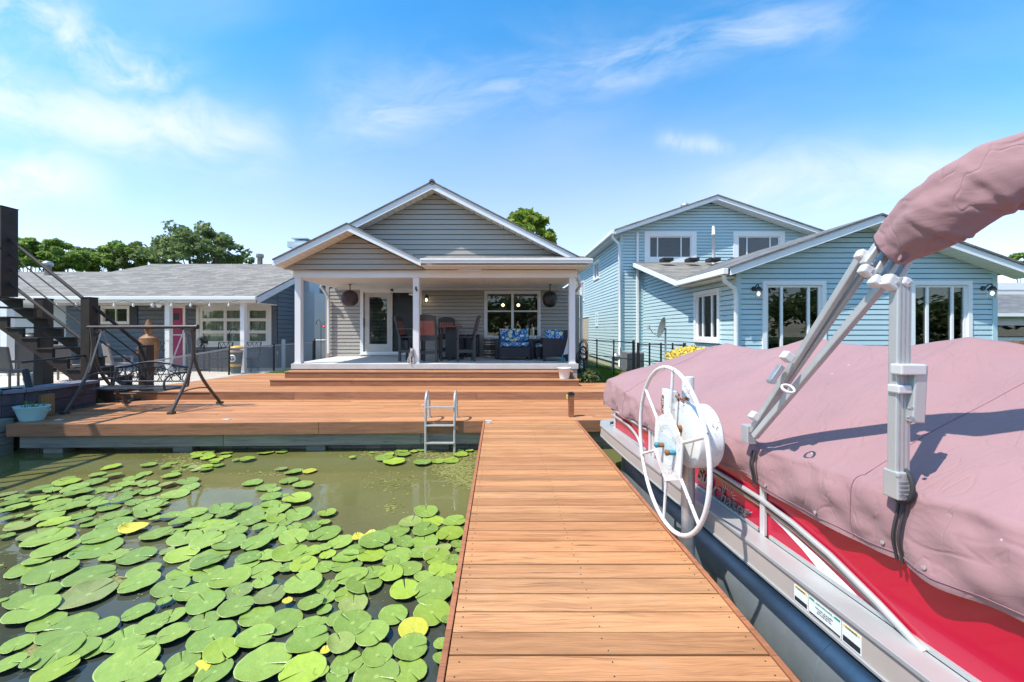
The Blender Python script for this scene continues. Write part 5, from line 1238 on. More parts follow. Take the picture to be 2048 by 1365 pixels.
# second floral seat and side table behind
a = at(1069, 700, 12.2); b_ = at(1100, 700, 12.2)
t_ = thing('side_table', 'dark wicker side table against the wall with a white tray on top', 'side table', ((a.x + b_.x) / 2, 12.3, zf))
mb = MB(); mb.box(a.x, b_.x, 12.2, 12.6, zf + .50, zf + .55); mb.build('table_top', M_WICK, t_, bevel=.006)
mb = MB(); mb.box(a.x + .02, b_.x - .02, 12.23, 12.57, zf + .05, zf + .49); mb.build('body', M_WICK, t_, bevel=.006)
mb = MB(); c = at(1085, 672, 12.3); mb.box(c.x - .17, c.x + .17, 12.25, 12.5, zf + .552, zf + .62); mb.box(c.x - .18, c.x + .18, 12.24, 12.51, zf + .62, zf + .64); tag(mb.build('tray', M_PALE, bevel=.006), 'white covered tray on the dark wicker side table', 'tray')
mb = MB(); c = at(1078, 690, 11.6); puff(mb, (c.x, 11.6, zf + .40), (.22, .4, .13)); q = tag(mb.build('ottoman_cushion', M_FLOR), 'small floral cushion on the low stool between loveseat and armchair', 'cushion')
mb = MB(); mb.box(c.x - .12, c.x + .12, 11.4, 11.8, zf + .08, zf + .33)
for sx in (-.11, .08):
    for sy in (11.41, 11.75): mb.box(c.x + sx, c.x + sx + .03, sy, sy + .03, zf, zf + .08)
tag(mb.build('stool', M_WICK, bevel=.006), 'low dark wicker stool between the loveseat and the armchair', 'stool')
p = at(1067, 700, 12.0); t_ = thing('floor_torch', 'slender dark stand with a white tube beside the loveseat', 'torch', (p.x, 12.0, zf))
mb = MB(); mb.lathe([(.12, 0), (.12, .02), (.03, .04), (.03, .45), (.09, .5), (.09, .55), (.02, .56)], (p.x, 12.0, zf), 14); mb.build('stand', M_CHG, t_)
mb = MB(); mb.lathe([(.02, .56), (.022, .9), (.01, .92)], (p.x, 12.0, zf), 10); mb.build('tube', M_BUCK, t_)
# hanging covered baskets
for px, py, r, D, sx, lab in ((700, 597, .235, 11.6, 1.0, 'round purple-brown covered fan hanging left of the porch door'), (1100, 598, .225, 11.6, .95, 'round black covered fan hanging right of the porch window')):
    c = at(px, py, D); t_ = thing('covered_fan', lab, 'covered fan', c); mb = MB(); n = 28; vs = []; fs = []
    for i in range(15):
        ph = math.pi * i / 14
        for k in range(n):
            a_ = 2 * math.pi * k / n; rr = r * math.sin(ph) ** .8 * (1 + .05 * math.sin(a_ * 9 + ph * 2) * math.sin(ph)); low = (1.12 if (ph > 1.6 and px > 900) else 1)
            vs.append(c + Vector((rr * math.cos(a_) * sx, rr * math.sin(a_) * .8, r * math.cos(ph) * low)))
    for i in range(14):
        for k in range(n): fs.append((i * n + k, (i + 1) * n + k, (i + 1) * n + (k + 1) % n, i * n + (k + 1) % n))
    mb.add(vs, fs, True); mb.build('cover', M_WRAP if px < 900 else M_BLACK, t_)
    mb = MB(); mb.tube([c + Vector((0, 0, r * .95)), (c.x, c.y, ZC)], .015, 8); mb.lathe([(.04, -.02), (.04, 0)], (c.x, c.y, ZC), 10); mb.build('hanger', M_BLACK, t_)
# hook on the middle post
mb = MB(); c = at(832, 577, 9.98); mb.rbox(c, (.03, .06, .09), 0, .2); mb.rbox(c + Vector((.02, 0, -.05)), (.03, .05, .05)); tag(mb.build('camera', M_BLACK, bevel=.004), 'small black camera clipped to the middle porch post', 'camera')
# white bucket on the steps
p = at(1129, 760, 9.52); t_ = thing('bucket', 'white plastic bucket standing on the right end of the lower step', 'bucket', (p.x, 9.55, .335))
mb = MB(); mb.lathe([(.11, 0), (.155, .245), (.165, .25), (.165, .262), (.15, .262), (.105, .02)], (p.x, 9.55, .335), 26); mb.build('pail', M_BUCK, t_)
# cat
def cat(loc):
    t = thing('cat', 'grey tabby cat sitting beside the middle porch post', 'cat', loc, R(18))
    pts = [(0, .06, .10, .085), (0, .02, .17, .075), (0, -.03, .235, .055), (0, -.045, .285, .038), (0, -.06, .33, .052), (0, -.105, .322, .026),
           (-.035, -.05, .17, .03), (-.035, -.085, .08, .02), (-.035, -.09, .015, .017), (-.035, -.12, .012, .014),
           (.035, -.05, .17, .03), (.035, -.085, .08, .02), (.035, -.09, .015, .017), (.035, -.12, .012, .014),
           (-.075, .03, .07, .045), (-.08, -.04, .022, .02), (.075, .03, .07, .045), (.08, -.04, .022, .02),
           (0, .14, .04, .025), (.06, .17, .02, .018), (.12, .10, .018, .015), (.13, .02, .018, .012),
           (-.030, -.05, .372, .018), (-.034, -.05, .402, .006), (.030, -.05, .372, .018), (.034, -.05, .402, .006)]
    ed = [(0, 1), (1, 2), (2, 3), (3, 4), (4, 5), (2, 6), (6, 7), (7, 8), (8, 9), (2, 10), (10, 11), (11, 12), (12, 13), (0, 14), (14, 15), (0, 16), (16, 17), (0, 18), (18, 19), (19, 20), (20, 21), (4, 22), (22, 23), (4, 24), (24, 25)]
    me = bpy.data.meshes.new('body'); me.from_pydata([p[:3] for p in pts], ed, []); o = bpy.data.objects.new('body', me); COL.objects.link(o); o.parent = t
    sk = o.modifiers.new('skin', 'SKIN'); ss = o.modifiers.new('sub', 'SUBSURF'); ss.levels = ss.render_levels = 2
    for i, p in enumerate(pts): v = me.skin_vertices[0].data[i]; v.radius = (p[3], p[3]); v.use_root = (i == 0)
    m, tt, b = newmat('tabby_fur'); v = tt.new('ShaderNodeTexCoord').outputs['Object']
    wv = tt.new('ShaderNodeTexWave'); wv.bands_direction = 'Z'; tt.put(wv.inputs['Vector'], v); wv.inputs['Scale'].default_value = 16; wv.inputs['Distortion'].default_value = 6; wv.inputs['Detail'].default_value = 3
    cc = tt.ramp(wv.outputs['Fac'], [(0.35, (.03, .03, .03)), (0.6, (.32, .30, .28))]); y_ = tt.xyz(v)[1]
    cc = tt.mix(tt.math('MULTIPLY', tt.math('SUBTRACT', 1.0, tt.step(y_, -.10, -.06)), .6), cc, (.6, .58, .55))
    tt.put(b.inputs['Base Color'], cc); b.inputs['Roughness'].default_value = .9; me.materials.append(m)
    e = MB()
    for s in (-1, 1): e.lathe([(.001, -.004), (.008, 0), (.001, .004)], (s * .022, -.104, .343), 8, 'Y')
    e.build('eyes', M_BLACK, t, local=True)
cat((-2.21, 10.06, ZS + .002))
bpy.data.objects['body'].name = 'body'
# ================================================================ ITEMS BEFORE THE SLATE HOUSE
c = at(286, 716, 12.0); zb = .13
t_ = thing('carved_statue', 'carved brown wooden figure on a stump before the slate-blue wall', 'statue', (c.x, 12.2, zb))
mb = MB(); h = 1.68
mb.lathe([(.20, 0), (.22, .15), (.24, .6), (.26, .95), (.25, 1.12), (.14, 1.2), (.09, 1.24), (.10, 1.3), (.115, 1.42), (.10, 1.52), (.07, 1.6), (.05, 1.68)], (c.x, 12.2, zb), 22, sx=1, sy=.8)
mb.rbox((c.x, 12.04, zb + .75), (.38, .12, .10), 0, 0, .5); mb.rbox((c.x, 12.04, zb + .75), (.38, .12, .10), 0, 0, -.5); mb.rbox((c.x, 12.10, zb + 1.38), (.03, .08, .1)); mb.rbox((c.x, 12.11, zb + 1.45), (.15, .05, .03)); mb.build('figure', M_CARVE, t_, smooth=False)
mb = MB(); mb.lathe([(.32, 0), (.30, .08), (.28, .12)], (c.x, 12.2, zb - .12), 16); mb.build('stump', M_TREE, t_)
c = at(408, 685, 13.5); t_ = thing('pedestal_fan', 'black round pedestal fan in front of the neighbour window', 'fan', (c.x, 13.5, .13))
mb = MB(); mb.tube([(c.x, 13.5, .15), (c.x, 13.5, 1.0)], .02, 8); mb.lathe([(.2, .13), (.2, .16), (.03, .2)], (c.x, 13.5, 0), 18); mb.build('stand', M_BLACK, t_)
mb = MB()
for r in (.05, .09, .13, .165, .19): mb.tube([(c.x + r * math.cos(a_), 13.42 + (.19 - r) * -.2, c.z + r * math.sin(a_)) for a_ in [i * 6.283 / 28 for i in range(28)]], .005, 5, closed=True)
for k in range(16): a_ = k * 6.283 / 16; mb.tube([(c.x, 13.38, c.z), (c.x + .19 * math.cos(a_), 13.42, c.z + .19 * math.sin(a_)), (c.x + .19 * math.cos(a_), 13.5, c.z + .19 * math.sin(a_))], .003, 4)
mb.build('cage', M_BLACK, t_)
mb = MB()
for k in range(3):
    a_ = k * 2.094; mb.rbox((c.x + .09 * math.cos(a_), 13.46, c.z + .09 * math.sin(a_)), (.15, .008, .09), 0, .3, -a_)
mb.lathe([(.04, 13.44), (.05, 13.52), (.04, 13.6)], (c.x, 0, c.z), 12, 'Y'); mb.build('blades', M_IRON, t_)
# trash can with round emblem
c = at(478, 745, 12.75); t_ = thing('trash_can', 'dark round bin with gold bands and a white oval letter emblem by the porch post', 'bin', (c.x, 12.6, .13))
mb = MB(); mb.lathe([(.13, 0), (.19, .62), (.19, .66)], (c.x, 12.6, .13), 24); mb.build('body', M_DGREEN, t_)
mb = MB(); mb.lathe([(.20, .66), (.21, .70), (.2, .72)], (c.x, 12.6, .13), 24); mb.build('rim', pm('peach_band', (.60, .40, .25), .5), t_)
mb = MB(); mb.lathe([(.165, .22), (.170, .30)], (c.x, 12.6, .13), 24); mb.build('band', M_GOLD, t_)
mb = MB(); mb.lathe([(.10, .76), (.21, .80), (.20, .83), (.05, .87)], (c.x + .04, 12.6, .13), 24); mb.build('lid', M_GOLD, t_)
mb = MB(); mb.lathe([(.001, -.003), (.115, -.003), (.115, .003)], (c.x, 12.60 - .185, .13 + .48), 20, 'Y', sx=1, sy=1); mb.build('emblem', M_STICK, t_)
def text(name, body, mat, parent, M, size, ext=.004, shear=0, bold=0, world=True):
    cu = bpy.data.curves.new(name, 'FONT'); cu.body = body; cu.size = size; cu.extrude = ext; cu.shear = shear; cu.align_x = 'CENTER'; cu.align_y = 'CENTER'; cu.offset = bold
    o = bpy.data.objects.new(name, cu); COL.objects.link(o); bpy.context.view_layer.update()
    me = bpy.data.meshes.new_from_object(o.evaluated_get(bpy.context.evaluated_depsgraph_get())); bpy.data.objects.remove(o); 
    o = bpy.data.objects.new(name, me); COL.objects.link(o); me.materials.clear(); me.materials.append(mat)
    me.transform(M); 
    if parent is not None:
        me.transform(Matrix.Translation(-ORG[parent.name])) if world else None
        o.parent = parent
    return o
text('letter', 'G', M_STB, t_, Matrix.Translation((c.x, 12.60 - .192, .13 + .48)) @ Matrix.Rotation(R(90), 4, 'X'), .19, .002, 0, .008)
# patio table + chairs of black lattice
c = at(430, 700, 13.4); t_ = thing('patio_table', 'black metal lattice patio table behind the chain link fence', 'table', (c.x + .2, 13.3, .13))
mb = MB(); mb.box(c.x - .35, c.x + .75, 13.0, 13.6, .80, .83); mb.build('table_top', M_BLACK, t_)
for dx_ in (-.33, .72):
    for yy in (13.02, 13.55): mb = MB(); mb.box(c.x + dx_, c.x + dx_ + .03, yy, yy + .03, .13, .799); mb.build('leg', M_BLACK, t_)
for q, (dx_, lab) in enumerate(((-.95 - .9, 'black lattice patio chair in front of the pink door'), (.3, 'black lattice patio chair back behind the table'), (1.25, 'black lattice patio chair seen near the white porch post'))):
    x = c.x + dx_; t_ = thing('patio_chair', lab, 'chair', (x, 13.2, .13), 0, 'black lattice patio chairs')
    mb = MB(); mb.tube([(x - .22, 13.4, .55), (x - .24, 13.5, 1.08), (x + .24, 13.5, 1.08), (x + .22, 13.4, .55)], .016, 6)
    for k in range(3): u = x - .22 + k * .15; mb.tube([(u, 13.45, .75), (u + .15, 13.5, 1.06)], .008, 4); mb.tube([(u + .15, 13.45, .75), (u, 13.5, 1.06)], .008, 4)
    mb.build('backrest', M_BLACK, t_)
    mb = MB(); mb.box(x - .22, x + .22, 12.98, 13.42, .54, .57); mb.build('seat', M_BLACK, t_)
    for sx in (-.21, .19):
        for yy in (13.0, 13.38): mb = MB(); mb.box(x + sx, x + sx + .02, yy, yy + .02, .13, .54); mb.build('leg', M_BLACK, t_)
# shepherd hooks and feeder
c = at(458, 690, 13.6); mb = MB(); mb.tube([(c.x, 13.6, .13), (c.x, 13.6, 1.35), (c.x + .08, 13.6, 1.52), (c.x + .2, 13.6, 1.55), (c.x + .28, 13.6, 1.45)], .009, 6); tag(mb.build('shepherd_hook', M_BLACK), 'thin black shepherd hook in front of the neighbour window', 'hook')
c = at(642, 640, 14.2); mb = MB(); mb.tube([(c.x, 14.2, .13), (c.x, 14.2, 1.75), (c.x - .07, 14.2, 1.87), (c.x - .15, 14.2, 1.80), (c.x - .18, 14.2, 1.68)], .01, 6); tag(mb.build('shepherd_hook', M_BLACK), 'thin black shepherd hook beside the pale blue chimney wall', 'hook')
c = at(650, 652, 14.0); t_ = thing('hummingbird_feeder', 'small red hummingbird feeder hanging near the porch corner', 'bird feeder', c)
mb = MB(); mb.lathe([(.03, -.06), (.11, -.05), (.11, -.02), (.03, 0)], c, 14); mb.build('base', gloss('red_plastic', (.55, .01, .03)), t_)
mb = MB(); mb.lathe([(.035, 0), (.05, .05), (.045, .14), (.02, .17)], c, 12); mb.tube([c + Vector((0, 0, .17)), c + Vector((0, 0, .3))], .004, 4); mb.build('bottle', M_GLASS, t_)
# left wicker chair, grills, table
def wchair(label, c, rz, s=1):
    t = thing('wicker_chair', label, 'chair', c, rz, 'beige wicker patio chairs')
    m = MB(); m.rbox((0, .22, .68), (.52, .05, .60), 0, R(-8)); m.build('backrest', M_WICKB, t, local=True, bevel=.02)
    m = MB(); m.box(-.26, .26, -.25, .25, .36, .42); m.build('seat', M_WICKB, t, local=True, bevel=.02)
    for sx in (-.25, .22):
        for sy in (-.24, .2): m = MB(); m.box(sx, sx + .035, sy, sy + .035, 0, .36); m.build('leg', M_WICKB, t, local=True)
    for sx in (-.27, .24): m = MB(); m.box(sx, sx + .04, -.25, .25, .60, .63); m.box(sx, sx + .04, -.25, -.21, .42, .60); m.build('armrest', M_WICKB, t, local=True)
    return t
c = at(28, 780, 9.5); wchair('beige wicker chair standing at the far left behind the dark block wall', (c.x, 9.5, .13), R(172))
c = at(128, 765, 10.8); wchair('beige wicker chair under the staircase beside the round stone', (c.x, 10.8, .13), R(200))
c = at(236, 740, 11.4); wchair('beige wicker chair behind the swing bench', (c.x, 11.4, .13), R(150))
c = at(72, 775, 10.2); mb = MB(); mb.lathe([(.05, 0), (.2, .02), (.23, .14), (.17, .26), (.05, .31)], (c.x, 10.2, .12), 14); tag(mb.build('boulder', M_SLABE), 'round tan boulder under the staircase', 'boulder')
c = at(38, 730, 12.8); t_ = thing('covered_grill', 'black covered grill standing under the neighbour porch at far left', 'grill', (c.x, 12.9, .13))
mb = MB(); mb.box(c.x - .55, c.x + .75, 12.7, 13.3, .16, 1.15); mb.lathe([(.5, 1.15), (.45, 1.32), (.2, 1.4)], (c.x, 13.0, 0), 16, sx=1, sy=.6); mb.build('cover', M_BLACK, t_, bevel=.06)
c = at(5, 700, 12.3); t_ = thing('covered_grill', 'dark covered smoker beside the white neighbour porch post at far left', 'grill', (c.x - .5, 12.9, .13))
mb = MB(); mb.lathe([(.3, .14), (.32, .6), (.36, 1.0), (.25, 1.3), (.05, 1.38)], (c.x - .4, 12.9, 0), 16); mb.build('cover', M_WRAP, t_)
# ================================================================ BOAT LIFT WHEEL
LF = thing('boat_lift', 'white boat lift hand wheel on a steel post between dock and boat', 'boat lift', (1.40, 2.98, -1.2))
mb = MB(); mb.tube([(1.405, 2.98, -1.6), (1.405, 2.98, .62)], .047, 20); mb.build('lower_post', M_GALV, LF)
mb = MB(); mb.tube([(1.405, 2.98, .55), (1.405, 2.98, 1.15)], .043, 20, cap=False); mb.tube([(1.405, 2.98, .56), (1.405, 2.98, 1.148)], .036, 20); mb.build('upper_post', M_LIFT, LF)
wx, wy, wz, wr = 1.262, 2.99, .625, .592
mb = MB(); mb.tube([(wx, wy + wr * math.cos(a), wz + wr * math.sin(a)) for a in [i * 2 * math.pi / 72 for i in range(72)]], .0155, 10, closed=True); mb.build('wheel_rim', M_LIFT, LF)
for k in range(6):
    a = R(90 + 60 * k + 8); mb = MB(); mb.tube([(wx, wy + .2 * math.cos(a), wz + .2 * math.sin(a)), (wx, wy + (wr - .005) * math.cos(a), wz + (wr - .005) * math.sin(a))], .012, 8); mb.build('spoke', M_LIFT, LF)
hx = [(wx - .012, wy + .275 * math.cos(R(a)), wz + .275 * math.sin(R(a))) for a in (98, 38, -22, -82, -142, -202)]
mb = MB(); mb.prism(hx, (.012, 0, 0)); hub = mb.build('hub_plate', M_LIFT, LF, bevel=.002)
# faded blue sticker: ring, disc and a few stripes of writing
MY = Matrix.Translation((wx - .0135, wy, wz)) @ Matrix.Rotation(R(-90), 4, 'Z') @ Matrix.Rotation(R(90), 4, 'X')
mb = MB()
for r0, r1 in ((.155, .162), (.135, .139)):
    n = 40; vs = []
    for k in range(n): a = 2 * math.pi * k / n; vs += [(wx - .0135, wy + r0 * math.cos(a), wz + r0 * math.sin(a)), (wx - .0135, wy + r1 * math.cos(a), wz + r1 * math.sin(a))]
    mb.add(vs, [(2 * k, 2 * k + 1, (2 * k + 3) % (2 * n), (2 * k + 2) % (2 * n)) for k in range(n)])
for i in range(9): mb.box(wx - .0142, wx - .0128, wy - .12 + .002 * i, wy + .12, wz - .07 + i * .018, wz - .066 + i * .018)
mb.box(wx - .0146, wx - .0128, wy - .15, wy + .15, wz - .035, wz + .03)
mb.build('faded_sticker', pm('faded_blue', (.42, .58, .64), .5, var=.2, scale=20), LF)
for yy, zz, m1, m2 in ((wy + .05, wz - .0, M_TEAL, M_RUST), (wy - .14, wz + .0, M_RUST, M_TEAL)):
    mb = MB(); mb.lathe([(.024, -.004), (.024, -.014)], (wx, yy, zz), 6, 'X'); mb.lathe([(.017, -.016), (.019, -.05), (.010, -.055)], (wx, yy, zz), 10, 'X'); mb.build('hub_bolt', m2, LF)
    mb = MB(); mb.lathe([(.009, -.05), (.020, -.058), (.022, -.075), (.009, -.085)], (wx, yy, zz), 14, 'X'); mb.build('grip_knob', m1, LF)
mb = MB(); mb.tube([(wx, wy, wz), (1.36, wy, wz)], .02, 10); mb.build('axle', M_RUST, LF)
cy_, cz_ = 2.90, .735
mb = MB(); mb.lathe([(.06, 1.335), (.20, 1.335), (.222, 1.345), (.225, 1.36), (.225, 1.50), (.21, 1.515), (.05, 1.515)], (0, cy_, cz_), 48, 'X'); mb.build('gear_drum', M_LIFT, LF, bevel=.003)
mb = MB(); mb.prism([(1.325, cy_ - .17, cz_ + .03), (1.325, cy_ - .10, cz_ - .16), (1.325, cy_ + .02, cz_ - .19), (1.325, cy_ + .18, cz_ - .08), (1.325, cy_ + .2, cz_ + .12), (1.325, cy_ + .08, cz_ + .24), (1.325, cy_ - .08, cz_ + .22)][::-1], (.009, 0, 0)); mb.build('gear_cover', M_LIFT, LF, bevel=.003)
mb = MB(); mb.box(1.29, 1.35, cy_ + .12, cy_ + .28, cz_ + .02, cz_ + .30); mb.build('bracket', M_LIFT, LF, bevel=.004)
mb = MB(); random.seed(2)
for k in range(16):
    c = Vector((1.30 + random.uniform(0, .07), cy_ + .26 - .02 * k, cz_ + .245 + random.uniform(0, .022))); a = random.uniform(0, 3); 
    mb.tube([c + Vector((.012 * math.cos(t) * math.cos(a), .012 * math.cos(t) * math.sin(a), .009 * math.sin(t))) for t in [i * 6.283 / 8 for i in range(8)]], .004, 5, closed=True)
for k in range(9):
    c = Vector((1.285, cy_ + .25 + random.uniform(-.012, .012), cz_ + .24 - .02 * k)); a = random.uniform(0, 3)
    mb.tube([c + Vector((.010 * math.cos(t) * math.cos(a), .010 * math.cos(t) * math.sin(a), .011 * math.sin(t))) for t in [i * 6.283 / 8 for i in range(8)]], .0035, 5, closed=True)
mb.build('rusty_chain', M_RUST, LF)
mb = MB(); mb.lathe([(.022, 1.30), (.026, 1.325)], (0, cy_ + .02, cz_ + .045), 10, 'X'); mb.tube([(1.312, cy_ + .02, cz_ + .045), (1.307, cy_ + .01, cz_ - .02)], .006, 6); mb.build('pin', M_RUST, LF)
# ================================================================ BOAT
BT = thing('pontoon_boat', 'red pontoon boat with tan reflection painted on its deck rail, moored beside the dock', 'boat', (2.9, 2.5, WZ))
def XS(D, off=0.0): return 1.77 - .061 * D + off        # outer face of the deck rail at depth D
BWD = 2.45                                              # beam
D0, D1 = 5.55, -2.6
# deck with rounded bow corners
ZD0, ZD1 = .008, .155
out = [(XS(D1), D1)] + [(XS(D), D) for D in (0, 1, 2, 3, 4, 4.8)]
bowY = 5.95
out += [(XS(5.2) + .01, 5.25), (XS(5.5) + .02, 5.62), (XS(5.7) + .10, 5.86), (XS(5.8) + .24, bowY), (XS(5.8) + .5, bowY + .05)]
cen = lambda D: XS(D) + BWD / 2
right = [(XS(5.8) + BWD - .5, bowY + .05 + .06), (XS(5.5) + BWD, 5.7)] + [(XS(D) + BWD, D) for D in (4, 2, 0, D1)]
poly = [(x, y, ZD0) for x, y in out + right]
mb = MB(); mb.prism([(x, y, .02) for x, y in out + right], (0, 0, .115)); mb.build('deck', M_ALUW, BT)
# side rail extrusion: aluminium face painted with the dock's tan reflection, white top lip and lower lip
def strip(mb, path, o0, o1, z0, z1):
    P = [Vector((x, y, 0)) for x, y in path]; n = len(P); N = []
    for i in range(n):
        d = (P[min(i + 1, n - 1)] - P[max(0, i - 1)]).normalized(); N.append(Vector((-d.y, d.x, 0)))
    ring = []
    for p, nn in zip(P, N): ring.append([p + nn * o0 + Vector((0, 0, z0)), p + nn * o1 + Vector((0, 0, z0)), p + nn * o1 + Vector((0, 0, z1)), p + nn * o0 + Vector((0, 0, z1))])
    vs = [v for r in ring for v in r]; fs = []
    for i in range(n - 1):
        for k in range(4): fs.append((4 * i + k, 4 * i + (k + 1) % 4, 4 * i + 4 + (k + 1) % 4, 4 * i + 4 + k))
    fs += [(3, 2, 1, 0), (4 * n - 4, 4 * n - 3, 4 * n - 2, 4 * n - 1)]
    return mb.add(vs, fs)
fine = [(XS(D), D) for D in [D1 + i * .4 for i in range(int((4.8 - D1) / .4) + 1)]] + out[-5:]
mb = MB(); strip(mb, fine, 0, .03, ZD0 + .012, ZD1 - .012); mb.build('side_rail', M_TANREFL, BT)
mb = MB(); strip(mb, fine, -.10, .042, ZD1 - .011, ZD1 + .012); strip(mb, fine, .0, .038, ZD0 - .006, ZD0 + .011); mb.build('rail_lip', M_ALU, BT, bevel=.003)
# pontoon tube with nose cone
def tubeX(D): return XS(D) + .40
for off in (0, BWD - .80):
    mb = MB(); P = [(tubeX(D) + off, D, -.45) for D in (-2.6, 0, 2, 4, 4.7)] + [(tubeX(5.0) + off, 5.0, -.43), (tubeX(5.35) + off, 5.35, -.36), (tubeX(5.6) + off, 5.62, -.26), (tubeX(5.7) + off, 5.75, -.18)]
    mb.tube(P, [.315] * 5 + [.295, .22, .11, .015], 40); mb.build('pontoon', M_PONT, BT)
mb = MB()
for D in (0.9, 2.2, 3.6): mb.tube([(tubeX(D) + .317 * math.cos(a), D, -.45 + .317 * math.sin(a)) for a in [i * 6.283 / 40 for i in range(40)]], .003, 5, closed=True)
mb.build('weld_seam', M_PONT, BT)
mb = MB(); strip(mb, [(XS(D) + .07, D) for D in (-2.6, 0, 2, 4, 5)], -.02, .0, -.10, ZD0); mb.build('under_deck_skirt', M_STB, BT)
# fence
def FXo(D, o=0): return XS(D) + .115 - o
mb = MB(); Ds = [-2.4 + i * .2 for i in range(40)]; Ds = [d for d in Ds if d <= 5.45]
vs = []
for d in Ds: vs += [(FXo(d), d, ZD1 + .01), (FXo(d), d, .62), (FXo(d) + .02, d, .62), (FXo(d) + .02, d, ZD1 + .01)]
n = len(Ds); fs = []
for i in range(n - 1):
    for k in range(4): fs.append((4 * i + k, 4 * i + (k + 1) % 4, 4 * i + 4 + (k + 1) % 4, 4 * i + 4 + k)[::-1])
fs += [(0, 1, 2, 3), (4 * n - 1, 4 * n - 2, 4 * n - 3, 4 * n - 4)]
mb.add(vs, fs); a_ = FXo(5.4); mb.box(a_, a_ + BWD - .25, 5.42, 5.45, ZD1 + .01, .60)
mb.build('side_panel', M_RED, BT)
def frail(pts, r, m=M_ALU, nm='fence_rail', n=10, sx=1.0): mb = MB(); mb.tube([(FXo(d, o), d, z) for d, z, o in pts], r, n, sx=sx); return mb.build(nm, m, BT)
frail([(5.45, .418, .02), (4.45, .416, .02), (4.34, .415, .02)], .014)
frail([(5.45, .345, .02)] + [(5.45 - .55 * t, .345, .02) for t in (.3, .6)] + [(5.05 - .55 * math.sin(a), .165 + .18 * math.cos(a), .02) for a in [i * math.pi / 20 for i in range(0, 11)]], .016)
frail([(4.1, .414, .02), (3.2, .412, .02), (2.62, .395, .02), (2.35, .365, .02), (2.1, .315, .02), (1.85, .235, .02), (1.66, .16, .02)], .017)
P_ = [(4.1, .372), (3.2, .370), (2.62, .352), (2.33, .322), (2.06, .268), (1.80, .195), (1.72, .165)]
frail([(d, z - .004, .004) for d, z in P_], .016, pm('bronze_stripe', (.26, .20, .16), .4, .2), 'stripe', 4)
# white swoosh decal between post and deck
mb = MB(); up = [(2.55, .315), (2.4, .298), (2.2, .255), (2.0, .20), (1.9, .166)]; lo = [(2.55, .308), (2.45, .285), (2.3, .235), (2.15, .166), (2.1, .166)]
vs = []
for (d, z), (e, q) in zip(up, lo): vs += [(FXo(d, .0015), d, z), (FXo(e, .0015), e, q)]
mb.add(vs, [(2 * i, 2 * i + 1, 2 * i + 3, 2 * i + 2) for i in range(4)]); mb.build('swoosh_decal', M_STICK, BT)
for d, w_ in ((5.36, .02), (4.28, .026), (4.20, .026), (2.60, .022)):
    mb = MB(); x = FXo(d); mb.box(x - .022, x - .001, d - w_, d + w_, ZD1 + .012, .62); mb.build('fence_post', M_ALUW, BT, bevel=.003)
mb = MB()
for (d0, d1) in ((5.4, 4.4), (4.15, 2.65), (2.55, -2)): mb.box(0, 0, 0, 0, 0, 0) if 0 else mb.hexa([(FXo(d1, .012), d1, ZD1 + .013), (FXo(d1), d1, ZD1 + .013), (FXo(d0), d0, ZD1 + .013), (FXo(d0, .012), d0, ZD1 + .013), (FXo(d1, .012), d1, ZD1 + .035), (FXo(d1), d1, ZD1 + .035), (FXo(d0), d0, ZD1 + .035), (FXo(d0, .012), d0, ZD1 + .035)])
mb.build('bottom_channel', M_ALU, BT)
# script lettering and starburst on the panel
yaw = math.atan(.061)
def side_M(D, z, o): return Matrix.Translation((FXo(D, o), D, z)) @ Matrix.Rotation(R(-90) + yaw, 4, 'Z') @ Matrix.Rotation(R(90), 4, 'X')
text('lettering', 'Sun', M_TEXT, BT, side_M(3.27, .292, .006), .15, .006, .32, .003)
text('lettering', 'Chaser', M_TEXT, BT, side_M(2.96, .232, .006), .145, .006, .32, .003)
mb = MB(); c = (2.98, .262)
for k in range(9):
    a = R(10 + 20 * k); r0, r1 = .055, .125
    Q = []
    for rr, da in ((r0, -.10), (r1, 0), (r0, .10)): Q.append((FXo(c[0] + rr * math.cos(a + da), .002), c[0] + rr * math.cos(a + da) * 1.0, c[1] + rr * math.sin(a + da) * .8))
    mb.add(Q, [(0, 1, 2), (2, 1, 0)])
mb.build('starburst', M_STICK, BT)
# warning labels on the side rail
def sticker(d0, d1, z0, z1, o, m, nm='warning_label'):
    mb = MB(); x = lambda d: XS(d) - .0305 - o
    mb.hexa([(x(d1), d1, z0), (x(d1) + .001, d1, z0), (x(d0) + .001, d0, z0), (x(d0), d0, z0), (x(d1), d1, z1), (x(d1) + .001, d1, z1), (x(d0) + .001, d0, z1), (x(d0), d0, z1)])
    return mb.build(nm, m, BT)
sl_ = [(2.18, 2.09), (2.085, 1.90), (1.895, 1.80)]
for (a, b_) in sl_: sticker(a, b_, .028, .118, .001, M_STICK)
sticker(2.175, 2.095, .104, .115, .002, M_STY); sticker(1.89, 1.805, .104, .115, .002, M_STY)
sticker(2.08, 2.05, .104, .115, .002, M_STG); sticker(1.935, 1.905, .104, .115, .002, M_STG); sticker(2.05, 1.935, .104, .106, .002, M_STG)
sticker(2.175, 2.095, .035, .058, .002, M_STB); sticker(1.89, 1.805, .035, .062, .002, M_STB); sticker(2.08, 1.905, .031, .040, .002, M_STB)
def side_T(D, z, o): return Matrix.Translation((XS(D) - .0305 - o, D, z)) @ Matrix.Rotation(R(-90) + yaw, 4, 'Z') @ Matrix.Rotation(R(90), 4, 'X')
for D_ in (2.135, 1.8475): text('label_text', 'WARNING', M_STB, BT, side_T(D_, .1095, .004), .012, .0003)
text('label_text', 'SAFETY INSTRUCTIONS', M_STG, BT, side_T(1.992, .1105, .003), .0085, .0003)
text('label_text', '\n'.join(['keep clear of propeller', 'wear a life jacket', 'stay inside the rails']), M_STB, BT, side_T(1.992, .075, .003), .011, .0002)
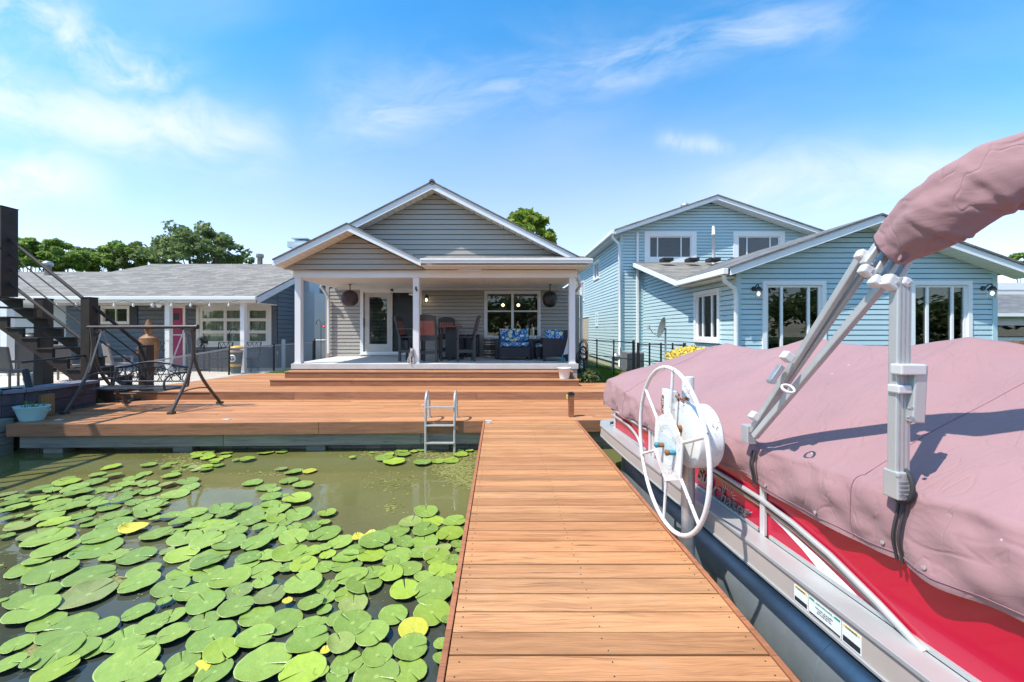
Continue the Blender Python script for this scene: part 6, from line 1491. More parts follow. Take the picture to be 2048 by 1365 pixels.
mb = MB(); mb.lathe([(.022, ZD1 + .01), (.024, ZD1 + .03), (.01, ZD1 + .035)], (XS(5.65) + .17, 5.68, 0), 12); mb.build('deck_knob', M_BLACK, BT)
# ---- cover
CV = thing('boat_cover', 'faded dusty-pink canvas cover tented over the red boat', 'boat cover', (2.9, 2.5, .4))
def smooth(a, b_, t): t = max(0, min(1, (t - a) / (b_ - a))); return t * t * (3 - 2 * t)
pk = [(4.78, 1.345), (3.55, 1.425), (2.42, 1.455), (1.0, 1.45), (-.5, 1.4), (-2.6, 1.3)]
def ridge(d):
    if d > 4.78: return 1.345 - (d - 4.78) / .9 * .19
    for (a, za), (b_, zb_) in zip(pk, pk[1:]):
        if d >= b_:
            t = (a - d) / (a - b_); return za + (zb_ - za) * t - .075 * math.sin(math.pi * t) ** 1.0
    return 1.3
def shoulder(d): return .715 + .10 * smooth(4.5, 5.5, d) + .04 * (1 - smooth(3.0, 4.0, d)) + .09 * (1 - smooth(1.2, 2.8, d))
def hem(d): return .435 + .055 * (1 - smooth(3.0, 4.8, d)) + .03 * (1 - smooth(1.2, 2.2, d)) - .025 * (1 - smooth(2.05, 2.6, d)) * smooth(1.4, 2.0, d) + .012 * math.sin(d * 7.3) + .006 * math.sin(d * 19)
nD, DA, DB = 330, 5.62, -2.4
half = 70
def prof(d):
    """points from near hem over the ridge to the far hem"""
    xs = FXo(d) - .035; w_ = BWD - .16; r, s, h = ridge(d), shoulder(d), hem(d); P = []
    endf = smooth(5.62, 5.40, d)
    for j in range(2 * half + 1):
        t = j / half if j <= half else (2 * half - j) / half
        if t < .30: u = t / .30; x = -.012 * (1 - u) + .0; z = h + (s - .05 - h) * u; x -= .02 * math.sin(u * 3.14)
        elif t < .42: u = (t - .30) / .12; a = u * math.pi / 2; x = .055 * (1 - math.cos(a)); z = s - .05 + .05 * math.sin(a) 
        else: u = (t - .42) / .58; x = .055 + (w_ / 2 - .055) * u; z = s + (r - s) * (u ** .88)
        x2 = x if j <= half else w_ - x
        P.append([xs + x2, z, t])
    return P
vs = []
Dl = [DA + (DB - DA) * (i / nD) ** 1.0 for i in range(nD + 1)]
feet = [(2.62, .83), (1.735, .83)]
for i, d in enumerate(Dl):
    for j, (x, z, t) in enumerate(prof(d)):
        p = Vector((x, d, z))
        nz = noise.noise(Vector((x * 1.6, d * 1.4, z * 1.6))) * .022 + noise.noise(Vector((x * 4 + 5, d * 3.4, z * 5))) * .007
        # tension folds fanning out from the support poles
        ft = 0
        for (dp, zp) in pk[:4]:
            xx = cen(dp); v = Vector((x - xx, d - dp)); rr = v.length
            if rr < 1.1 and t > .42: ft += .010 * math.sin(math.atan2(v.y, v.x) * 11) * math.exp(-rr * 2.2) * min(1, rr * 4)
        nz += noise.noise(Vector(((x * .75 + d * .66) * 6.5, (x * .66 - d * .75) * .7, 2.0))) * .011 + noise.noise(Vector(((x * .5 - d * .86) * 8, (x * .86 + d * .5) * .9, 7.0))) * .005
        side = 1 - smooth(.22, .46, t)
        # diagonal drapes on the hanging side, pulled to the hem buttons
        k = side * (.010 * math.sin(d * 8 + z * 15 + 2.5 * noise.noise(Vector((d * 1.7, z * 2, 4)))) + .008 * noise.noise(Vector((d * 6 + z * 9, z * 7 - d * 2, 1))) + .006 * math.sin(d * 23 - z * 31 + 3 * noise.noise(Vector((d * 2, z * 3, 0)))))
        hemf = (1 - smooth(.0, .12, t)) * side; k += hemf * .014 * math.sin(d * 13)
        for (df, zf_) in feet:
            rr = math.hypot(d - df, (z - .80) * 1.2); k -= .014 * math.exp(-(rr / .10) ** 2)
            k -= side * .030 * math.exp(-((d - df) / .018) ** 2)
        p.x -= k if x < cen(d) else -k
        p.z += (nz + ft) * (1 if t > .3 else .2)
        vs.append(p)
m_ = 2 * half + 1; fs = []
for i in range(nD):
    for j in range(m_ - 1): fs.append((i * m_ + j, i * m_ + j + 1, (i + 1) * m_ + j + 1, (i + 1) * m_ + j))
# bow end: rounded lip, then a hanging front flap
base = len(vs); prev = 0
rings = [(.045, .012), (.075, .05)]
row0 = [Vector(v) for v in vs[:m_]]
last = 0
for (dy, dz) in rings:
    o = len(vs)
    for j in range(m_):
        v = row0[j].copy(); v.y += dy; v.z = max(.44, v.z - dz); vs.append(v)
    for j in range(m_ - 1): fs.append((o + j, o + j + 1, last + j + 1, last + j))
    last = o
for q in range(1, 9):
    o = len(vs)
    for j in range(m_):
        b_ = row0[j]; v = b_.copy(); v.y += .075 + .012 * math.sin(v.x * 9 + q) * q / 8; zt_ = max(.44, b_.z - .05); v.z = zt_ + (.44 - zt_) * q / 8; vs.append(v)
    for j in range(m_ - 1): fs.append((o + j, o + j + 1, last + j + 1, last + j))
    last = o
mb = MB(); mb.add(vs, fs, True); o = mb.build('canvas', M_FAB, CV)
# seams on the cover
def onprof(d, t):
    P = prof(d); j = int(t * half); x, z, _ = P[j]; return Vector((x, d, z))
M_SEAM = pm('seam_thread', (.30, .15, .18), .9)
def seam(pts, r=.0035): 
    mb = MB(); P = []
    for d, t in pts:
        i = max(0, min(nD, round((DA - d) / (DA - DB) * nD))); j = int(t * half); v = vs[i * m_ + j]; P.append(v + Vector((-.003 if t < .45 else 0, 0, .002)))
    mb.tube(P, r, 5); mb.build('seam', M_SEAM, CV)
for dd in (4.95, 1.95): seam([(dd, t) for t in [i / 60 for i in range(1, 60)]], .0018)

seam([(d, .035) for d in [5.55 - i * .04 for i in range(150)]], .0018)
mb = MB()
for d in (2.50, 2.14, 1.80, 1.60, 1.25, 3.3, 4.2):
    i = round((DA - d) / (DA - DB) * nD); v = vs[i * m_ + 4]; mb.lathe([(.009, -.008), (.009, -.004), (.005, .0)], (v.x, v.y, v.z), 10, 'X')
mb.build('snap_button', M_ALU, CV)
M_ZIP = M_RUB
for (df, zf_) in feet:
    for dx_ in (-.013, .013):
        pts = []
        for t in [.01 + .29 * i / 16 for i in range(17)]:
            i = round((DA - df) / (DA - DB) * nD); v = vs[i * m_ + int(t * half)]; pts.append((v.x - .032, df + dx_ * (1 - .3 * t), v.z))
        mb = MB(); mb.tube(pts, .006, 6); mb.build('zipper', M_ZIP, CV)
mb = MB(); c = Vector((FXo(1.735) - .03, 1.735, .83)); mb.tube([c + Vector((-.01 + .02 * math.cos(a) * .0, .052 * math.sin(a), .075 * math.cos(a))) for a in [i * 6.283 / 24 for i in range(24)]], .009, 8, closed=True); mb.build('opening_binding', M_ZIP, CV)
# ---- bimini frame with folded canvas boot
BM = thing('bimini_frame', 'aluminium bimini top frame with pink canvas boot, standing on the covered boat', 'bimini', (1.73, 1.8, .83))
fA = at(1499, 868, 2.63); fB = at(1796, 968, 1.735); J1 = at(1762, 500, 1.83); J2 = at(1800, 556, 1.76)
up_ = (J1 - fA).normalized()
def tub(p0, p1, w_, h_, nm, m=M_ALU, up=(1, 0, 0)): mb = MB(); mb.bar(p0, p1, w_, h_, up); return mb.build(nm, m, BM, bevel=.006)
perp = Vector((0, -up_.z, up_.y)).normalized()
tub(fA + Vector((0, 0, .0)) + perp * -.0, at(1724, 512, 1.86), .036, .030, 'frame_tube')
tub(fA + Vector((.03, -.01, .03)), at(1741, 526, 1.86), .030, .026, 'frame_tube')
tub(fA + Vector((-.012, -.07, -.0)), at(1786, 545, 1.80), .038, .034, 'frame_tube')
for a, b_ in (((1728, 530), (1765, 480)), ((1748, 548), (1782, 492)), ((1768, 562), (1800, 505)), ((1788, 573), (1818, 515))): tub(at(*a, 1.80), at(*b_, 1.80), .036, .030, 'frame_tube')
tub(fB, at(1801, 556, 1.735), .062, .044, 'front_leg', up=(0, 1, 0))
for k in range(3):
    mb = MB(); x_ = (-.018 + .018 * k); mb.bar(fB + Vector((x_ - .000, -.0225, .03)), at(1801, 556, 1.735) + Vector((x_, -.0225, 0)), .0035, .003, (0, 1, 0)); mb.build('groove', M_GALV, BM)
a, b_ = at(1837, 728, 1.70), at(1830, 845, 1.70); tub(a, b_, .052, .036, 'support_arm', up=(0, 1, 0))
for (px, py, D_, d, rz) in ((1725, 512, 1.83, (.065, .05, .055), 0), (1734, 543, 1.79, (.075, .05, .055), 0), (1752, 563, 1.77, (.06, .05, .06), 0), (1781, 566, 1.74, (.08, .06, .07), 0), (1806, 566, 1.73, (.05, .06, .05), 0)):
    mb = MB(); mb.rbox(at(px, py, D_), tuple(q * .82 for q in d), 0, 0, R(32)); mb.build('clamp', M_ALUW, BM, bevel=.010)
    mb = MB(); c = at(px, py, D_) + Vector((.005, -d[1] * .41 - .001, -.005)); mb.lathe([(.007, -.004), (.006, .003)], c, 8, 'Y'); mb.build('bolt', M_GALV, BM)
for (px, py, D_, d) in ((1816, 739, 1.70, (.105, .055, .045)), (1799, 778, 1.72, (.058, .055, .036)), (1574, 714, 2.22, (.05, .05, .05)), (1509, 833, 2.55, (.05, .05, .05))):
    mb = MB(); mb.rbox(at(px, py, D_), d, 0, 0, 0 if px > 1700 else R(40)); mb.build('clamp', M_ALUW, BM, bevel=.006)
for (px, py) in ((1818, 817), (1816, 835), (1795, 953)):
    mb = MB(); mb.lathe([(.008, -.012), (.008, 0)], at(px, py, 1.675), 8, 'Y'); mb.build('bolt', M_GALV, BM)
mb = MB(); mb.rbox(at(1552, 748, 2.30), (.03, .035, .11), 0, 0, R(35)); mb.lathe([(.018, -.02), (.018, .02)], at(1543, 762, 2.30), 10, 'Y'); mb.build('latch', M_GALV, BM, bevel=.003)
for (c, s_) in ((fA, 1), (fB, 1)):
    mb = MB(); mb.rbox(c + Vector((-.005, 0, .0)), (.06, .07, .12)); mb.build('deck_hinge', M_ALU, BM, bevel=.006)
    mb = MB()
    for k in range(4): mb.rbox(c + Vector((-.005, -.036, -.035 + .018 * k)), (.05, .003, .006))
    mb.build('hinge_ribs', M_GALV, BM)
mb = MB(); c = at(1576, 778, 2.18); mb.tube([c + Vector((.030 * math.cos(a), 0, 0)) + perp * (.030 * math.sin(a)) for a in [i * 6.283 / 20 for i in range(20)]], .006, 5, closed=True, sx=1.6); mb.build('strap', M_BUCK, BM)
# far side legs
far = BWD - .30
for (p, q, w_) in ((fA, J1, .036), (fA + Vector((.03, -.05, 0)), J1 + Vector((0, -.06, 0)), .034), (fB, at(1801, 556, 1.735), .05)):
    tub(p + Vector((far, 0, 0)), q + Vector((far - .03, 0, 0)), w_, w_, 'far_leg')
# boot: folded canvas over the bows, arching across the boat
path = bez([(1.735, 1.775, 1.86), (1.75, 1.60, 1.97), (1.775, 1.45, 2.09), (2.00, 1.31, 2.14), (2.5, 1.30, 2.21)], 26) + [Vector((2.5 + .9 * t, 1.30, 2.21)) for t in [i / 10 for i in range(1, 11)]]
mir = [Vector((5.9 - .21 - p.x, p.y, p.z)) for p in path[:27][::-1]]
path = [Vector((p[0], p[1], p[2])) for p in path if p[0] < 2.9] + [m_v for m_v in mir if m_v.x > 2.9]
nb_ = 56; vsb = []; fsb = []; ref = Vector((-1, 0, 0)); L_ = len(path)
# resample finely
fine_p = []
for a, b_ in zip(path, path[1:]):
    k = max(1, int((b_ - a).length / .007))
    for i in range(k): fine_p.append(a.lerp(b_, i / k))
fine_p.append(path[-1]); ls = [0]
for a, b_ in zip(fine_p, fine_p[1:]): ls.append(ls[-1] + (b_ - a).length)
tot = ls[-1]
rf = random.Random(17)
FOLDS = [(rf.uniform(.03, 1) * tot, rf.uniform(0, 6.283), rf.uniform(.35, 1.1), rf.uniform(.008, .030), rf.choice((.004, .006, .010, .022)), rf.uniform(-.07, .07)) for _ in range(85)]
for i, p in enumerate(fine_p):
    d = (fine_p[min(i + 3, len(fine_p) - 1)] - fine_p[max(i - 3, 0)]).normalized()
    a = Vector((0, 0, 1)) - d * d.z; a.normalize(); b_ = d.cross(a)
    s_ = ls[i]; e = min(s_, tot - s_)
    rr = .086 + .036 * smooth(0, .22, e) - .040 * smooth(.30, .75, e)
    for k in range(nb_):
        t = 2 * math.pi * k / nb_
        wr = noise.noise(Vector((s_ * 5, math.cos(t) * 1.2, math.sin(t) * 1.2))) * .022 + noise.noise(Vector((s_ * 13, math.cos(t) * 2.4, math.sin(t) * 2.4))) * .008
        for (fs_, ft_, fl_, fw_, fa_, sk_) in FOLDS:
            dt_ = (t - ft_ + math.pi) % (2 * math.pi) - math.pi; ds_ = s_ - fs_ - sk_ * dt_
            if abs(ds_) < .09 and abs(dt_) < fl_ * 2: g_ = math.exp(-(dt_ / fl_) ** 2); u_ = ds_ / fw_; wr += g_ * fa_ * (math.exp(-(u_ - 1.1) ** 2) * .8 - math.exp(-u_ * u_ * 1.6))
        wr *= smooth(0, .06, e)
        r_ = rr + wr; ex = 1.0
        vsb.append(p + a * math.cos(t) * r_ * 1.12 + b_ * math.sin(t) * r_ * .72)
nn_ = len(fine_p)
for i in range(nn_ - 1):
    for k in range(nb_): fsb.append((i * nb_ + k, i * nb_ + (k + 1) % nb_, (i + 1) * nb_ + (k + 1) % nb_, (i + 1) * nb_ + k))
# inner lip so that the open end reads as cloth
for e_, s0 in ((0, 0), ((nn_ - 1) * nb_, 1)):
    o = len(vsb); c = fine_p[0] if s0 == 0 else fine_p[-1]; dd = (fine_p[4] - fine_p[0]).normalized() if s0 == 0 else (fine_p[-5] - fine_p[-1]).normalized()
    for k in range(nb_): v = vsb[e_ + k]; vsb.append(c + (v - c) * .94 + dd * .05)
    for k in range(nb_): fsb.append((e_ + k, o + k, o + (k + 1) % nb_, e_ + (k + 1) % nb_)[::(1 if s0 == 0 else -1)])
    fsb.append(tuple(range(o, o + nb_))[::-1])
mb = MB(); mb.add(vsb, fsb, True); mb.build('canvas_boot', M_FAB, BM)
# ================================================================ LILY PADS
T1 = '80,575,120,b;20,630,30;760,400,100;760,440,170,l;1265,268,112,l;1690,245,90;1110,360,100;1075,445,140;1290,375,110;1400,460,130;1510,390,110;1640,345,90;1690,460,115;1570,455,90,b;455,525,150;600,540,115;860,520,160;880,575,170;1120,530,130;1300,520,90;1490,570,120;1440,535,60;1710,550,120;170,620,110;160,680,170;200,740,150;40,780,100;440,620,130;430,680,100,l;620,620,80;610,700,210;800,730,200;1110,650,90;950,640,110;1120,700,120;1380,650,120;1240,730,140;1530,670,110;1700,630,60;1690,710,160;510,790,80;560,840,180;200,840,70;340,840,70;70,870,90;160,920,110;930,815,160;1480,790,80;1340,820,170;1680,800,160;620,910,190,l;240,960,190,b;960,890,90;750,950,100;1080,900,150;1230,960,150;430,1040,240,b;560,1080,350;1310,930,200;1170,1070,240;660,1120,100;80,1070,100;640,1220,270;1100,1200,290;780,1280,60,b;1300,1280,170;1560,1290,220;1780,1040,180;1780,860,80;430,1350,160;1520,980,160,y'
T2 = '60,270,60;140,220,70;285,250,55;375,270,60,b;405,300,55,b;430,115,90,l;550,100,75,l;545,160,90,l;560,130,60;430,155,75;760,100,70;740,145,65,l;640,185,75,l;625,215,50;665,250,65;530,265,80,l;520,300,75;870,190,50;995,185,82,l;1205,98,90,l;1385,88,65,l;1380,290,70,b;1525,325,98;1700,315,75,y;180,325,55;125,370,105;90,475,100,b;320,440,125;330,500,120;1055,445,113;1210,500,110;1300,530,72;1470,425,107;1630,470,108;1270,615,115;1410,605,55;1560,640,152,l;160,580,170;40,650,60;20,700,90;1260,700,110;1350,755,140;370,800,165;700,750,145;750,820,110;930,735,110;1080,770,150;1580,800,155;1000,870,180;1210,840,80;1320,860,110,l;1430,915,80;1530,960,80;120,840,120;230,910,120;470,850,130;600,930,150,l;390,950,110;180,1010,100;60,1030,110;700,960,180;870,1020,135;590,1025,70,b;1130,975,80;1250,930,100;1280,1030,165;1720,940,120;1780,1060,110;1525,1070,165;280,1090,200;550,1125,195;790,1155,185;1105,1155,165;80,1230,90,b;250,1270,190,l;580,1300,210;1210,1280,110;1010,1310,140;1470,1260,190,l;1740,1240,100,l;1620,1340,100'
T3 = '365,162,35,l;590,98,30,l;780,120,58,l;930,85,70,l;1065,90,40,l;1150,75,45;940,125,85;730,168,92;845,210,115,l;1165,218,100;1335,200,75,l;1490,190,90,l;1600,125,75,l;1700,78,45,l;1590,85,40;80,800,100,l;50,910,70;80,1040,150;1205,793,125;1290,880,122,L;1530,885,122;1030,900,130,b;860,1010,145;1200,990,142;1480,1040,155,l;440,1085,70,y;580,1060,70,y;620,1130,165;235,1120,138;940,1110,105;1190,1120,150;1400,1200,85,b;1560,1155,70;1580,1230,40,L;50,1200,80;800,1205,68;1000,1180,60;390,1220,125;300,1290,140;90,1270,90,l;590,1285,148,l;880,1300,160;1120,1270,110;1260,1240,90,b;1330,1310,140,l;1510,1350,90'
T4 = '330,90,260;590,130,330;1030,185,290;380,410,330;1010,400,330,b;1580,270,230;10,75,30;30,480,65;370,600,320;540,700,230;200,960,210;770,780,340;1130,790,220;660,1050,330;900,1040,240;110,1200,200;330,1200,110;640,1290,270,l;1120,1010,170;1420,900,260;1460,1180,350;1570,600,180;1730,740,190;1640,130,190;1690,960,120;1640,1340,200'
T5 = '530,40,180;990,30,140;280,130,190,l;560,160,170;800,210,230,l;1200,120,175;1450,100,90;1640,60,150,l;1170,270,120;1630,275,210;120,300,220;400,370,230;950,330,120;900,360,160,b;520,490,220;1250,420,180,b;870,550,200;50,490,90;1720,510,140;1100,640,190;1400,710,215;120,640,180;500,700,180;590,880,275;150,860,190;1080,900,210;700,1060,210,l;1680,950,230;1700,760,160;250,1180,205;450,1240,130,Y;620,1290,210;1180,1200,300;1620,1290,250,l;220,1330,180;20,1320,40;1450,490,60,y'
T6 = '60,70,110;250,60,120;420,55,60;810,20,90;1020,100,135;620,150,130;360,190,170;500,280,200;810,170,140,L;90,290,130;60,430,110;300,400,130,l;380,510,165,b;970,345,175,l;1180,200,100;1290,370,200;1400,110,150,l;1490,220,75;50,560,80;830,620,155;1270,600,195,l;1060,790,165,Y;20,710,70;190,690,110;370,740,205;590,860,180;240,970,160,b;30,900,70;310,1180,175;650,1090,170;1030,1010,180;60,1050,55,y;10,1290,90,L;1380,980,80;1370,1150,80;1440,710,60;1020,1260,190;640,1330,240;200,1330,120'
def padmesh(seed, thick=.004, cup=.0, curl=False):
    random.seed(seed); n = 44; vs = []; fs = []; no = random.uniform(.015, .06); ph = random.uniform(0, 6)
    rad = [0, .12, .35, .6, .82, .95, 1.0]
    el = random.uniform(.90, 1.0); de = random.uniform(.004, .010)
    for top in (1, 0):
        for r in rad:
            for k in range(n + 1):
                a = no + (2 * math.pi - 2 * no) * k / n
                lobe = 1 - .07 * math.exp(-((min(a, 2 * math.pi - a)) / .22) ** 2)
                rr = r * lobe * (1 + (r ** 4) * de * math.sin(a * 31 + ph) + .015 * math.sin(3 * a + ph))
                if r == 0: rr = .015
                z = cup * r ** 3 * (1 + .8 * math.sin(2 * a + ph)) - .010 * (1 - r) ** 3 + .016 * r * r * math.sin(5 * a + ph) + .010 * r ** 2 * math.sin(9 * a + 2 * ph)
                if curl: z += .22 * max(0, math.sin(a + ph)) ** 3 * r ** 3
                vs.append(Vector((rr * math.cos(a), rr * math.sin(a) * el, z + (0 if top else -thick * (4 if r < 1 else 2)))))
    m = n + 1; R_ = len(rad)
    for i in range(R_ - 1):
        for k in range(n):
            q = (i * m + k, (i + 1) * m + k, (i + 1) * m + k + 1, i * m + k + 1); fs.append(q); o = R_ * m; fs.append(tuple(x + o for x in q[::-1]))
    o = R_ * m; b_ = (R_ - 1) * m
    for k in range(n): fs.append((b_ + k, b_ + k + o, b_ + k + 1 + o, b_ + k + 1))
    for i in range(R_ - 1): fs.append((i * m, i * m + o, (i + 1) * m + o, (i + 1) * m)); fs.append(((i + 1) * m + n, (i + 1) * m + n + o, i * m + n + o, i * m + n))
    me = bpy.data.meshes.new('lily_pad'); me.from_pydata([tuple(v) for v in vs], [], fs); me.polygons.foreach_set('use_smooth', [True] * len(fs)); return me
PM_ = {}
for key, mt, seeds in (('g', M_PAD, range(9)), ('l', M_PADL, range(20, 24)), ('L', M_PADL, range(30, 32)), ('b', M_PADB, range(40, 44)), ('y', M_PADY, range(50, 52)), ('Y', M_PADY, range(60, 62))):
    PM_[key] = []
    for s_ in seeds: me = padmesh(s_, cup=.02 + .02 * (s_ % 3), curl=(key in 'yb' and s_ % 2 == 0)); me.materials.append(mt); PM_[key].append(me)
KIND = {'g': 'green', 'l': 'yellowish-green', 'L': 'bright lime-green', 'b': 'browned, spotted', 'y': 'small withered yellow', 'Y': 'ragged bright yellow'}
def zone(px, py):
    if py < 950 and px > 700: return 'in the weedy patch around the swim ladder'
    if py < 950 and 320 < px <= 700: return 'in open water near the deck wall'
    if px > 780: return 'beside the dock, ' + ('near the camera' if py > 1200 else 'halfway along')
    s = 'at the pond\'s far left' if px < 165 else 'left of the pond\'s middle' if px < 330 else 'in the pond\'s middle' if px < 560 else 'right of the pond\'s middle'
    return s + (', near the camera' if py > 1215 else ', halfway out' if py > 1060 else ', toward the deck')
PADS = {}
random.seed(99); npad = 0
for (ox, oy, tt_) in ((0, 890, T1), (320, 890, T2), (640, 890, T3), (0, 1125, T4), (320, 1125, T5), (640, 1125, T6)):
    for e in tt_.split(';'):
        f = e.split(','); zx, zy, hwz = map(float, f[:3]); kk = f[3] if len(f) > 3 else 'g'
        px, py, hw = ox + zx / 5.6875, oy + zy / 5.6875, hwz / 5.6875
        D = 2.0 * 800 / (py - 660); X = (px - 999) * D / 800; r = hw * D / 800 / math.sqrt(1 + (X / D) ** 2)
        r = min(r * 1.06, .18)
        if X + r > -.285 + .10: X = -.285 + .10 - r if X - r > -.6 and r < .12 else X
        o = bpy.data.objects.new('lily_pad', random.choice(PM_[kk])); COL.objects.link(o)
        o.location = (X, D, WZ + .014 + .0028 * (npad % 9) + random.uniform(0, .001)); o.scale = (r * 1.06, r * 1.06, r * 1.06)
        o.rotation_euler = (random.gauss(0, .040), random.gauss(0, .040), random.uniform(0, 6.28))
        sz_ = ('large ' if r > .115 else 'small ' if r < .07 else '') if kk in 'glb' else ''
        lb = sz_ + KIND[kk] + ' lily pad ' + zone(px, py); PADS.setdefault(lb, []).append(o); tag(o, lb, 'lily pad'); npad += 1
for lb, os_ in PADS.items():
    if len(os_) > 1:
        for o in os_: o['group'] = lb.replace('lily pad', 'lily pads')
print('pads', npad, len(PADS))
# duckweed specks
mb = MB(); random.seed(4)
def speck(x, y, s):
    a = random.uniform(0, 6.28); q = []
    for k in range(5): b_ = a + k * 6.283 / 5; q.append((x + s * math.cos(b_), y + s * .7 * math.sin(b_), WZ + .004 + random.uniform(0, .002)))
    mb.add(q, [(0, 1, 2, 3, 4)])
for i in range(1500):
    px = random.uniform(0, 960); py = 905 + 300 * random.random() ** 1.5; D = 1600 / (py - 660); speck((px - 999) * D / 800, D, random.uniform(.003, .010))
for (cx_, cy_, n_, sx_, sy_) in ((895, 908, 1500, 36, 9), (915, 938, 1500, 24, 13), (930, 960, 260, 14, 8), (790, 965, 180, 30, 12), (785, 1015, 60, 10, 6), (370, 925, 500, 26, 8), (760, 908, 300, 30, 5), (385, 935, 200, 16, 4), (530, 948, 80, 30, 3), (70, 1300, 500, 12, 10), (125, 1195, 150, 16, 4), (235, 1165, 150, 12, 6), (225, 1100, 80, 12, 6)):
    for i in range(n_):
        px, py = random.gauss(cx_, sx_), random.gauss(cy_, sy_)
        if py < 903 or px > 957 - (py - 905) * .16: continue
        D = 1600 / (py - 660); speck((px - 999) * D / 800, D, random.uniform(.006, .024))
o = mb.build('duckweed', leafmat('duckweed_green', (.20, .22, .05), (.36, .36, .10), (.45, .40, .20))); tag(o, 'tiny duckweed flecks and debris drifting on the pond', 'duckweed', kind='stuff')
# ================================================================ VEGETATION
def leaves(mb_v, mb_f, c, r, n, s, rnd, fl=.7):
    for i in range(n):
        d = Vector((rnd.gauss(0, 1), rnd.gauss(0, 1), rnd.gauss(0, 1))).normalized() * (r * rnd.random() ** .45)
        p = c + Vector((d.x, d.y, d.z * fl)); u = Vector((rnd.gauss(0, 1), rnd.gauss(0, 1), rnd.gauss(0, .7))).normalized(); v = u.orthogonal().normalized()
        v = (Matrix.Rotation(rnd.uniform(0, 3.14), 3, u) @ v); k = s * rnd.uniform(.6, 1.4); o = len(mb_v)
        mb_v += [tuple(p - u * k), tuple(p + v * k * .5), tuple(p + u * k), tuple(p - v * k * .5)]; mb_f.append((o, o + 1, o + 2, o + 3))
def tree(label, x, y, h, cr, mat, seed, zb=.1, lf=.16, nclump=46, per=170, trunkf=.35, flat=.75, group='trees beyond the houses', name='tree'):
    rnd = random.Random(seed); t = thing(name, label, 'tree', (x, y, zb), 0, group)
    m = MB(); top = Vector((rnd.uniform(-.3, .3), rnd.uniform(-.3, .3), h * .72)); m.tube([(x, y, zb - .2), (x + top.x * .3, y, zb + h * .3), (x + top.x, y + top.y, zb + h * .7)], [cr * .09, cr * .065, cr * .02], 8)
    V, F = [], []
    for k in range(nclump):
        a = rnd.uniform(0, 6.283); e = rnd.uniform(-.55, 1) ; rr = cr * rnd.uniform(.45, 1.0) * math.sqrt(max(.05, 1 - abs(e) ** 2.2))
        c = Vector((x + rr * math.cos(a), y + rr * math.sin(a), zb + h - cr * flat + e * cr * flat * .85 + rnd.uniform(-.1, .1) * cr))
        leaves(V, F, c, cr * rnd.uniform(.12, .25), per, lf, rnd, .72)
        if k % 3 == 0: st = Vector((x + top.x * .5, y, zb + h * rnd.uniform(.3, .6))); m.tube([st, st.lerp(c, .5) + Vector((0, 0, -.1 * cr)), c], [cr * .03, cr * .018, cr * .006], 5)
    m.build('trunk', M_TREE, t)
    me = bpy.data.meshes.new('crown'); me.from_pydata([(a - x, b_ - y, c_ - zb) for a, b_, c_ in V], [], F); me.materials.append(mat)
    o = bpy.data.objects.new('crown', me); COL.objects.link(o); o.parent = t; return t
def tr(px, pytop, D, wpx, label, mat, seed, **kw):
    x = (px - 999) * D / 800; h = 1.4 - (pytop - 660) * D / 800; return tree(label, x, D, h, wpx * D / 800 / 2, mat, seed, **kw)
tr(400, 455, 30, 160, 'large dark oak tree behind the ridge of the slate-blue house', M_LEAFD, 1, nclump=85, per=80, lf=.15, flat=.62)
tr(300, 482, 33, 95, 'bushy green tree left of the large dark oak', M_LEAFD, 2, nclump=40, lf=.16)
tr(245, 484, 32, 90, 'mid-green tree above the left end of the house roof', M_LEAFA, 3, nclump=40, lf=.16)
tr(188, 496, 34, 90, 'mid-green tree between two taller ones over the rear roof', M_LEAFD, 4, nclump=40, lf=.16)
tr(130, 484, 31, 100, 'leafy green tree behind the staircase rails', M_LEAFA, 5, nclump=46, lf=.16)
tr(55, 478, 30, 105, 'bright green tree next to the big staircase post', M_LEAFA, 6, nclump=46, lf=.16)
tr(-20, 470, 30, 110, 'green tree at the left edge of the view', M_LEAFA, 7, nclump=30, lf=.16)
tr(492, 511, 40, 30, 'small dark tree top right of the large dark oak', M_LEAFD, 8, nclump=14, per=80, lf=.14)
tr(1050, 426, 27, 135, 'bright green tree rising behind the right slope of the grey roof', M_LEAFY, 9, nclump=80, per=120, lf=.19, flat=.8)
tr(1166, 588, 30, 30, 'green tree in the gap between the grey and the light blue house', M_LEAFA, 10, nclump=20, lf=.14)
tr(2046, 508, 26, 50, 'green tree behind the far right corner of the light blue wing', M_LEAFA, 12, nclump=24, lf=.14)
for k, (px, D, sd) in enumerate(((1163, 34, 21),)):
    tr(px, 560, D, 34, 'tall green tree far back in the gap between the houses', M_LEAFD, sd, nclump=18, lf=.16)
# shrub at the right porch corner
p = Vector((2.25, 10.25, .1)); t_ = thing('shrub', 'low dark green shrub at the right corner of the porch steps', 'shrub', p)
V, F = [], []; rnd = random.Random(3)
for k in range(9): leaves(V, F, Vector((p.x + rnd.uniform(-.16, .32), p.y + rnd.uniform(-.25, .25), .28 + rnd.uniform(-.05, .14))), .18, 110, .035, rnd)
me = bpy.data.meshes.new('foliage'); me.from_pydata([(a - p.x, b_ - p.y, c_ - p.z) for a, b_, c_ in V], [], F); me.materials.append(M_LEAFD); o = bpy.data.objects.new('foliage', me); COL.objects.link(o); o.parent = t_
mb = MB(); [mb.tube([(p.x, p.y, .05), (p.x + rnd.uniform(-.2, .25), p.y + rnd.uniform(-.2, .2), .4)], .008, 4) for k in range(7)]; mb.build('stem', M_TREE, t_)
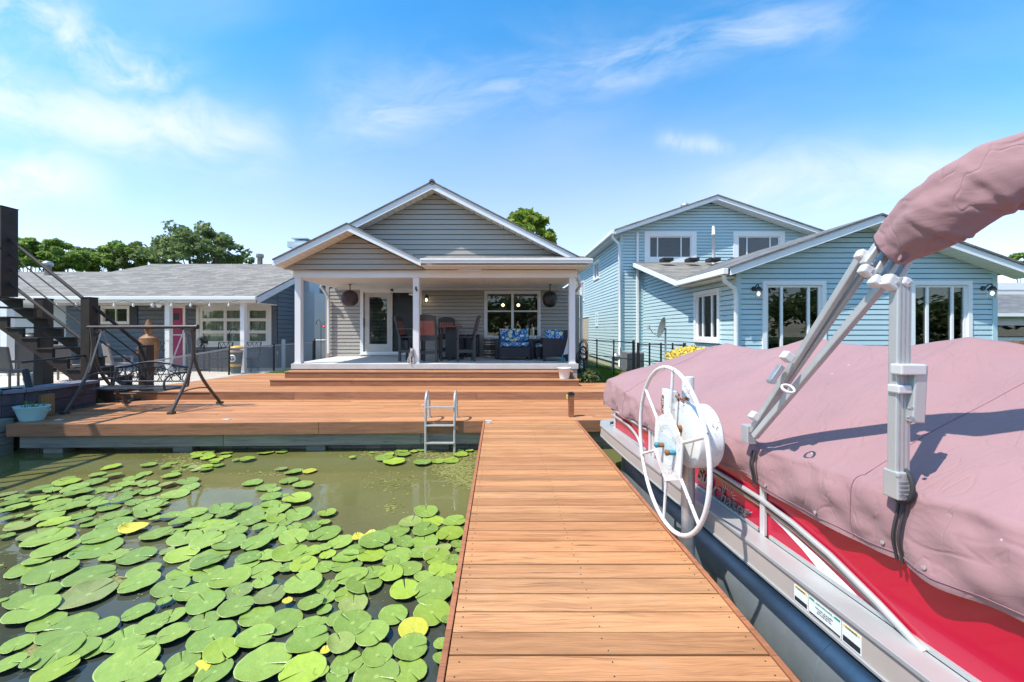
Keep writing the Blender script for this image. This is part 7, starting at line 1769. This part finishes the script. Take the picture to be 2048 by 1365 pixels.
# car glimpsed in the gap
c = at(1162, 690, 26); t_ = thing('parked_car', 'dark parked car glimpsed in the gap between the houses', 'car', (c.x, 27, .1))
mb = MB(); x0_, x1_ = c.x - .85, c.x + .9
mb.prism([(x0_, 26, .45), (x1_, 26, .45), (x1_, 26, .95), (x1_ - .05, 26, 1.05), (x0_ + .05, 26, 1.05), (x0_, 26, .95)], (0, 4.3, 0)); mb.hexa([(x0_ + .08, 26.9, 1.05), (x1_ - .08, 26.9, 1.05), (x1_ - .08, 29.6, 1.05), (x0_ + .08, 29.6, 1.05), (x0_ + .2, 27.5, 1.5), (x1_ - .2, 27.5, 1.5), (x1_ - .2, 29.2, 1.5), (x0_ + .2, 29.2, 1.5)]); mb.build('body', gloss('dark_car_paint', (.03, .04, .05)), t_, bevel=.04)
mb = MB(); mb.add([(x0_ + .14, 26.9 - .005, 1.1), (x1_ - .14, 26.9 - .005, 1.1), (x1_ - .24, 27.42, 1.46), (x0_ + .24, 27.42, 1.46)], [(0, 1, 2, 3)]); mb.build('windscreen', M_GLASSD, t_)
for sx in (x0_ + .1, x1_ - .1):
    mb = MB(); mb.lathe([(.32, sx - .1), (.32, sx + .1)], (0, 26.9, .42), 16, 'X'); mb.build('wheel', M_RUB, t_)
    mb = MB(); mb.rbox((sx, 25.99, .8), (.25, .03, .12)); mb.build('headlight', M_STICK, t_)
# grass
V, F = [], []; rnd = random.Random(12)
def blades(x0, x1, y0, y1, n, h, ok=None):
    for i in range(n):
        x, y = rnd.uniform(x0, x1), rnd.uniform(y0, y1)
        if ok and not ok(x, y): continue
        a = rnd.uniform(0, 6.28); w_ = .006; hh = h * rnd.uniform(.5, 1.2); lx, ly = rnd.gauss(0, .35) * hh, rnd.gauss(0, .35) * hh; o = len(V)
        V.extend([(x - w_ * math.cos(a), y - w_ * math.sin(a), .10), (x + w_ * math.cos(a), y + w_ * math.sin(a), .10), (x + lx, y + ly, .10 + hh)]); F.append((o, o + 1, o + 2))
blades(2.0, 4.15, 10.0, 15, 26000, .07); blades(2.9, 5.5, 9.0, 10.6, 6000, .07)
blades(-7.4, -5.3, 12.28, 14.5, 9000, .12, lambda x, y: x > -7.35 + (y - 12.2) * .4)
blades(-18, -13.2, 11.5, 16, 6000, .08, lambda x, y: x < -14.5)
me = bpy.data.meshes.new('grass'); me.from_pydata(V, [], F); me.materials.append(M_GRASS); o = bpy.data.objects.new('grass', me); COL.objects.link(o); tag(o, 'short green grass beside the porch and the light blue house', 'grass', kind='stuff')

# opposite bank behind the viewer: what the windows and the water mirror
g = MB(); g.box(-120, 120, -60, -24, -2, .1); tag(g.build('opposite_bank', M_GROUND), kind='structure')
V, F = [], []; rnd = random.Random(77)
for k in range(330):
    x = rnd.uniform(-75, 75); y = rnd.uniform(-34, -27); h = 3.2 + 2.6 * noise.noise(Vector((x * .08, 0, 3))) + rnd.uniform(-1.6, 1.8)
    leaves(V, F, Vector((x, y, max(1.0, h))), rnd.uniform(1.4, 2.6), 70, .45, rnd, .9)
me = bpy.data.meshes.new('tree_belt'); me.from_pydata(V, [], F); me.materials.append(M_LEAFD); o = bpy.data.objects.new('tree_belt', me); COL.objects.link(o); tag(o, 'belt of dark trees on the opposite bank, mirrored in the windows', 'trees', kind='stuff')
